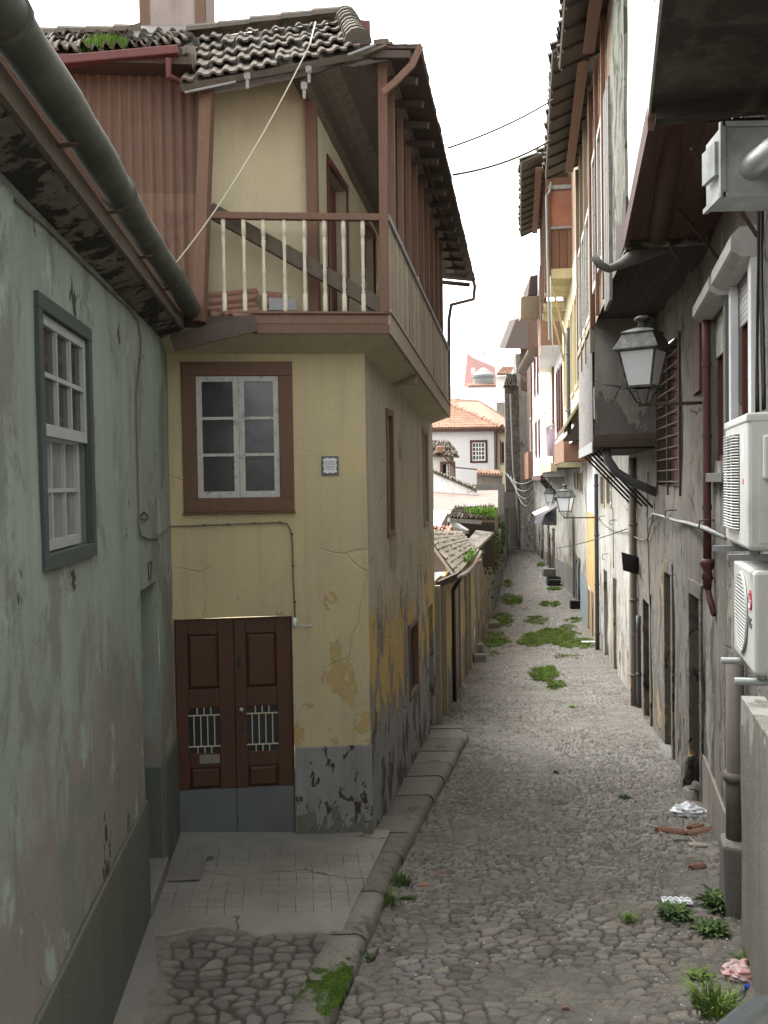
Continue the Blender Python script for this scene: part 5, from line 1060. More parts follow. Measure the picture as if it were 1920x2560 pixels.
def lower(name, label, Y0, Y1, mat, ztop, fr=R2, doors=(), plinth=None, wins=(), root=None, dm='dark_wood', base=-3.0, parts=True):
    o = root or thing(name, pt(fr, (Y0 + Y1) / 2, 0, 0), label, 'house'); A_ = fr.aY; hs_ = []
    for (x0, x1, y) in doors:
        a0, z1 = fr.px(x1, y); a1, _ = fr.px(x0, y); a0, a1 = sorted((a0, a1)); Ym = (fr.at((a0 + a1) / 2, 0, 0)).y; hs_.append((max(A_(Y0) + .05, a0), min(A_(Y1) - .05, a1), float(zs(Ym)) - .05, z1))
    ws = []
    for (x0, x1, y0, y1) in wins:
        a0, z1 = fr.px(x1, y0); a1, _ = fr.px(x0, y0); _, z0 = fr.px((x0 + x1) / 2, y1); a0, a1 = sorted((a0, a1)); ws.append((max(A_(Y0) + .05, a0), min(A_(Y1) - .05, a1), z0, z1))
    mb = MB(); mb.sheet(fr, A_(Y0), A_(Y1), base, ztop, holes=hs_ + ws, depth=.22, step=.5, k=.03); mb.build('lower_wall', M[mat], o)
    for h in hs_: mb = MB(); planks(mb, fr, h[0], h[1], h[2], h[3], -.22, .2, .02); mb.build('door', M[dm], o)
    for h in ws: mb = MB(); trim(mb, fr, h[0] - .07, h[1] + .07, h[2] - .07, h[3] + .07, .09, -.05, .03); w_ = mb.build('window', M['pale_wood'], o); sash(fr, w_, h[0] + .02, h[1] - .02, h[2], h[3], 2, 2, -.1, M['white_clean'], M['glass_dark'], .06, .03, 'sash')
    if plinth:
        pm, zt = plinth; mb = MB(); cur = A_(Y0) + .01
        for h in sorted(hs_) + [(A_(Y1) - .01, None, 0, 0)]:
            if h[0] - cur > .05: mb.sheet(fr, cur, h[0] - .01, base, zt, n=.035, step=.5, k=.01)
            cur = h[1] + .01 if h[1] else cur
        mb.build('plinth', M[pm], o)
    return o
# --- yellow gallery house
hc, _, _ = None, 0, 0
hc = lower('yellow_gallery_house', 'yellow and brown house with rotten gallery of rusty panels high over the lane', 19.7, 29.4, 'white_dirty', 5.1, doors=((1541, 1532, 1440), (1518, 1509, 1420)), wins=((1503, 1512, 1190, 1262), (1518, 1530, 1190, 1262)))
mb = MB(); mb.sheet(U2, U2.aY(19.75), U2.aY(29.5), 5.2, 9.0, holes=[(U2.aY(y), U2.aY(y + 1.1), 5.9, 7.9) for y in (20.4, 22.3, 24.4, 26.6)], depth=.12, step=.5, k=.02); mb.build('upper_wall', M['cream_far'], hc)
for y in (20.4, 22.3, 24.4, 26.6):
    a0, a1 = U2.aY(y), U2.aY(y + 1.1); mb = MB(); trim(mb, U2, a0 - .08, a1 + .08, 5.82, 7.98, .1, -.05, .04); w_ = mb.build('window', M['yellow_wood'], hc); sash(U2, w_, a0 + .02, a1 - .02, 5.9, 7.9, 2, 3, -.08, M['white_clean'], M['glass_curtain'], .06, .03, 'sash')
mb = MB(); mb.prism([pt(U2, 19.75, .0, 5.5), pt(U2, 19.75, .3, 5.02), pt(U2, 19.75, .26, 4.98), pt(U2, 19.75, 0, 5.4)], pt(U2, 29.3, 0, 0) - pt(U2, 19.75, 0, 0)); mb.build('skirt_roof', M['yellow_wood'], hc)
mb = MB(); mb.prism([pt(U2, 19.75, .02, 5.0), pt(U2, 29.4, .02, 5.0), pt(R2, 29.4, 0, 5.0), pt(R2, 19.75, 0, 5.0)], V((0, 0, .06))); mb.build('soffit', M['dark_wood'], hc)
GU = Fr((4.17 - .147 * 23, 0), (.147, 1), True)
g0 = pt(GU, 23, 0, 0); gw = 2.2
GN = Fr(g0[:2], (-GU.N)[:2]); GN = GN if GN.N.y < 0 else Fr(g0[:2], (-GU.N)[:2], True)
zb = 8.75
mb = MB(); planks(mb, GN, .08, gw, zb + .22, zb + 1.22, -.03, .19, .03, .012); mb.box(GN, .0, gw, -.09, -.05, zb + .1, zb + 2.5, .1); mb.build('gallery_boards', M['orange_wood'], hc)
mb = MB(); mb.box(GN, .08, gw, -.03, -.005, zb + 1.28, zb + 2.18, .6); 
mb.build('rusty_panel', plain('rust_stained_sheet', (.33, .14, .08), .8, var=.5, scale=1.4, dirt=(.22, .21, .20), damt=.35), hc)
mb = MB(); mb.add([GN.at(.1, .03, zb + 2.7), GN.at(.9, .03, zb + 2.45), GN.at(1.25, .03, zb + 3.1), GN.at(.5, .03, zb + 3.25), GN.at(.15, .03, zb + 3.1)], [(0, 1, 2, 3, 4)]); mb.prism([GN.at(.9, .05, zb + 2.5), GN.at(1.5, .05, zb + 2.62), GN.at(1.45, .05, zb + 3.0), GN.at(.95, .05, zb + 2.9)], V((0, .02, 0)), .9); mb.build('loose_sheet', M['zinc'], hc)
mb = MB(); mb.box(GN, -.02, gw, -.02, .05, zb + 1.22, zb + 1.28, .9); mb.box(GN, .0, gw, -.02, .05, zb + 2.19, zb + 2.29, .9); mb.build('cross_rails', M['grey_wood'], hc)
mb = MB(); mb.box(GN, -.02, gw, -.06, .06, zb + .0, zb + .24, .5); mb.build('floor_beam', M['yellow_wood'], hc)
for a in (0., gw): mb = MB(); mb.box(GN, a - .05, a + .07, -.05, .07, zb - .02, zb + 3.3); mb.build('post', M['redwood'], hc)
mb = MB(); planks(mb, GU, GU.aY(23.1), GU.aY(28.9), zb + .1, zb + 1.3, -.02, .2, .03); mb.build('gallery_side_boards', M['orange_wood'], hc)
for y in (24.5, 26, 27.5, 28.9): mb = MB(); mb.box(GU, GU.aY(y), GU.aY(y) + .1, -.05, .05, zb, zb + 3.2); mb.build('post', M['redwood'], hc)
mb = MB(); n_ = 8
for i in range(n_):
    if i == 3: continue
    y0, y1 = 23 + 6 * i / n_, 23 + 6 * (i + .95) / n_
    hole = 3 <= i <= 5
    mb.prism([pt(GU, y0, 0, zb), pt(GU, y1, 0, zb), pt(GU, y1, -.55 if hole else -2.2, zb), pt(GU, y0, -.55 if hole else -2.2, zb)], V((0, 0, .04)), random.random())
mb.build('gallery_floor', M['yellow_wood'], hc)
mb = MB(); mb.box(U2, U2.aY(19.75), U2.aY(29.5), -.3, .0, 9.0, 12.0); mb.build('attic_wall', M['salmon'], hc)
for (y0, y1) in ((23.5, 25.5), (26, 28)): mb = MB(); mb.beam(pt(GU, y0, -.1, zb), pt(U2, y1, 0, 7.3), .05, .05); mb.build('strut', M['yellow_wood'], hc)
A = atY(1312, 428, 22.9); 
eave(hc, GU, 22.7, 29.4, .66, 11.55, back=-3, rise=1.6)
mb = MB(); mb.tube([atY(1371, 470, 22.8), atY(1378, 455, 22.8), atY(1374, 480, 22.8)] + [atY(1366 + t * 8, 490 + t * 360, 22.85) for t in (0, .3, .6, 1)], .03, 6); mb.build('downpipe', M['zinc'], hc)
mb = MB(); mb.tube(arc(atY(1376, 690, 22.6), atY(1382, 880, 22.6), 0, 5), .014, 5); tag(fix_origin(mb.build('hanging_cable', M['rope'], smooth=True)), 'white cable hanging below the rusty gallery', 'cable')

# --- orange based house with projecting white storey
hd = lower('orange_house', 'white house with bright orange ground floor and orange balcony box', 29.4, 33.9, 'white', 4.6, doors=((1487, 1481, 1480), (1477, 1471, 1470)), wins=(), dm='orange_wood')
A_ = R2.aY; mb = MB(); d_ = [(R2.px(1487, 1480)[0], R2.px(1481, 1480)[0]), (R2.px(1477, 1470)[0], R2.px(1471, 1470)[0])]; cur = A_(29.45); zt_ = R2.px(1480, 1283)[1]
for a0, a1 in sorted([tuple(sorted(q)) for q in d_]) + [(A_(33.9), None)]:
    if a0 > cur + .02: mb.sheet(R2, cur, a0, -3, zt_, n=.03, step=.5, k=.01)
    if a1: mb.sheet(R2, a0, a1, R2.px(1480, 1475)[1], zt_, n=.03, step=.5, k=.01); cur = a1
mb.build('orange_render', M['orange'], hd)
block('', '', 1452, 26.5, 1420, 32, 5.0, 8.7, 'white', wins=((1444, 1451, 800, 980), (1430, 1437, 960, 1050)), root=hd, nx=1, inner=1.2, wallname='skirted_wall')
o_, fE, LE = block('', '', 1414, 31.2, 1388, 37.5, 4.5, 8.9, 'white', wins=((1392, 1396, 935, 1085), (1398, 1402, 925, 1080), (1404, 1409, 915, 1075)), root=hd, nx=1, ny=2, wm='redwood_dark', inner=1.0)
mb = MB(); mb.box(fE, -.03, LE, -.02, .05, 4.4, 5.2); mb.build('balcony_side', M['orange_wood'], hd)
nfE = Fr(fE.P[:2], (-fE.N)[:2]); nfE = nfE if nfE.N.y < 0 else Fr(fE.P[:2], (-fE.N)[:2], True)
mb = MB(); mb.box(nfE, -.05, 1.1, .0, .04, 4.4, 5.2); mb.build('balcony_end', M['orange_wood'], hd)
dpipe(1421, 820, 1090, 'pipe_blue', 'tall grey blue drainpipe above the orange balcony box', .06, .12, Fr((atY(1421, 1203, 28).x - .158 * 28, 0), (.158, 1), True))

# --- slatted balcony box
o_, fS, LS_ = block('slatted_balcony_house', 'red brown boarded balcony box with pale slatted underside', 1355, 32, 1349, 40, 8.44, 9.95, 'orange_wood', inner=.9, floor='white_clean', near_mat='orange_wood')
mb = MB(); planks(mb, fS, 0, LS_, 9.95, 11.2, -.02, .3, .03); mb.build('side_boards', M['corr_red'], o_)
mb = MB(); p = atY(1302, 795, 33); q = atY(1350, 792, 33.2); mb.prism([p, q, atY(1350, 738, 33.2), atY(1303, 742, 33)], V((.3, 2.5, .3))); mb.build('pale_sheet', M['pale_wood'], o_)
mb = MB(); mb.prism([atY(1320, 738, 33.5), atY(1345, 736, 33.5), atY(1345, 686, 33.5), atY(1326, 690, 33.5)], V((.2, 3, 0))); mb.build('small_eave', M['dark_wood'], o_)
mb = MB(); mb.prism([atY(1320, 870, 41), atY(1350, 870, 41), atY(1350, 780, 41), atY(1318, 792, 41)], V((.5, 3, 0))); mb.build('rear_boards', M['corr_red'], o_)
# --- cream house
o_, fC, LC = block('cream_house', 'cream house with shuttered windows and pink cloth hanging outside', 1386, 38, 1356, 46, 4.3, 8.6, 'cream_far', wins=((1360, 1366, 1030, 1052), (1360, 1366, 1078, 1120), (1375, 1381, 1020, 1048)), inner=1.5, glass='white_clean', wm='white_clean')
mb = MB(); mb.box(fC, -.1, LC, -.1, .15, 4.15, 4.5); mb.build('ledge', M['yellow_wood'], o_)
mb = MB(); mb.box(fC, -.05, .1, -.05, .06, 4.3, 8.6); mb.build('corner_board', M['redwood'], o_)
# --- tall white projecting house
o_, fG, LG_ = block('tall_white_house', 'tall plain white house with narrow dark framed windows', 1355, 46, 1333, 53.5, 3.95, 10.5, 'white_clean', wins=((1336, 1339, 898, 990), (1343, 1346, 890, 985), (1339, 1342, 1060, 1140), (1347, 1350, 1055, 1140)), inner=1.6, wm='redwood_dark', nx=1, ny=2)
mb = MB(); mb.box(fG, -.05, LG_, -.06, .08, 3.8, 4.05); mb.box(fG, LG_ - .15, LG_ + .05, -.06, .1, 4.05, 10.5); mb.build('red_band', M['soffit_red'], o_)
for t in (.3, 2.0): mb = MB(); mb.beam(fG.at(t, -.1, 3.8), fG.at(t, -1.2, 2.4), .18, .2); mb.build('strut', M['iron'], o_)
# --- red corrugated house
o_, fH, LH = block('red_clad_house', 'red brown corrugated upper house beside the tall white one', 1334, 54, 1320, 61, 4.2, 11.0, 'corr_red', wins=((1326, 1330, 1050, 1130),), inner=1.2, nx=1, ny=2, wm='white_paint')
mb = MB(); mb.box(fH, -.0, LH, -.05, .3, 3.9, 5.5); mb.build('bow_front', M['orange_wood'], o_)
# --- lower walls farther on
lower('stained_house', 'white stained house with blue grey plinth behind the middle lantern', 33.9, 43.0, 'white_dirty', 5.2, doors=((1452, 1446, 1390), (1444, 1440, 1385), (1421, 1415, 1360)), plinth=('blue_plinth', .1), wins=((1434, 1440, 1182, 1220), (1443, 1449, 1182, 1225), (1451, 1457, 1182, 1230)))
lower('far_pale_house', 'pale narrow houses at the far end with light blue doors', 43.0, 60.5, 'white_dirty', 5.6, fr=R3, doors=((1387, 1380, 1320), (1374, 1368, 1300), (1359, 1353, 1275), (1350, 1347, 1270)), plinth=('concrete', -.4), dm='blue_plinth', wins=((1396, 1402, 1230, 1265),))
dpipe(1433, 1290, 1515, 'pipe_brown', 'thin brown drainpipe ending in a small box near the plinth', .05, .08)
dpipe(1374, 1330, 1440, 'pipe_red', 'far dark red drainpipe by the pale doors', .05, .1, R3)
mb = MB(); p = ground(1437, 1522); mb.hexa([p + V((x, y, z)) for y in (-.15, .15) for x, z in ((-.2, 0), (.2, 0), (.2, .36), (-.2, .36))]); tag(fix_origin(mb.build('small_box', M['dark'], bevel=.01)), 'small dark box at the foot of the thin brown drainpipe', 'box')
# balcony with clutter
mb = MB(); q = atY(1352, 1312, 44); q2 = atY(1392, 1318, 43); mb.hexa([V((q.x, q.y, q.z)), V((q2.x, q2.y, q.z)), V((q2.x, q2.y, q.z + .9)), V((q.x + .2, q.y, q.z + .5)), V((q.x, q.y + 2, q.z)), V((q2.x, q2.y + 2, q.z)), V((q2.x, q2.y + 2, q.z + .9)), V((q.x + .2, q.y + 2, q.z + .5))]); tag(fix_origin(mb.build('black_awning_frame', M['crate_black'])), 'black box frame hung on the far pale wall under a white panel', 'wall box')
mb = MB(); mb.prism([atY(1337, 1288, 43.5), atY(1373, 1272, 43.2), atY(1376, 1277, 43.2), atY(1343, 1293, 43.5)], V((0, .8, .1))); tag(fix_origin(mb.build('tilted_sheet', M['white_clean'])), 'tilted white panel above the black wall box', 'panel')
mb = MB(); vs = []; P0 = atY(1374, 1070, 37.6)
for j in range(9):
    for i in range(6): t = j / 8; vs.append(P0 + V(((i - 2.5) * (.06 + .05 * t) + .02 * j, .05 * math.sin(i * 2 + j * .4), -1.15 * t)))
mb.add(vs, [(j * 6 + i, j * 6 + i + 1, (j + 1) * 6 + i + 1, (j + 1) * 6 + i) for j in range(8) for i in range(5)]); tag(fix_origin(mb.build('hanging_cloth', M['cloth_pink'], smooth=True)), 'pink cloth hanging from the drying pole of the cream house', 'cloth')
mb = MB(); mb.beam(atY(1366, 1070, 37.5), atY(1394, 1058, 37.0), .06, .06); tag(fix_origin(mb.build('drying_pole', M['grey_wood'])), 'grey drying pole above the pink cloth', 'pole')
# far end: grey house with big eaves, stone house across the lane
o_ = thing('far_grey_house', atY(1315, 1370, 63), 'grey house with deep dark eaves closing the lane on the right', 'house')
a = atY(1293, 1203, 62); b = atY(1350, 1203, 61.0); EF = Fr(a[:2], (b.x - a.x, b.y - a.y)); EF = EF if EF.N.y < 0 else Fr(a[:2], (b.x - a.x, b.y - a.y), True); LE_ = 3.2
mb = MB(); mb.sheet(EF, 0, LE_, -1.5, 12.3, step=1, k=.02); mb.sheet(Fr(a[:2], (.05, 1), True), 0, 2, -1.5, 12.3, step=1); mb.build('wall', M['grey_wall'], o_)
mb = MB(); A = atY(1262, 872, 58); B = atY(1330, 872, 58.2); C_ = atY(1345, 780, 59.5); D = atY(1289, 800, 59.5)
mb.prism([A, B, C_, D], V((0, 3, .5))); mb.build('eaves', M['dark_wood'], o_)
mb = MB(); mb.box(EF, .6, 3.4, .02, .5, 9.8, 13.9); mb.build('boarded_bay', M['corr_red'], o_)
mb = MB(); mb.tube([atY(1334, 870, 52), atY(1322, 895, 52), atY(1305, 925, 53), atY(1303, 935, 53)], [.25, .3, .28, .15], 8); mb.tube([atY(1303, 930, 53), atY(1308, 945, 53), atY(1315, 955, 53)], .08, 6); mb.build('chute', M['old_wood'], o_, smooth=True)
o_ = thing('stone_house', atY(1275, 1370, 60), 'dark stone house with narrow dark red door at the end of the lane', 'house')
a = atY(1248, 1203, 60); b = atY(1300, 1203, 60.5); EF = Fr(a[:2], (b.x - a.x, b.y - a.y)); EF = EF if EF.N.y < 0 else Fr(a[:2], (b.x - a.x, b.y - a.y), True); LE_ = (b - a).length
a0, z1 = EF.px(1253, 1276); a1, _ = EF.px(1270, 1276); ah, _ = EF.px(1266, 1276)
zl = EF.px(1255, 1245)[1]; zt = EF.px(1280, 965)[1]
mb = MB(); mb.sheet(EF, ah, LE_, -1.5, zt, step=.8, k=.04, holes=[(ah + .01, a1, -1.0, z1)], depth=.3); mb.sheet(EF, 0, ah, -1.5, zl, step=.5, k=.04, holes=[(a0, ah - .01, -1.0, z1)], depth=.3)
mb.sheet(Fr(EF.at(ah, 0, 0)[:2], (.1, 1), True), 0, 1.2, -1, zt, step=.6); mb.build('wall', M['stone'], o_)
mb = MB(); mb.box(EF, a0, a1, -.3, -.2, -1, z1); mb.build('door', M['redwood_dark'], o_)
mb = MB(); mb.box(EF, a0 - .4, a1 + .6, .01, .12, z1 + .1, z1 + 1.2); mb.box(EF, a1 + .02, a1 + .55, .01, .1, -1.2, z1 + .08); mb.build('door_surround', M['concrete'], o_)
mb = MB(); tile_roof(mb, atY(1258, 968, 59.5), atY(1292, 968, 59.8), atY(1292, 935, 61), atY(1266, 935, 61), 7, 5, h=.14, lip=.06, jit=.03); mb.build('roof', M['tile_grey'], o_)
mb = MB(); mb.tube([atY(1276, 985, 59.2), atY(1283, 1180, 59.5), atY(1290, 1210, 59.6), atY(1297, 1350, 59.7)], .06, 8); mb.build('downpipe', M['zinc'], o_)
# overhead cables
for i, (p, q, s_) in enumerate((((1120, 370, 11.5), (1382, 250, 14.2), .05), ((1133, 437, 12.5), (1375, 352, 16), .08))):
    mb = MB(); mb.tube(arc(atY(*p), atY(*q), s_, 14), .017 if i else .013, 6)
    tag(fix_origin(mb.build('overhead_cable', M['cable'], smooth=True)), ('upper', 'lower thicker')[i] + ' cable crossing the sky between the two roofs', 'cable')
mb = MB(); mb.tube(arc(r2(1568, 1322, .05), atY(1262, 1360, 44), .35, 16), .012, 5); tag(fix_origin(mb.build('low_cable', M['cable'], smooth=True)), 'low thin cable sagging across the far lane', 'cable')
mb = MB()
for i in range(4): mb = MB(); mb.tube(arc(atY(1262 + i * 7, 1180 + i * 5, 56), atY(1335, 1195 + i * 14, 52), .5 + .2 * i, 12), .014, 5); tag(fix_origin(mb.build('tangled_cable', M['zinc'], smooth=True)), 'pale cable in the tangle in front of the far stone house', 'cable', 'tangled cables at the far end')

for i, pts in enumerate((((1462, 1215), (1468, 1300), (1474, 1385)), ((1620, 1180), (1618, 1290), (1624, 1500)), ((1532, 1270), (1534, 1420)))):
    mb = MB(); pp = []
    for (p, q) in zip(pts[:-1], pts[1:]): pp += arc(r2(*p, .03), r2(*q, .03), .03, 6)
    mb.tube(pp, .012, 5); tag(fix_origin(mb.build('wall_wire', M['cable_grey'], smooth=True)), ('thin grey wire down the wall beside the blue drainpipe top', 'thin grey wire down the old wall below the bay', 'short thin wire above the narrow pale doors')[i], 'wire')
# ================================================================== left side: sheds and garden walls
LW = Fr((-.18 - .165 * 9.8, 0), (.165, 1)); La = LW.aY
sd = thing('tiled_shed', pt(LW, 19, 0, 0), 'low shed with lichened tile roof and sagging gutter beside the yellow house', 'shed')
hs_ = []
mb = MB(); mb.sheet(LW, La(16.15), La(21.6), -2, 1.95, n=-.05, holes=[(La(16.55), La(17.5), -.75, 1.5)], depth=.15, step=.4, k=.02); mb.build('wall', M['ochre'], sd)
mb = MB(); planks(mb, LW, La(16.55), La(17.5), -.8, 1.5, -.2, .2, .03); mb.build('door', M['redwood_dark'], sd)
for Y in (16.45, 17.55, 20.9): mb = MB(); mb.box(LW, La(Y), La(Y) + .12, -.05, .06, -1.2, 1.9); mb.build('post', M['pale_wood'], sd)
mb = MB(); mb.box(LW, La(17.7), La(19.0), -.04, .03, -.9, 1.95, .5); mb.build('yellow_pier', M['ochre_pier'], sd)
mb = MB(); mb.box(LW, La(19.0), La(20.8), -.05, .02, -1.2, 1.6, .5); mb.build('double_door', M['redwood_dark'], sd)
e0 = atY(1140, 1440, 17.4); e1 = atY(1194, 1380, 23.6); t1 = atY(1150, 1332, 25.5); t0 = atY(1060, 1330, 19.4)
mb = MB(); tile_roof(mb, e1, e0, t0, t1, 22, 9, h=.055, lip=.03, jit=.015); mb.build('roof', M['tile_grey'], sd)
mb = MB(); gp_ = [e0.lerp(e1, t) + V((.07, 0, -.02 - .10 * math.sin(t * math.pi))) for t in np.linspace(-.02, 1.02, 12)]; mb.tube(gp_, .045, 10); mb.build('gutter', M['pipe_brown'], sd, smooth=True)
mb = MB(); mb.tube([gp_[1], gp_[1] + V((-.1, .02, -.15)), pt(LW, 19.05, .06, 1.5), pt(LW, 19.05, .06, -.9)], .05, 8); mb.build('downpipe', M['iron'], sd, smooth=True)
mb = MB(); mb.beam(atY(1093, 1462, 17.0), atY(1142, 1440, 17.4), .08, .12); mb.build('eave_beam', M['dark_wood'], sd)
def lowwall(name, label, Y0, Y1, mat, ya, yb, cat='wall', cap=None, doors=()):
    a0, a1 = La(Y0), La(Y1); o = thing(name, pt(LW, (Y0 + Y1) / 2, 0, -1.5), label, cat); f_ = lambda a: ya + (yb - ya) * (a - a0) / (a1 - a0)
    mb = MB(); mb.sheet(LW, a0, a1, -2.6, f_, n=0, holes=doors, depth=.12, step=.4, k=.05); mb.box(LW, a0, a1, -.35, -.02, ya - .08, ya - .01, .5, yb - .08, yb - .01); mb.build('face', M[mat], o)
    for d in doors: mb = MB(); planks(mb, LW, d[0], d[1], d[2], d[3], -.13, .2, .02); mb.build('door', M['old_wood'], o)
    return o
w1_ = lowwall('ochre_wall', 'ochre garden wall with wooden posts between shed and grey wall', 21.6, 26.5, 'ochre', 1.75, 1.45, doors=[(La(23), La(24), -1.3, .9)])
for Y in (22.9, 24.1): mb = MB(); mb.box(LW, La(Y), La(Y) + .14, -.02, .07, -1.8, 1.4); mb.build('post', M['pale_wood'], w1_)
mb = MB(); tile_roof(mb, pt(LW, 26.6, .18, 1.42), pt(LW, 21.7, .18, 1.8), pt(LW, 21.7, -.5, 2.1), pt(LW, 26.6, -.5, 1.75), 20, 2, h=.06, lip=.04, jit=.05); mb.build('coping_tiles', M['tile_orange'], w1_)
w2_ = lowwall('grey_garden_wall', 'grey stained garden wall running down the left side of the lane', 26.5, 36.5, 'grey_wall2', 1.35, 1.5)
w3_ = lowwall('ivy_wall', 'dark rubble garden wall partly covered with ivy', 36.5, 48, 'stone', 1.75, 1.9)
mb = MB(); mb.sheet(LW, La(48), La(60), -2, 2.0, step=.8); o_ = tag(fix_origin(mb.build('far_garden_wall', M['stone'])), 'far stone garden wall beyond the ivy', 'wall')
# stones and slabs against the wall
def rock(x, y, s, label, m='concrete', cat='stone', n=8, name='stone', grp=None):
    p = ground(x, y); mb = MB(); sx, sy, sz = s
    vs = [V((p.x + i * sx / 2 + rnd(-.02, .02), p.y + j * sy / 2 + rnd(-.02, .02), p.z - .05 + k * (sz + .05) + rnd(-.02, .02))) for k in (0, 1) for (i, j) in ((-1, -1), (1, -1), (1, 1), (-1, 1))]
    mb.add(vs, [(3, 2, 1, 0), (4, 5, 6, 7), (0, 1, 5, 4), (1, 2, 6, 5), (2, 3, 7, 6), (3, 0, 4, 7)]); return tag(fix_origin(mb.build(name, M[m], bevel=.02)), label, cat, grp)
rock(1199, 1655, (.35, .4, .22), 'squared grey stone block at the foot of the ochre wall')
rock(1197, 1634, (.26, .35, .30), 'rounded upright stone behind the squared block')
rock(1228, 1568, (.5, 1.0, .22), 'slanting grey slab leaning by the grey garden wall')
# ivy leaves
def leaves(pts, size, m, name='ivy', droop=.5):
    mb = MB()
    for p in pts:
        s_ = size * rnd(.6, 1.3); d = V((rnd(-1, 1), rnd(-1, 1), rnd(-.3, 1))).normalized(); u_ = d.orthogonal().normalized(); v_ = d.cross(u_); c_ = math.cos(rnd(0, 6)); 
        u2 = u_ * c_ + v_ * math.sqrt(max(0, 1 - c_ * c_)); v2 = d.cross(u2)
        mb.add([p - u2 * s_, p + v2 * s_ * .5, p + u2 * s_, p - v2 * s_ * .5], [(0, 1, 2, 3)], random.random())
    return mb.build(name, M[m])
pts = []
for i in range(3600):
    Y = rnd(30.5, 45); c_ = noise.noise(V((Y * .5, 0, 3))) ; h = 1.8 - abs(random.gauss(0, .55 + .5 * c_)); 
    if noise.noise(V((Y * .8, h * 1.2, 0))) + .5 * smooth(Y, 32, 38) < .08: continue
    pts.append(pt(LW, Y, rnd(.02, .30) * (1 + .3 * c_), max(-1.8, h)))
for i in range(1800): Y = rnd(29, 44); pts.append(pt(LW, Y, rnd(-1.0, .1), 1.6 + .04 * (Y - 36) + abs(random.gauss(0, .16))))
iv = leaves(pts, .085, 'ivy'); tag(iv, 'ivy trailing over the garden wall down the left side', 'ivy', kind='stuff')
# grassy tiled roof with broken edge, brown sheet roof
rf = thing('ruined_shed', V((2, 33, 1)), 'ruined shed with grass on its clay tiles and a hole showing dark beams', 'shed')
A = atY(1120, 1296, 29.5); B = atY(1236, 1300, 31.5); C_ = atY(1238, 1262, 37); D = atY(1138, 1268, 36)
mb = MB(); tile_roof(mb, A, B, C_, D, 15, 6, h=.09, lip=.05, jit=.03); mb.build('roof', M['tile_grey'], rf)
mb = MB(); mb.prism([A + V((0, 0, -.10)), B + V((0, 0, -.1)), B + V((0, 0, -1.6)), A + V((0, 0, -1.6))], V((0, .3, 0))); mb.build('hole', M['dark'], rf)  # solid near-black slab, shade inside the broken roof put in as colour
for (p, q) in (((1122, 1300, 29), (1200, 1306, 29.6)), ((1122, 1318, 28.5), (1165, 1330, 28.5)), ((1130, 1305, 29.2), (1168, 1330, 28.6)), ((1120, 1322, 28.3), (1160, 1338, 28.3))): mb = MB(); mb.beam(atY(*p), atY(*q), .16, .12); mb.build('beam', M['grey_wood'], rf)
A = atY(1086, 1332, 24.5); B = atY(1142, 1352, 25); C_ = atY(1130, 1318, 27.5); D = atY(1080, 1318, 27)
mb = MB(); tile_roof(mb, A, B, C_, D, 6, 3, h=.08, lip=.05, jit=.06); mb.build('lower_tiles', M['tile_orange'], rf)
mb = MB(); corr = [atY(1080, 1322, 30), atY(1098, 1322, 30), atY(1122, 1278, 37), atY(1080, 1278, 37)]; mb.prism(corr, V((0, 0, .04))); mb.build('pale_sheet', M['white_clean'], rf)
mb = MB(); mb.prism([atY(1160, 1362, 26.2), atY(1196, 1368, 26.2), atY(1235, 1330, 31), atY(1190, 1325, 30)], V((0, 0, -.08))); mb.build('rubble_top', M['grey_wall2'], rf)
mb = MB(); A = atY(1078, 1280, 38); B = atY(1245, 1272, 38); C_ = atY(1245, 1228, 45); D = atY(1078, 1232, 45); mb.prism([A, B, C_, D], V((0, 0, .06))); mb.prism([A + V((0, .05, -.02)), B + V((0, .05, -.02)), B + V((0, .05, -2.5)), A + V((0, .05, -2.5))], V((0, .2, 0)))
bs = fix_origin(mb.build('sheet_roof_shed', plain('brown_sheet', (.15, .115, .10), .85, var=.5, scale=3, dirt=(.26, .18, .14), damt=.5))); tag(bs, 'flat brown sheet roofed shed behind the grassy tiles', 'shed')
mb = MB(); 
for (x0, x1, y) in ((1095, 1165, 1287), (1168, 1200, 1268)):
    mb = MB(); p, q = atY(x0, y + 3, 36.5), atY(x1, y, 36.8); mb.prism([p, q, q + V((0, .8, .14)), p + V((0, .8, .14))], V((0, 0, .03))); tag(fix_origin(mb.build('corrugated_sheet', M['zinc'])), 'pale corrugated sheet ' + ('at the front edge of the brown roof' if x0 == 1095 else 'short piece near the grass'), 'sheet')
# small house and white walls behind
sm = thing('small_white_house', atY(1110, 1203, 47), 'small white house with lichened hip roof and half open window', 'house')
HF = Fr(atY(1075, 1203, 47)[:2], (1, .02)); a1 = HF.px(1133, 1180)[0]; w0, z1 = HF.px(1106, 1160); w1, _ = HF.px(1126, 1160); _, z0 = HF.px(1106, 1198); zt = HF.px(1100, 1140)[1]
mb = MB(); mb.sheet(HF, -1, a1, -1, zt, holes=[(w0, w1, z0, z1)], depth=.15, step=.6); mb.sheet(Fr(HF.at(a1, 0, 0)[:2], (.05, 1)), 0, 3, -1, zt, step=.8); mb.build('wall', M['white'], sm)
mb = MB(); mb.box(HF, a1 - .18, a1 + .03, .0, .05, -1, zt); mb.build('corner_band', M['brown_render'], sm)
mb = MB(); trim(mb, HF, w0 - .12, w1 + .25, z0 - .12, z1 + .12, .14, -.03, .05); o = mb.build('window', M['frame_brown'], sm); sash(HF, o, w0 + (w1 - w0) * .5, w1, z0, z1, 1, 2, -.08, M['white_clean'], M['glass_curtain'], .06, .03, 'sash'); mb = MB(); mb.box(HF, w0, w1, -.15, -.12, z0, z1); mb.build('dark_backing', M['dark'], o)  # dark backing box painted as the shade inside the open half
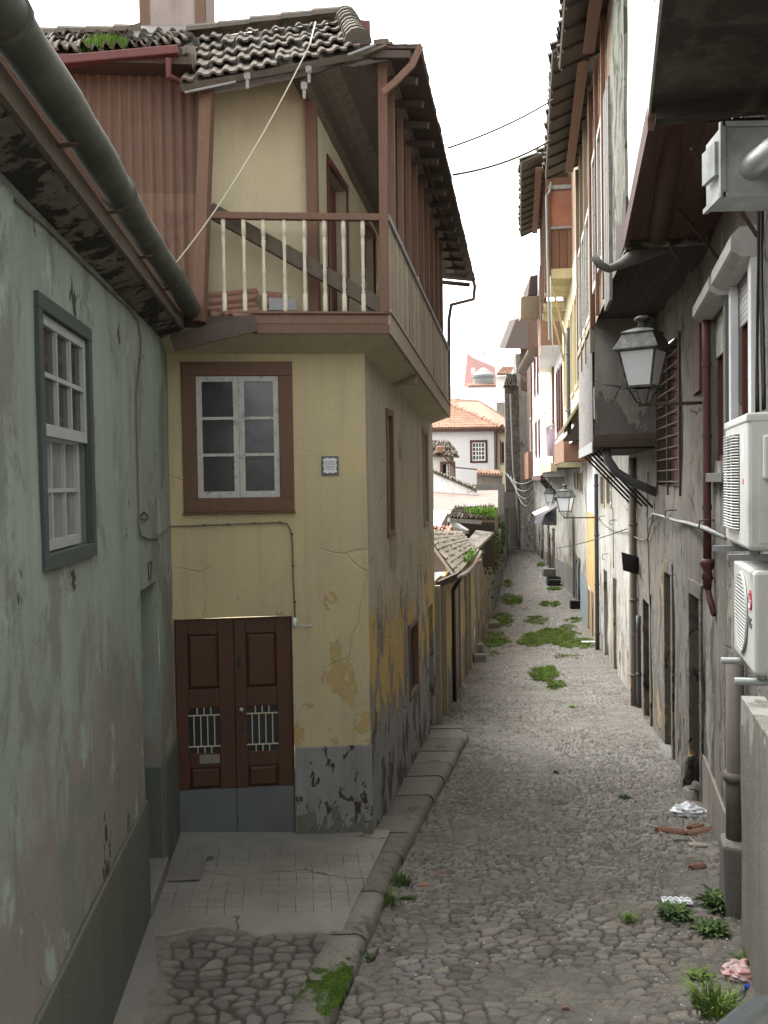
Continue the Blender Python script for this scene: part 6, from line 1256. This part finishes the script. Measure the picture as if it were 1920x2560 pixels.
A = atY(1068, 1138, 46.6); B = atY(1149, 1142, 46.6); ap_ = atY(1120, 1104, 48); 
mb = MB(); tile_roof(mb, A, B, ap_ + V((.1, 0, 0)), ap_ - V((1.0, 0, .05)), 9, 5, h=.12, lip=.06, jit=.05); mb.build('roof', M['tile_grey'], sm)
mb = MB(); p = atY(1098, 1122, 46.5); mb.lathe(p + V((0, 0, -.2)), (0, 0, 1), [(0, .22), (.3, .2), (.34, .1)], 8); mb.build('chimney_pot', M['tile_orange'], sm)
mb = MB(); p, q = atY(1078, 1178, 45), atY(1192, 1228, 43); mb.prism([p, q, V((q.x, q.y, -1)), V((p.x, p.y, -1))], V((0, .3, 0))); cw = mb.build('cracked_white_wall', plaster('cracked_white', (.72, .72, .70), (.4, .39, .36), cracks=1)); fix_origin(cw); tag(cw, 'cracked white gable wall with sloping tile edge', 'wall')
mb = MB(); tile_roof(mb, p + V((0, -.15, 0)), q + V((0, -.15, 0)), q + V((0, .5, .12)), p + V((0, .5, .12)), 14, 1, h=.1, lip=.05, jit=.03); mb.build('coping_tiles', M['tile_grey'], cw)
# big white house with clay roof
bw = thing('red_roof_house', atY(1150, 1203, 62), 'white house with orange clay roof and sixteen pane red framed window', 'house')
a = atY(1000, 1203, 62); b = atY(1236, 1203, 62.5); BF = Fr(a[:2], (b.x - a.x, b.y - a.y)); LB = (b.xy - a.xy).length; zt = BF.px(1200, 1072)[1]
wn = []
for (x0, x1, y0, y1) in ((1179, 1214, 1105, 1153), (1066, 1095, 1106, 1140)): s0, z1 = BF.px(x0, y0); s1, _ = BF.px(x1, y0); _, z0 = BF.px(x0, y1); wn.append((s0, s1, z0, z1))
mb = MB(); mb.sheet(BF, 0, LB, -1, zt, holes=wn, depth=.12, step=1, k=.01); mb.build('wall', M['white_clean'], bw)
SF = Fr(BF.at(LB, 0, 0)[:2], (.36, 1)); s0, z1 = SF.px(1251, 1105); s1, _ = SF.px(1258, 1105); _, z0 = SF.px(1253, 1158)
mb = MB(); mb.sheet(SF, 0, 12, -1, zt, holes=[(s0, s1, z0, z1)], depth=.12, step=1); mb.build('side_wall', M['cream'], bw)
mb = MB(); trim(mb, SF, s0 - .1, s1 + .1, z0 - .1, z1 + .1, .12, -.05, .05); mb.box(SF, s0, s1, -.12, -.1, z0, z1); mb.build('side_window', M['redwood_dark'], bw)
for i, (s0, s1, z0, z1) in enumerate(wn): mb = MB(); trim(mb, BF, s0 - .12, s1 + .12, z0 - .12, z1 + .12, .13, -.05, .05); o = mb.build('window', M['redwood_dark'], bw); sash(BF, o, s0, s1, z0, z1, 4, 4, -.08, M['white_clean'], M['glass_dark'], .10, .07, 'sash')
e0 = BF.at(-.5, .5, zt + .05); e1 = BF.at(LB + .45, .5, zt + .05); r0 = atY(1095, 1008, 68); 
mb = MB(); tile_roof(mb, e0, e1, e1 + V((-4.2, 6.4, 2.6)), e0 + V((0, 6.4, 2.6)), 34, 14, h=.08, lip=.04, jit=.008); s2 = SF.at(12, .45, zt + .05); tile_roof(mb, e1, s2, s2 + V((-4.5, -2, 2.6)), e1 + V((-4.2, 6.4, 2.6)), 26, 12, h=.08, lip=.04, jit=.008); ridge(mb, e1 + V((0, 0, .06)), e1 + V((-4.2, 6.4, 2.68)), .16, .4)
mb.build('roof', M['tile_red'], bw)
mb = MB(); mb.box(BF, -.5, LB + .45, .36, .5, zt - .2, zt); mb.box(SF, -.3, 12, .3, .45, zt - .2, zt); mb.box(BF, -.5, LB + .3, .0, .36, zt - .1, zt - .02); mb.build('gutter', M['soffit_red'], bw)
mb = MB(); mb.tube([atY(1257, 1076, 61.8), atY(1256, 1080, 61.8), atY(1241, 1081, 62.2), atY(1241, 1172, 62.2)], .06, 8); mb.tube([atY(1256, 1185, 58), atY(1255, 1192, 58), atY(1243, 1193, 58.5)], .05, 8); mb.build('downpipe', M['redwood_dark'], bw)
# small lean-to with its own clay roof and pale boundary walls
le = thing('lean_to', atY(1225, 1203, 57), 'cream lean-to with small orange roof below the red roof house', 'shed')
mb = MB(); HF2 = Fr(atY(1192, 1203, 58)[:2], (1, .02)); s1 = HF2.px(1240, 1200)[0]; zt2 = HF2.px(1200, 1182)[1]; mb.sheet(HF2, 0, s1 + .4, -1, zt2, step=1); mb.build('wall', M['brown_render'], le)
mb = MB(); tile_roof(mb, atY(1193, 1184, 57.5), atY(1256, 1188, 57.5), atY(1250, 1178, 59), atY(1193, 1174, 59), 9, 3, h=.1); mb.build('roof', M['tile_red'], le)
mb = MB(); mb.beam(atY(1104, 1135, 46), atY(1135, 1168, 46), .07, .07); mb.beam(atY(1135, 1168, 46), atY(1192, 1174, 50), .07, .07); mb.build('handrail', M['redwood_dark'], le)
mb = MB(); HF3 = Fr(atY(1180, 1203, 52)[:2], (1, .05)); s1 = HF3.px(1262, 1220)[0]; mb.box(HF3, 0, s1, -.2, 0, -1, HF3.px(1200, 1211)[1]); mb.box(HF3, 1.0, s1 - .1, .01, .2, -1, HF3.px(1200, 1222)[1]); tag(fix_origin(mb.build('boundary_wall', M['concrete'])), 'stepped pale cement wall below the lean-to', 'wall')
# white block far behind with pink attic and glass dome
fb = thing('white_block', atY(1190, 1203, 92), 'large blank white building with pink attic behind the red roof house', 'building')
a = atY(1000, 1203, 92); b = atY(1243, 1203, 92); WF = Fr(a[:2], (1, 0)); L_ = b.x - a.x; zt = WF.px(1200, 966)[1]; s0, z1 = WF.px(1138, 997); s1, _ = WF.px(1149, 997); _, z0 = WF.px(1138, 1009); xs = WF.px(1170, 966)[0]
mb = MB(); mb.sheet(WF, 0, L_, -1, zt, holes=[(s0, s1, z0, z1)], depth=.2, step=3, k=0); mb.build('wall', M['white_clean'], fb)
mb = MB(); mb.box(WF, s0, s1, -.15, -.1, z0, z1); mb.build('window', M['glass_dark'], fb)
z2 = WF.px(1170, 884)[1]; z3 = WF.px(1181, 894)[1]; z4 = WF.px(1236, 916)[1]; z5 = WF.px(1240, 920)[1]
mb = MB(); mb.prism([WF.at(xs, -6, zt - .5), WF.at(WF.px(1245, 950, -6)[0], -6, zt - .5), WF.at(WF.px(1238, 950, -6)[0], -6, WF.px(1238, 917, -6)[1]), WF.at(WF.px(1181, 950, -6)[0], -6, WF.px(1181, 893, -6)[1]), WF.at(WF.px(1170, 950, -6)[0], -6, WF.px(1170, 882, -6)[1])], V((0, 5, 0))); mb.build('attic', M['pink'], fb)
mb = MB(); tile_roof(mb, WF.at(xs, .1, zt), WF.at(WF.px(1240, 960)[0], .1, zt), WF.at(WF.px(1240, 960)[0], -1.5, zt + .4), WF.at(xs, -1.5, zt + .4), 14, 2, h=.15); mb.build('roof_edge', M['tile_red'], fb)
mb = MB(); p = atY(1209, 962, 94); sc_ = 94 / 2300
mb.lathe(p, (0, 0, 1), [(0, 26 * sc_), (17 * sc_, 26 * sc_)], 18); mb.lathe(p + V((0, 0, 17.2 * sc_)), (0, 0, 1), [(0, 28.5 * sc_), (6 * sc_, 29 * sc_)], 18); mb.lathe(p + V((0, 0, 23.4 * sc_)), (0, 0, 1), [(0, 27 * sc_), (10 * sc_, 16 * sc_), (18 * sc_, 6 * sc_), (19 * sc_, 1 * sc_)], 18); mb.build('dome', M['zinc'], fb)
mb = MB(); mb.box(WF, WF.px(1180, 930, -3)[0], WF.px(1188, 930, -3)[0], -3.4, -3, WF.px(1180, 934, -3)[1], WF.px(1180, 919, -3)[1]); mb.build('roof_unit', M['ac_grey'], fb)
mb = MB(); p = atY(1212, 905, 96); mb.tube([p, p + V((0, 0, 1.2))], .05, 5); mb.beam(p + V((-.4, 0, .8)), p + V((.4, 0, .8)), .05, .05); mb.beam(p + V((-.25, 0, 1.0)), p + V((.25, 0, 1.0)), .05, .05); mb.build('antenna', M['iron'], fb)
pb = thing('yellow_roof_building', atY(1262, 1203, 80), 'pale building with yellowish tile roof beside the white block', 'building')
PF = Fr(atY(1243, 1203, 84)[:2], (1, .02)); zt = PF.px(1250, 940)[1]; s1 = PF.px(1275, 960)[0]
mb = MB(); mb.sheet(PF, 0, s1, PF.px(1250, 1004)[1], zt, step=2, k=0); mb.build('wall', M['white_clean'], pb)
mb = MB(); mb.sheet(PF, .1, s1, -1, PF.px(1250, 1004)[1], n=-.6, step=2, k=0); mb.build('lower_wall', M['brown_render'], pb)
mb = MB(); tile_roof(mb, atY(1240, 937, 83), atY(1276, 937, 83), atY(1285, 918, 88), atY(1258, 918, 88), 9, 3, h=.15); mb.build('roof', M['tile_red'], pb)

# ================================================================== grass and weeds
def tuft(mb, p, n, h, r, w=.006, spread=.5):
    for k in range(n):
        t = rnd(0, 2 * math.pi); rr = r * math.sqrt(random.random()); b = p + V((math.cos(t) * rr, math.sin(t) * rr, -.01)); hh = h * rnd(.45, 1.1); l = rnd(0, spread) * hh; d = V((math.cos(t + rnd(-1, 1)), math.sin(t + rnd(-1, 1)), 0)); s_ = V((-d.y, d.x, 0)) * w
        m_ = b + d * l * .35 + V((0, 0, hh * .6)); e = b + d * l + V((0, 0, hh * rnd(.75, 1))); tt = random.random()
        mb.add([b - s_, b + s_, m_ + s_ * .8, m_ - s_ * .8, e], [(0, 1, 2, 3), (3, 2, 4)], tt)
def patch(cx, cy, rx_, ry_, n, h, w=.007):
    mb = MB(); k = 0
    P0 = ground(cx, cy)
    for i in range(int(n * 3.2)):
        t = rnd(0, 6.283); r = math.sqrt(random.random()) * (1 + .35 * noise.noise(V((math.cos(t) * 1.5, math.sin(t) * 1.5, cx))))
        x, y = cx + math.cos(t) * r * rx_, cy + math.sin(t) * r * ry_
        if noise.noise(V((x * .06, y * .12, 5))) + (1 - r) * .8 < rnd(-.3, .6): continue
        p = ground(x, y); p.z += .01; tuft(mb, p, 6, h * .7 * rnd(.4, 1.1), .11, w * 1.1)
    return mb
gm = MB(); 
for (cx, cy, rx_, ry_, n, h, w) in ((1385, 1592, 62, 22, 800, .10, .012), (1450, 1610, 48, 15, 420, .10, .012), (1335, 1600, 40, 18, 380, .09, .012), (1235, 1600, 34, 22, 420, .11, .012), (1255, 1550, 30, 18, 260, .12, .013), (1280, 1500, 32, 14, 240, .12, .015),
        (1360, 1685, 32, 20, 260, .12, .010), (1390, 1715, 24, 10, 120, .10, .010), (1375, 1510, 26, 8, 130, .11, .015), (1340, 1550, 34, 12, 130, .09, .014), (1438, 1552, 22, 7, 90, .12, .014), (1385, 1473, 18, 4, 90, .13, .018), (1353, 1412, 7, 5, 60, .2, .02), (1420, 1568, 22, 6, 50, .08, .01), (1268, 1460, 12, 10, 60, .15, .018),
        (1230, 1635, 22, 8, 60, .06, .01), (1420, 1640, 40, 8, 50, .06, .01)):
    q = patch(cx, cy, rx_, ry_, n, h, w); gm.add(q.v, q.f); gm.t[-len(q.f):] = q.t
tag(gm.build('grass', M['grass']), 'patches of low grass growing between the cobbles down the lane', 'grass', kind='stuff')
gm = MB()
for i in range(700): x, y = rnd(200, 318), 0; t = rnd(0, 1); p = atY(205 + 110 * t, 122 - 6 * t - 18 * math.sin(t * 3) * random.random(), 9.15 + rnd(0, .4)); tuft(gm, p - V((0, 0, .03)), 3, .13, .04, .004)
for i in range(500): p = atY(rnd(1170, 1232), 1300 - rnd(0, 26), 31.5 + rnd(0, 4)); tuft(gm, p, 6, .15, .2, .02)
for i in range(260): t = rnd(.35, .8); p = (e0_ if False else atY(1140, 1440, 17.4)).lerp(atY(1194, 1380, 23.6), t); tuft(gm, p + V((rnd(-.35, .02), 0, rnd(0, .06))), 5, .2, .1, .010)
tag(gm.build('roof_grass', M['grass_bright']), 'bright green grass sprouting on the old tiled roofs', 'grass', kind='stuff')
def weed(x, y, h, n, r, label, m='weed', wide=.012, kind='tuft'):
    p = ground(x, y) + V((0, 0, .0)); mb = MB()
    if kind == 'tuft': tuft(mb, p, n, h, r, wide * .5, 1.0)
    else:
        for k in range(n):
            t = rnd(0, 6.283); l = r * rnd(.3, .8); el = rnd(.15, .9); d = V((math.cos(t), math.sin(t), el)).normalized(); s_ = d.cross(V((0, 0, 1))).normalized() * wide; b = p + V((rnd(-r, r) * .5, rnd(-r, r) * .5, rnd(0, h * .5)))
            mb.add([b, b + d * l * .35 + s_, b + d * l * .7 + s_ * .8 - V((0, 0, l * .08)), b + d * l - V((0, 0, l * .25)), b + d * l * .7 - s_ * .8 - V((0, 0, l * .08)), b + d * l * .35 - s_], [(0, 1, 2, 3, 4, 5)], random.random())
        tuft(mb, p, n // 3, h * .8, r * .7, .003, .8)
    return tag(fix_origin(mb.build('weed', M[m])), label, 'weed')
weed(1000, 2215, .17, 120, .09, 'dark green grass tuft against the kerb beside red brick chips')
weed(958, 2262, .2, 130, .10, 'tall grass tuft at the kerb below the darker one', 'grass')
weed(1020, 2252, .06, 40, .09, 'flat leafy weed just right of the two kerb tufts', wide=.012, kind='leaf')
weed(1560, 1995, .05, 60, .12, 'small dark weed in the middle of the cobbles above the rubbish', wide=.012, kind='leaf')
weed(1690, 2295, .12, 200, .18, 'dark bushy weed below the white plastic tray', wide=.014, kind='leaf')
weed(1815, 2275, .2, 240, .24, 'leafy weed spreading by the right wall', wide=.016, kind='leaf')
weed(1780, 2335, .12, 130, .18, 'leafy dark weed between the wall weed and the pink bag', wide=.014, kind='leaf')
weed(1750, 2450, .10, 50, .13, 'star shaped weed with long narrow leaves left of the pink bag', 'grass', .010, 'leaf')
weed(1790, 2530, .20, 260, .15, 'thick grass tuft next to the blue bottle', 'grass')
weed(1900, 2440, .2, 160, .2, 'leafy stems beside the pink bag at the right edge', wide=.015, kind='leaf')
weed(1570, 2300, .08, 60, .11, 'low narrow leaved weed in the soil left of the plastic tray', 'grass', .008, 'leaf')
weed(925, 2402, .09, 50, .06, 'tiny weed in the gutter near a dark stick', kind='leaf', wide=.008)
weed(1390, 1932, .06, 40, .07, 'tiny weed among cobbles on the left of the lane middle', wide=.01, kind='leaf')
weed(1430, 1768, .06, 50, .12, 'little weed above the cobbles near the grass patches', 'grass', .012, 'leaf')
# moss cushion on the kerb
mb = MB()
for i in range(5200):
    Y = rnd(5.9, 6.9); x = lx(Y) + rnd(-.2, .03)
    if ((Y - 6.45) / .42) ** 2 + ((x - lx(Y) + .06) / .10) ** 2 + noise.noise(V((x * 14, Y * 9, 0))) * .9 > 1: continue
    p = V((x, Y, .62 - .068 * Y - .0 - .25 * max(0, x - lx(Y) + .02))); tuft(mb, p, 2, .014, .008, .003)
tag(mb.build('moss', M['grass_bright']), 'bright moss cushion on the kerb', 'moss', kind='stuff')

# ================================================================== rubbish and small things
def blob(p, s, m, name, label, cat, f=3., amp=.3, seg=28, flat=1.):
    mb = MB(); vs = []; nr = seg // 2
    for j in range(nr + 1):
        for i in range(seg):
            th = math.pi * j / nr; ph = 2 * math.pi * i / seg; d = V((math.sin(th) * math.cos(ph), math.sin(th) * math.sin(ph), math.cos(th)))
            r = 1 + amp * (abs(noise.noise(d * f + V((p.x, 0, 0)))) * 1.6 - .4) + .12 * noise.noise(d * f * 4); vs.append(p + V((d.x * s[0] * r, d.y * s[1] * r, s[2] * .6 + d.z * s[2] * r)))
    mb.add(vs, [(j * seg + i, j * seg + (i + 1) % seg, (j + 1) * seg + (i + 1) % seg, (j + 1) * seg + i) for j in range(nr) for i in range(seg)])
    o = mb.build(name, M[m], smooth=False); return tag(fix_origin(o), label, cat)
blob(ground(1722, 2040), (.19, .12, .09), 'plastic', 'plastic_bag', 'crumpled white plastic bag beside the corner stone', 'plastic bag', 2.5, .4)
blob(ground(1852, 2445), (.14, .11, .07), 'plastic_pink', 'plastic_bag', 'crumpled pink and white bag in the weeds by the right wall', 'plastic bag', 2.6, .35)
def gtile(x0, y0, x1, y1, w, m, label, seg=2, amp=.03): 
    p, q = ground(x0, y0), ground(x1, y1); p.z += .03; q.z += .03; curvedtile(p, q - p, (q - p).length, w, M[m], 'broken_tile', label, 'broken tile', seg, amp, up=(0, 0, 1))
gtile(1642, 2080, 1706, 2088, .09, 'tile_orange', 'long red tile fragment lying on the cobbles in front of the plastic bag')
gtile(1712, 2092, 1782, 2080, .10, 'tile_orange', 'red tile fragment against the wall right of the long one')
gtile(1722, 2078, 1752, 2070, .08, 'tile_orange', 'small red tile piece leaning behind the other two')
gtile(1726, 2178, 1758, 2172, .07, 'tile_orange', 'lone dark red brick piece below the tile fragments', 1, .04)
for (x, y, s_, lb) in ((1058, 2218, .05, 'orange brick chip near the dark kerb tuft'), (1050, 2140, .035, 'small orange chip above the kerb tufts'), (1098, 2185, .04, 'orange chip out on the cobbles near the kerb'), (1413, 2520, .03, 'tiny orange brick chip at the bottom of the lane')):
    rock(x, y, (s_ * 2, s_ * 1.4, s_ * .7), lb, 'tile_orange', 'brick chip', name='brick_chip')
rock(1700, 2105, (.16, .1, .05), 'grey flat stone below the broken tiles', 'concrete')
rock(1745, 2120, (.2, .12, .05), 'brown flat stone right of the grey one below the tiles', 'brown_render')
rock(990, 2188, (.05, .08, .02), 'white scrap of paper against the kerb', 'plastic', 'paper', name='paper_scrap')
# white tray of sachets
p = ground(1692, 2262); mb = MB(); u_ = V((1, -.12, 0)).normalized(); v_ = V((.12, 1, 0)).normalized()
mb.prism([p + V((0, 0, .03)) + u_ * a + v_ * b for a, b in ((-.13, -.06), (.13, -.06), (.13, .06), (-.13, .06))], V((0, 0, .012))); tr = fix_origin(mb.build('plastic_tray', M['plastic'])); tag(tr, 'white plastic blister tray lying above the dark bushy weed', 'tray')
mb = MB()
for j in (-1, 1):
    for i in range(5): mb = MB(); c_ = p + V((0, 0, .042)) + u_ * (-.10 + .05 * i) + v_ * (.035 * j); mb.lathe(c_, (0, 0, 1), [(0, .019), (.014, .016), (.016, .008)], 10); mb.build('blister', M['plaque'], tr, smooth=True)
# bottle with blue cap
p = ground(1838, 2500); mb = MB(); d = V((.25, -.6, .9)).normalized(); mb.lathe(p + V((0, .0, .0)), d, [(0, .028), (.01, .033), (.12, .033), (.15, .02), (.165, .012), (.19, .012)], 16)
b = NB('clear_plastic'); b.b.inputs['Transmission Weight'].default_value = .8; bt = mb.build('bottle', b.out((.6, .65, .66), .12), smooth=True); fix_origin(bt); tag(bt, 'clear plastic bottle with blue cap at the bottom right', 'bottle')
mb = MB(); mb.lathe(p + d * .175, d, [(0, .016), (.03, .016), (.032, .01)], 14); mb.build('cap', plain('blue_cap', (.02, .07, .42), .4), bt)
# looped wire, sticks
mb = MB(); g_ = lambda x, y, z=.02: ground(x, y) + V((0, 0, z)); mb.tube([g_(1610, 2080), g_(1615, 2070, .05), g_(1640, 2076, .05), g_(1655, 2088), g_(1690, 2095), g_(1722, 2100, .04), g_(1736, 2115, .05), g_(1735, 2135), g_(1722, 2140)], .004, 5); tag(fix_origin(mb.build('wire', M['rope'], smooth=True)), 'thin pale wire looping around the broken tiles', 'wire')
mb = MB(); mb.tube([g_(920, 2412), g_(935, 2400, .03), g_(945, 2385, .04)], .012, 6); tag(fix_origin(mb.build('stick', M['dark_wood'], smooth=True)), 'short dark stick in the gutter at the kerb', 'stick')
mb = MB(); mb.tube([g_(1490, 2172), g_(1540, 2175)], .005, 5); tag(fix_origin(mb.build('stick', M['rope'], smooth=True)), 'thin pale stick on the cobbles in the middle', 'stick')
# small litter, leaves and gravel scattered over soil
mb = MB()
for i in range(6500):
    Y = 5.2 + 20 * random.random() ** 1.4; t = random.random(); t = t if random.random() < .4 else 1 - t * .3; x = lx(Y) + (rx(Y) - lx(Y)) * t; p = V((x, Y, float(zs(Y)) + .028 * (2 * t - 1) ** 2 + rnd(.0, .022))); s_ = rnd(.004, .015)
    mb.add([p + V((rnd(-s_, s_), rnd(-s_, s_), rnd(0, s_ * .8))) for q in range(4)], [(0, 1, 2), (0, 2, 3), (0, 3, 1), (1, 3, 2)], random.random())
b = NB('gravel_litter'); cr = b.n('ShaderNodeValToRGB'); b.put(cr.inputs[0], b.attr()); e = cr.color_ramp.elements; e[0].color = (.02, .018, .014, 1); e[1].color = (.55, .53, .47, 1); q = e.new(.5); q.color = (.22, .18, .13, 1); q = e.new(.72); q.color = (.38, .32, .24, 1); b.out(cr.outputs[0], .9)
tag(mb.build('gravel', b.m), kind='stuff')
# far crate
p = ground(1384, 1463); mb = MB()
for z in (.0, .16, .32): 
    for q in (((-.32, -.25), (.32, -.25)), ((.32, -.25), (.32, .25)), ((.32, .25), (-.32, .25)), ((-.32, .25), (-.32, -.25))): mb.beam(p + V((*q[0], z + .06)), p + V((*q[1], z + .06)), .03, .10)
mb.box(Fr(p[:2], (1, 0)), -.3, .3, -.22, .22, p.z + .02, p.z + .3); tag(fix_origin(mb.build('plastic_crate', M['crate_black'])), 'black plastic crate standing by the far right wall', 'crate')
p = ground(1372, 1440); mb = MB(); mb.hexa([p + V((x, y, z)) for y in (-.2, .2) for x, z in ((-.35, 0), (.3, 0), (.35, .4), (-.3, .42))]); tag(fix_origin(mb.build('bundle', M['concrete'], bevel=.05)), 'pale grey bundle behind the black crate', 'bundle')
rock(1473, 1607, (.5, .3, .05), 'white rag lying in the grass by the blue drainpipe', 'plastic', 'rag', name='rag')
# handrail of the steps at the bottom right corner
mb = MB(); q0 = atY(1800, 2615, 1.15); q1 = atY(1868, 2550, 1.35); q2 = atY(1900, 2526, 1.45); q3 = atY(1990, 2512, 1.6)
mb.tube([q0 + (q0 - q1) * .6, q0, q1, q2, q3], .021, 16); tag(fix_origin(mb.build('handrail', M['rail'], smooth=True)), 'grey painted tubular handrail cut by the bottom right corner', 'handrail')
# cover plate in the pavement
fp_ = V((atY(445, 2190, 8.72).x, 8.6, 0)); z_ = float(zfore(np.array(-1.9), np.array(8.5))) + .012
mb = MB(); c_ = [V((x, y, z_)) for x, y in ((-2.06, 8.40), (-1.76, 8.42), (-1.78, 8.78), (-2.06, 8.77))]; mb.prism([q + V((0, 0, .008)) for q in c_], V((0, 0, .012))); tag(fix_origin(mb.build('cover_plate', M['concrete'], bevel=.004)), 'square cement cover plate in the pavement by the green wall', 'cover plate')
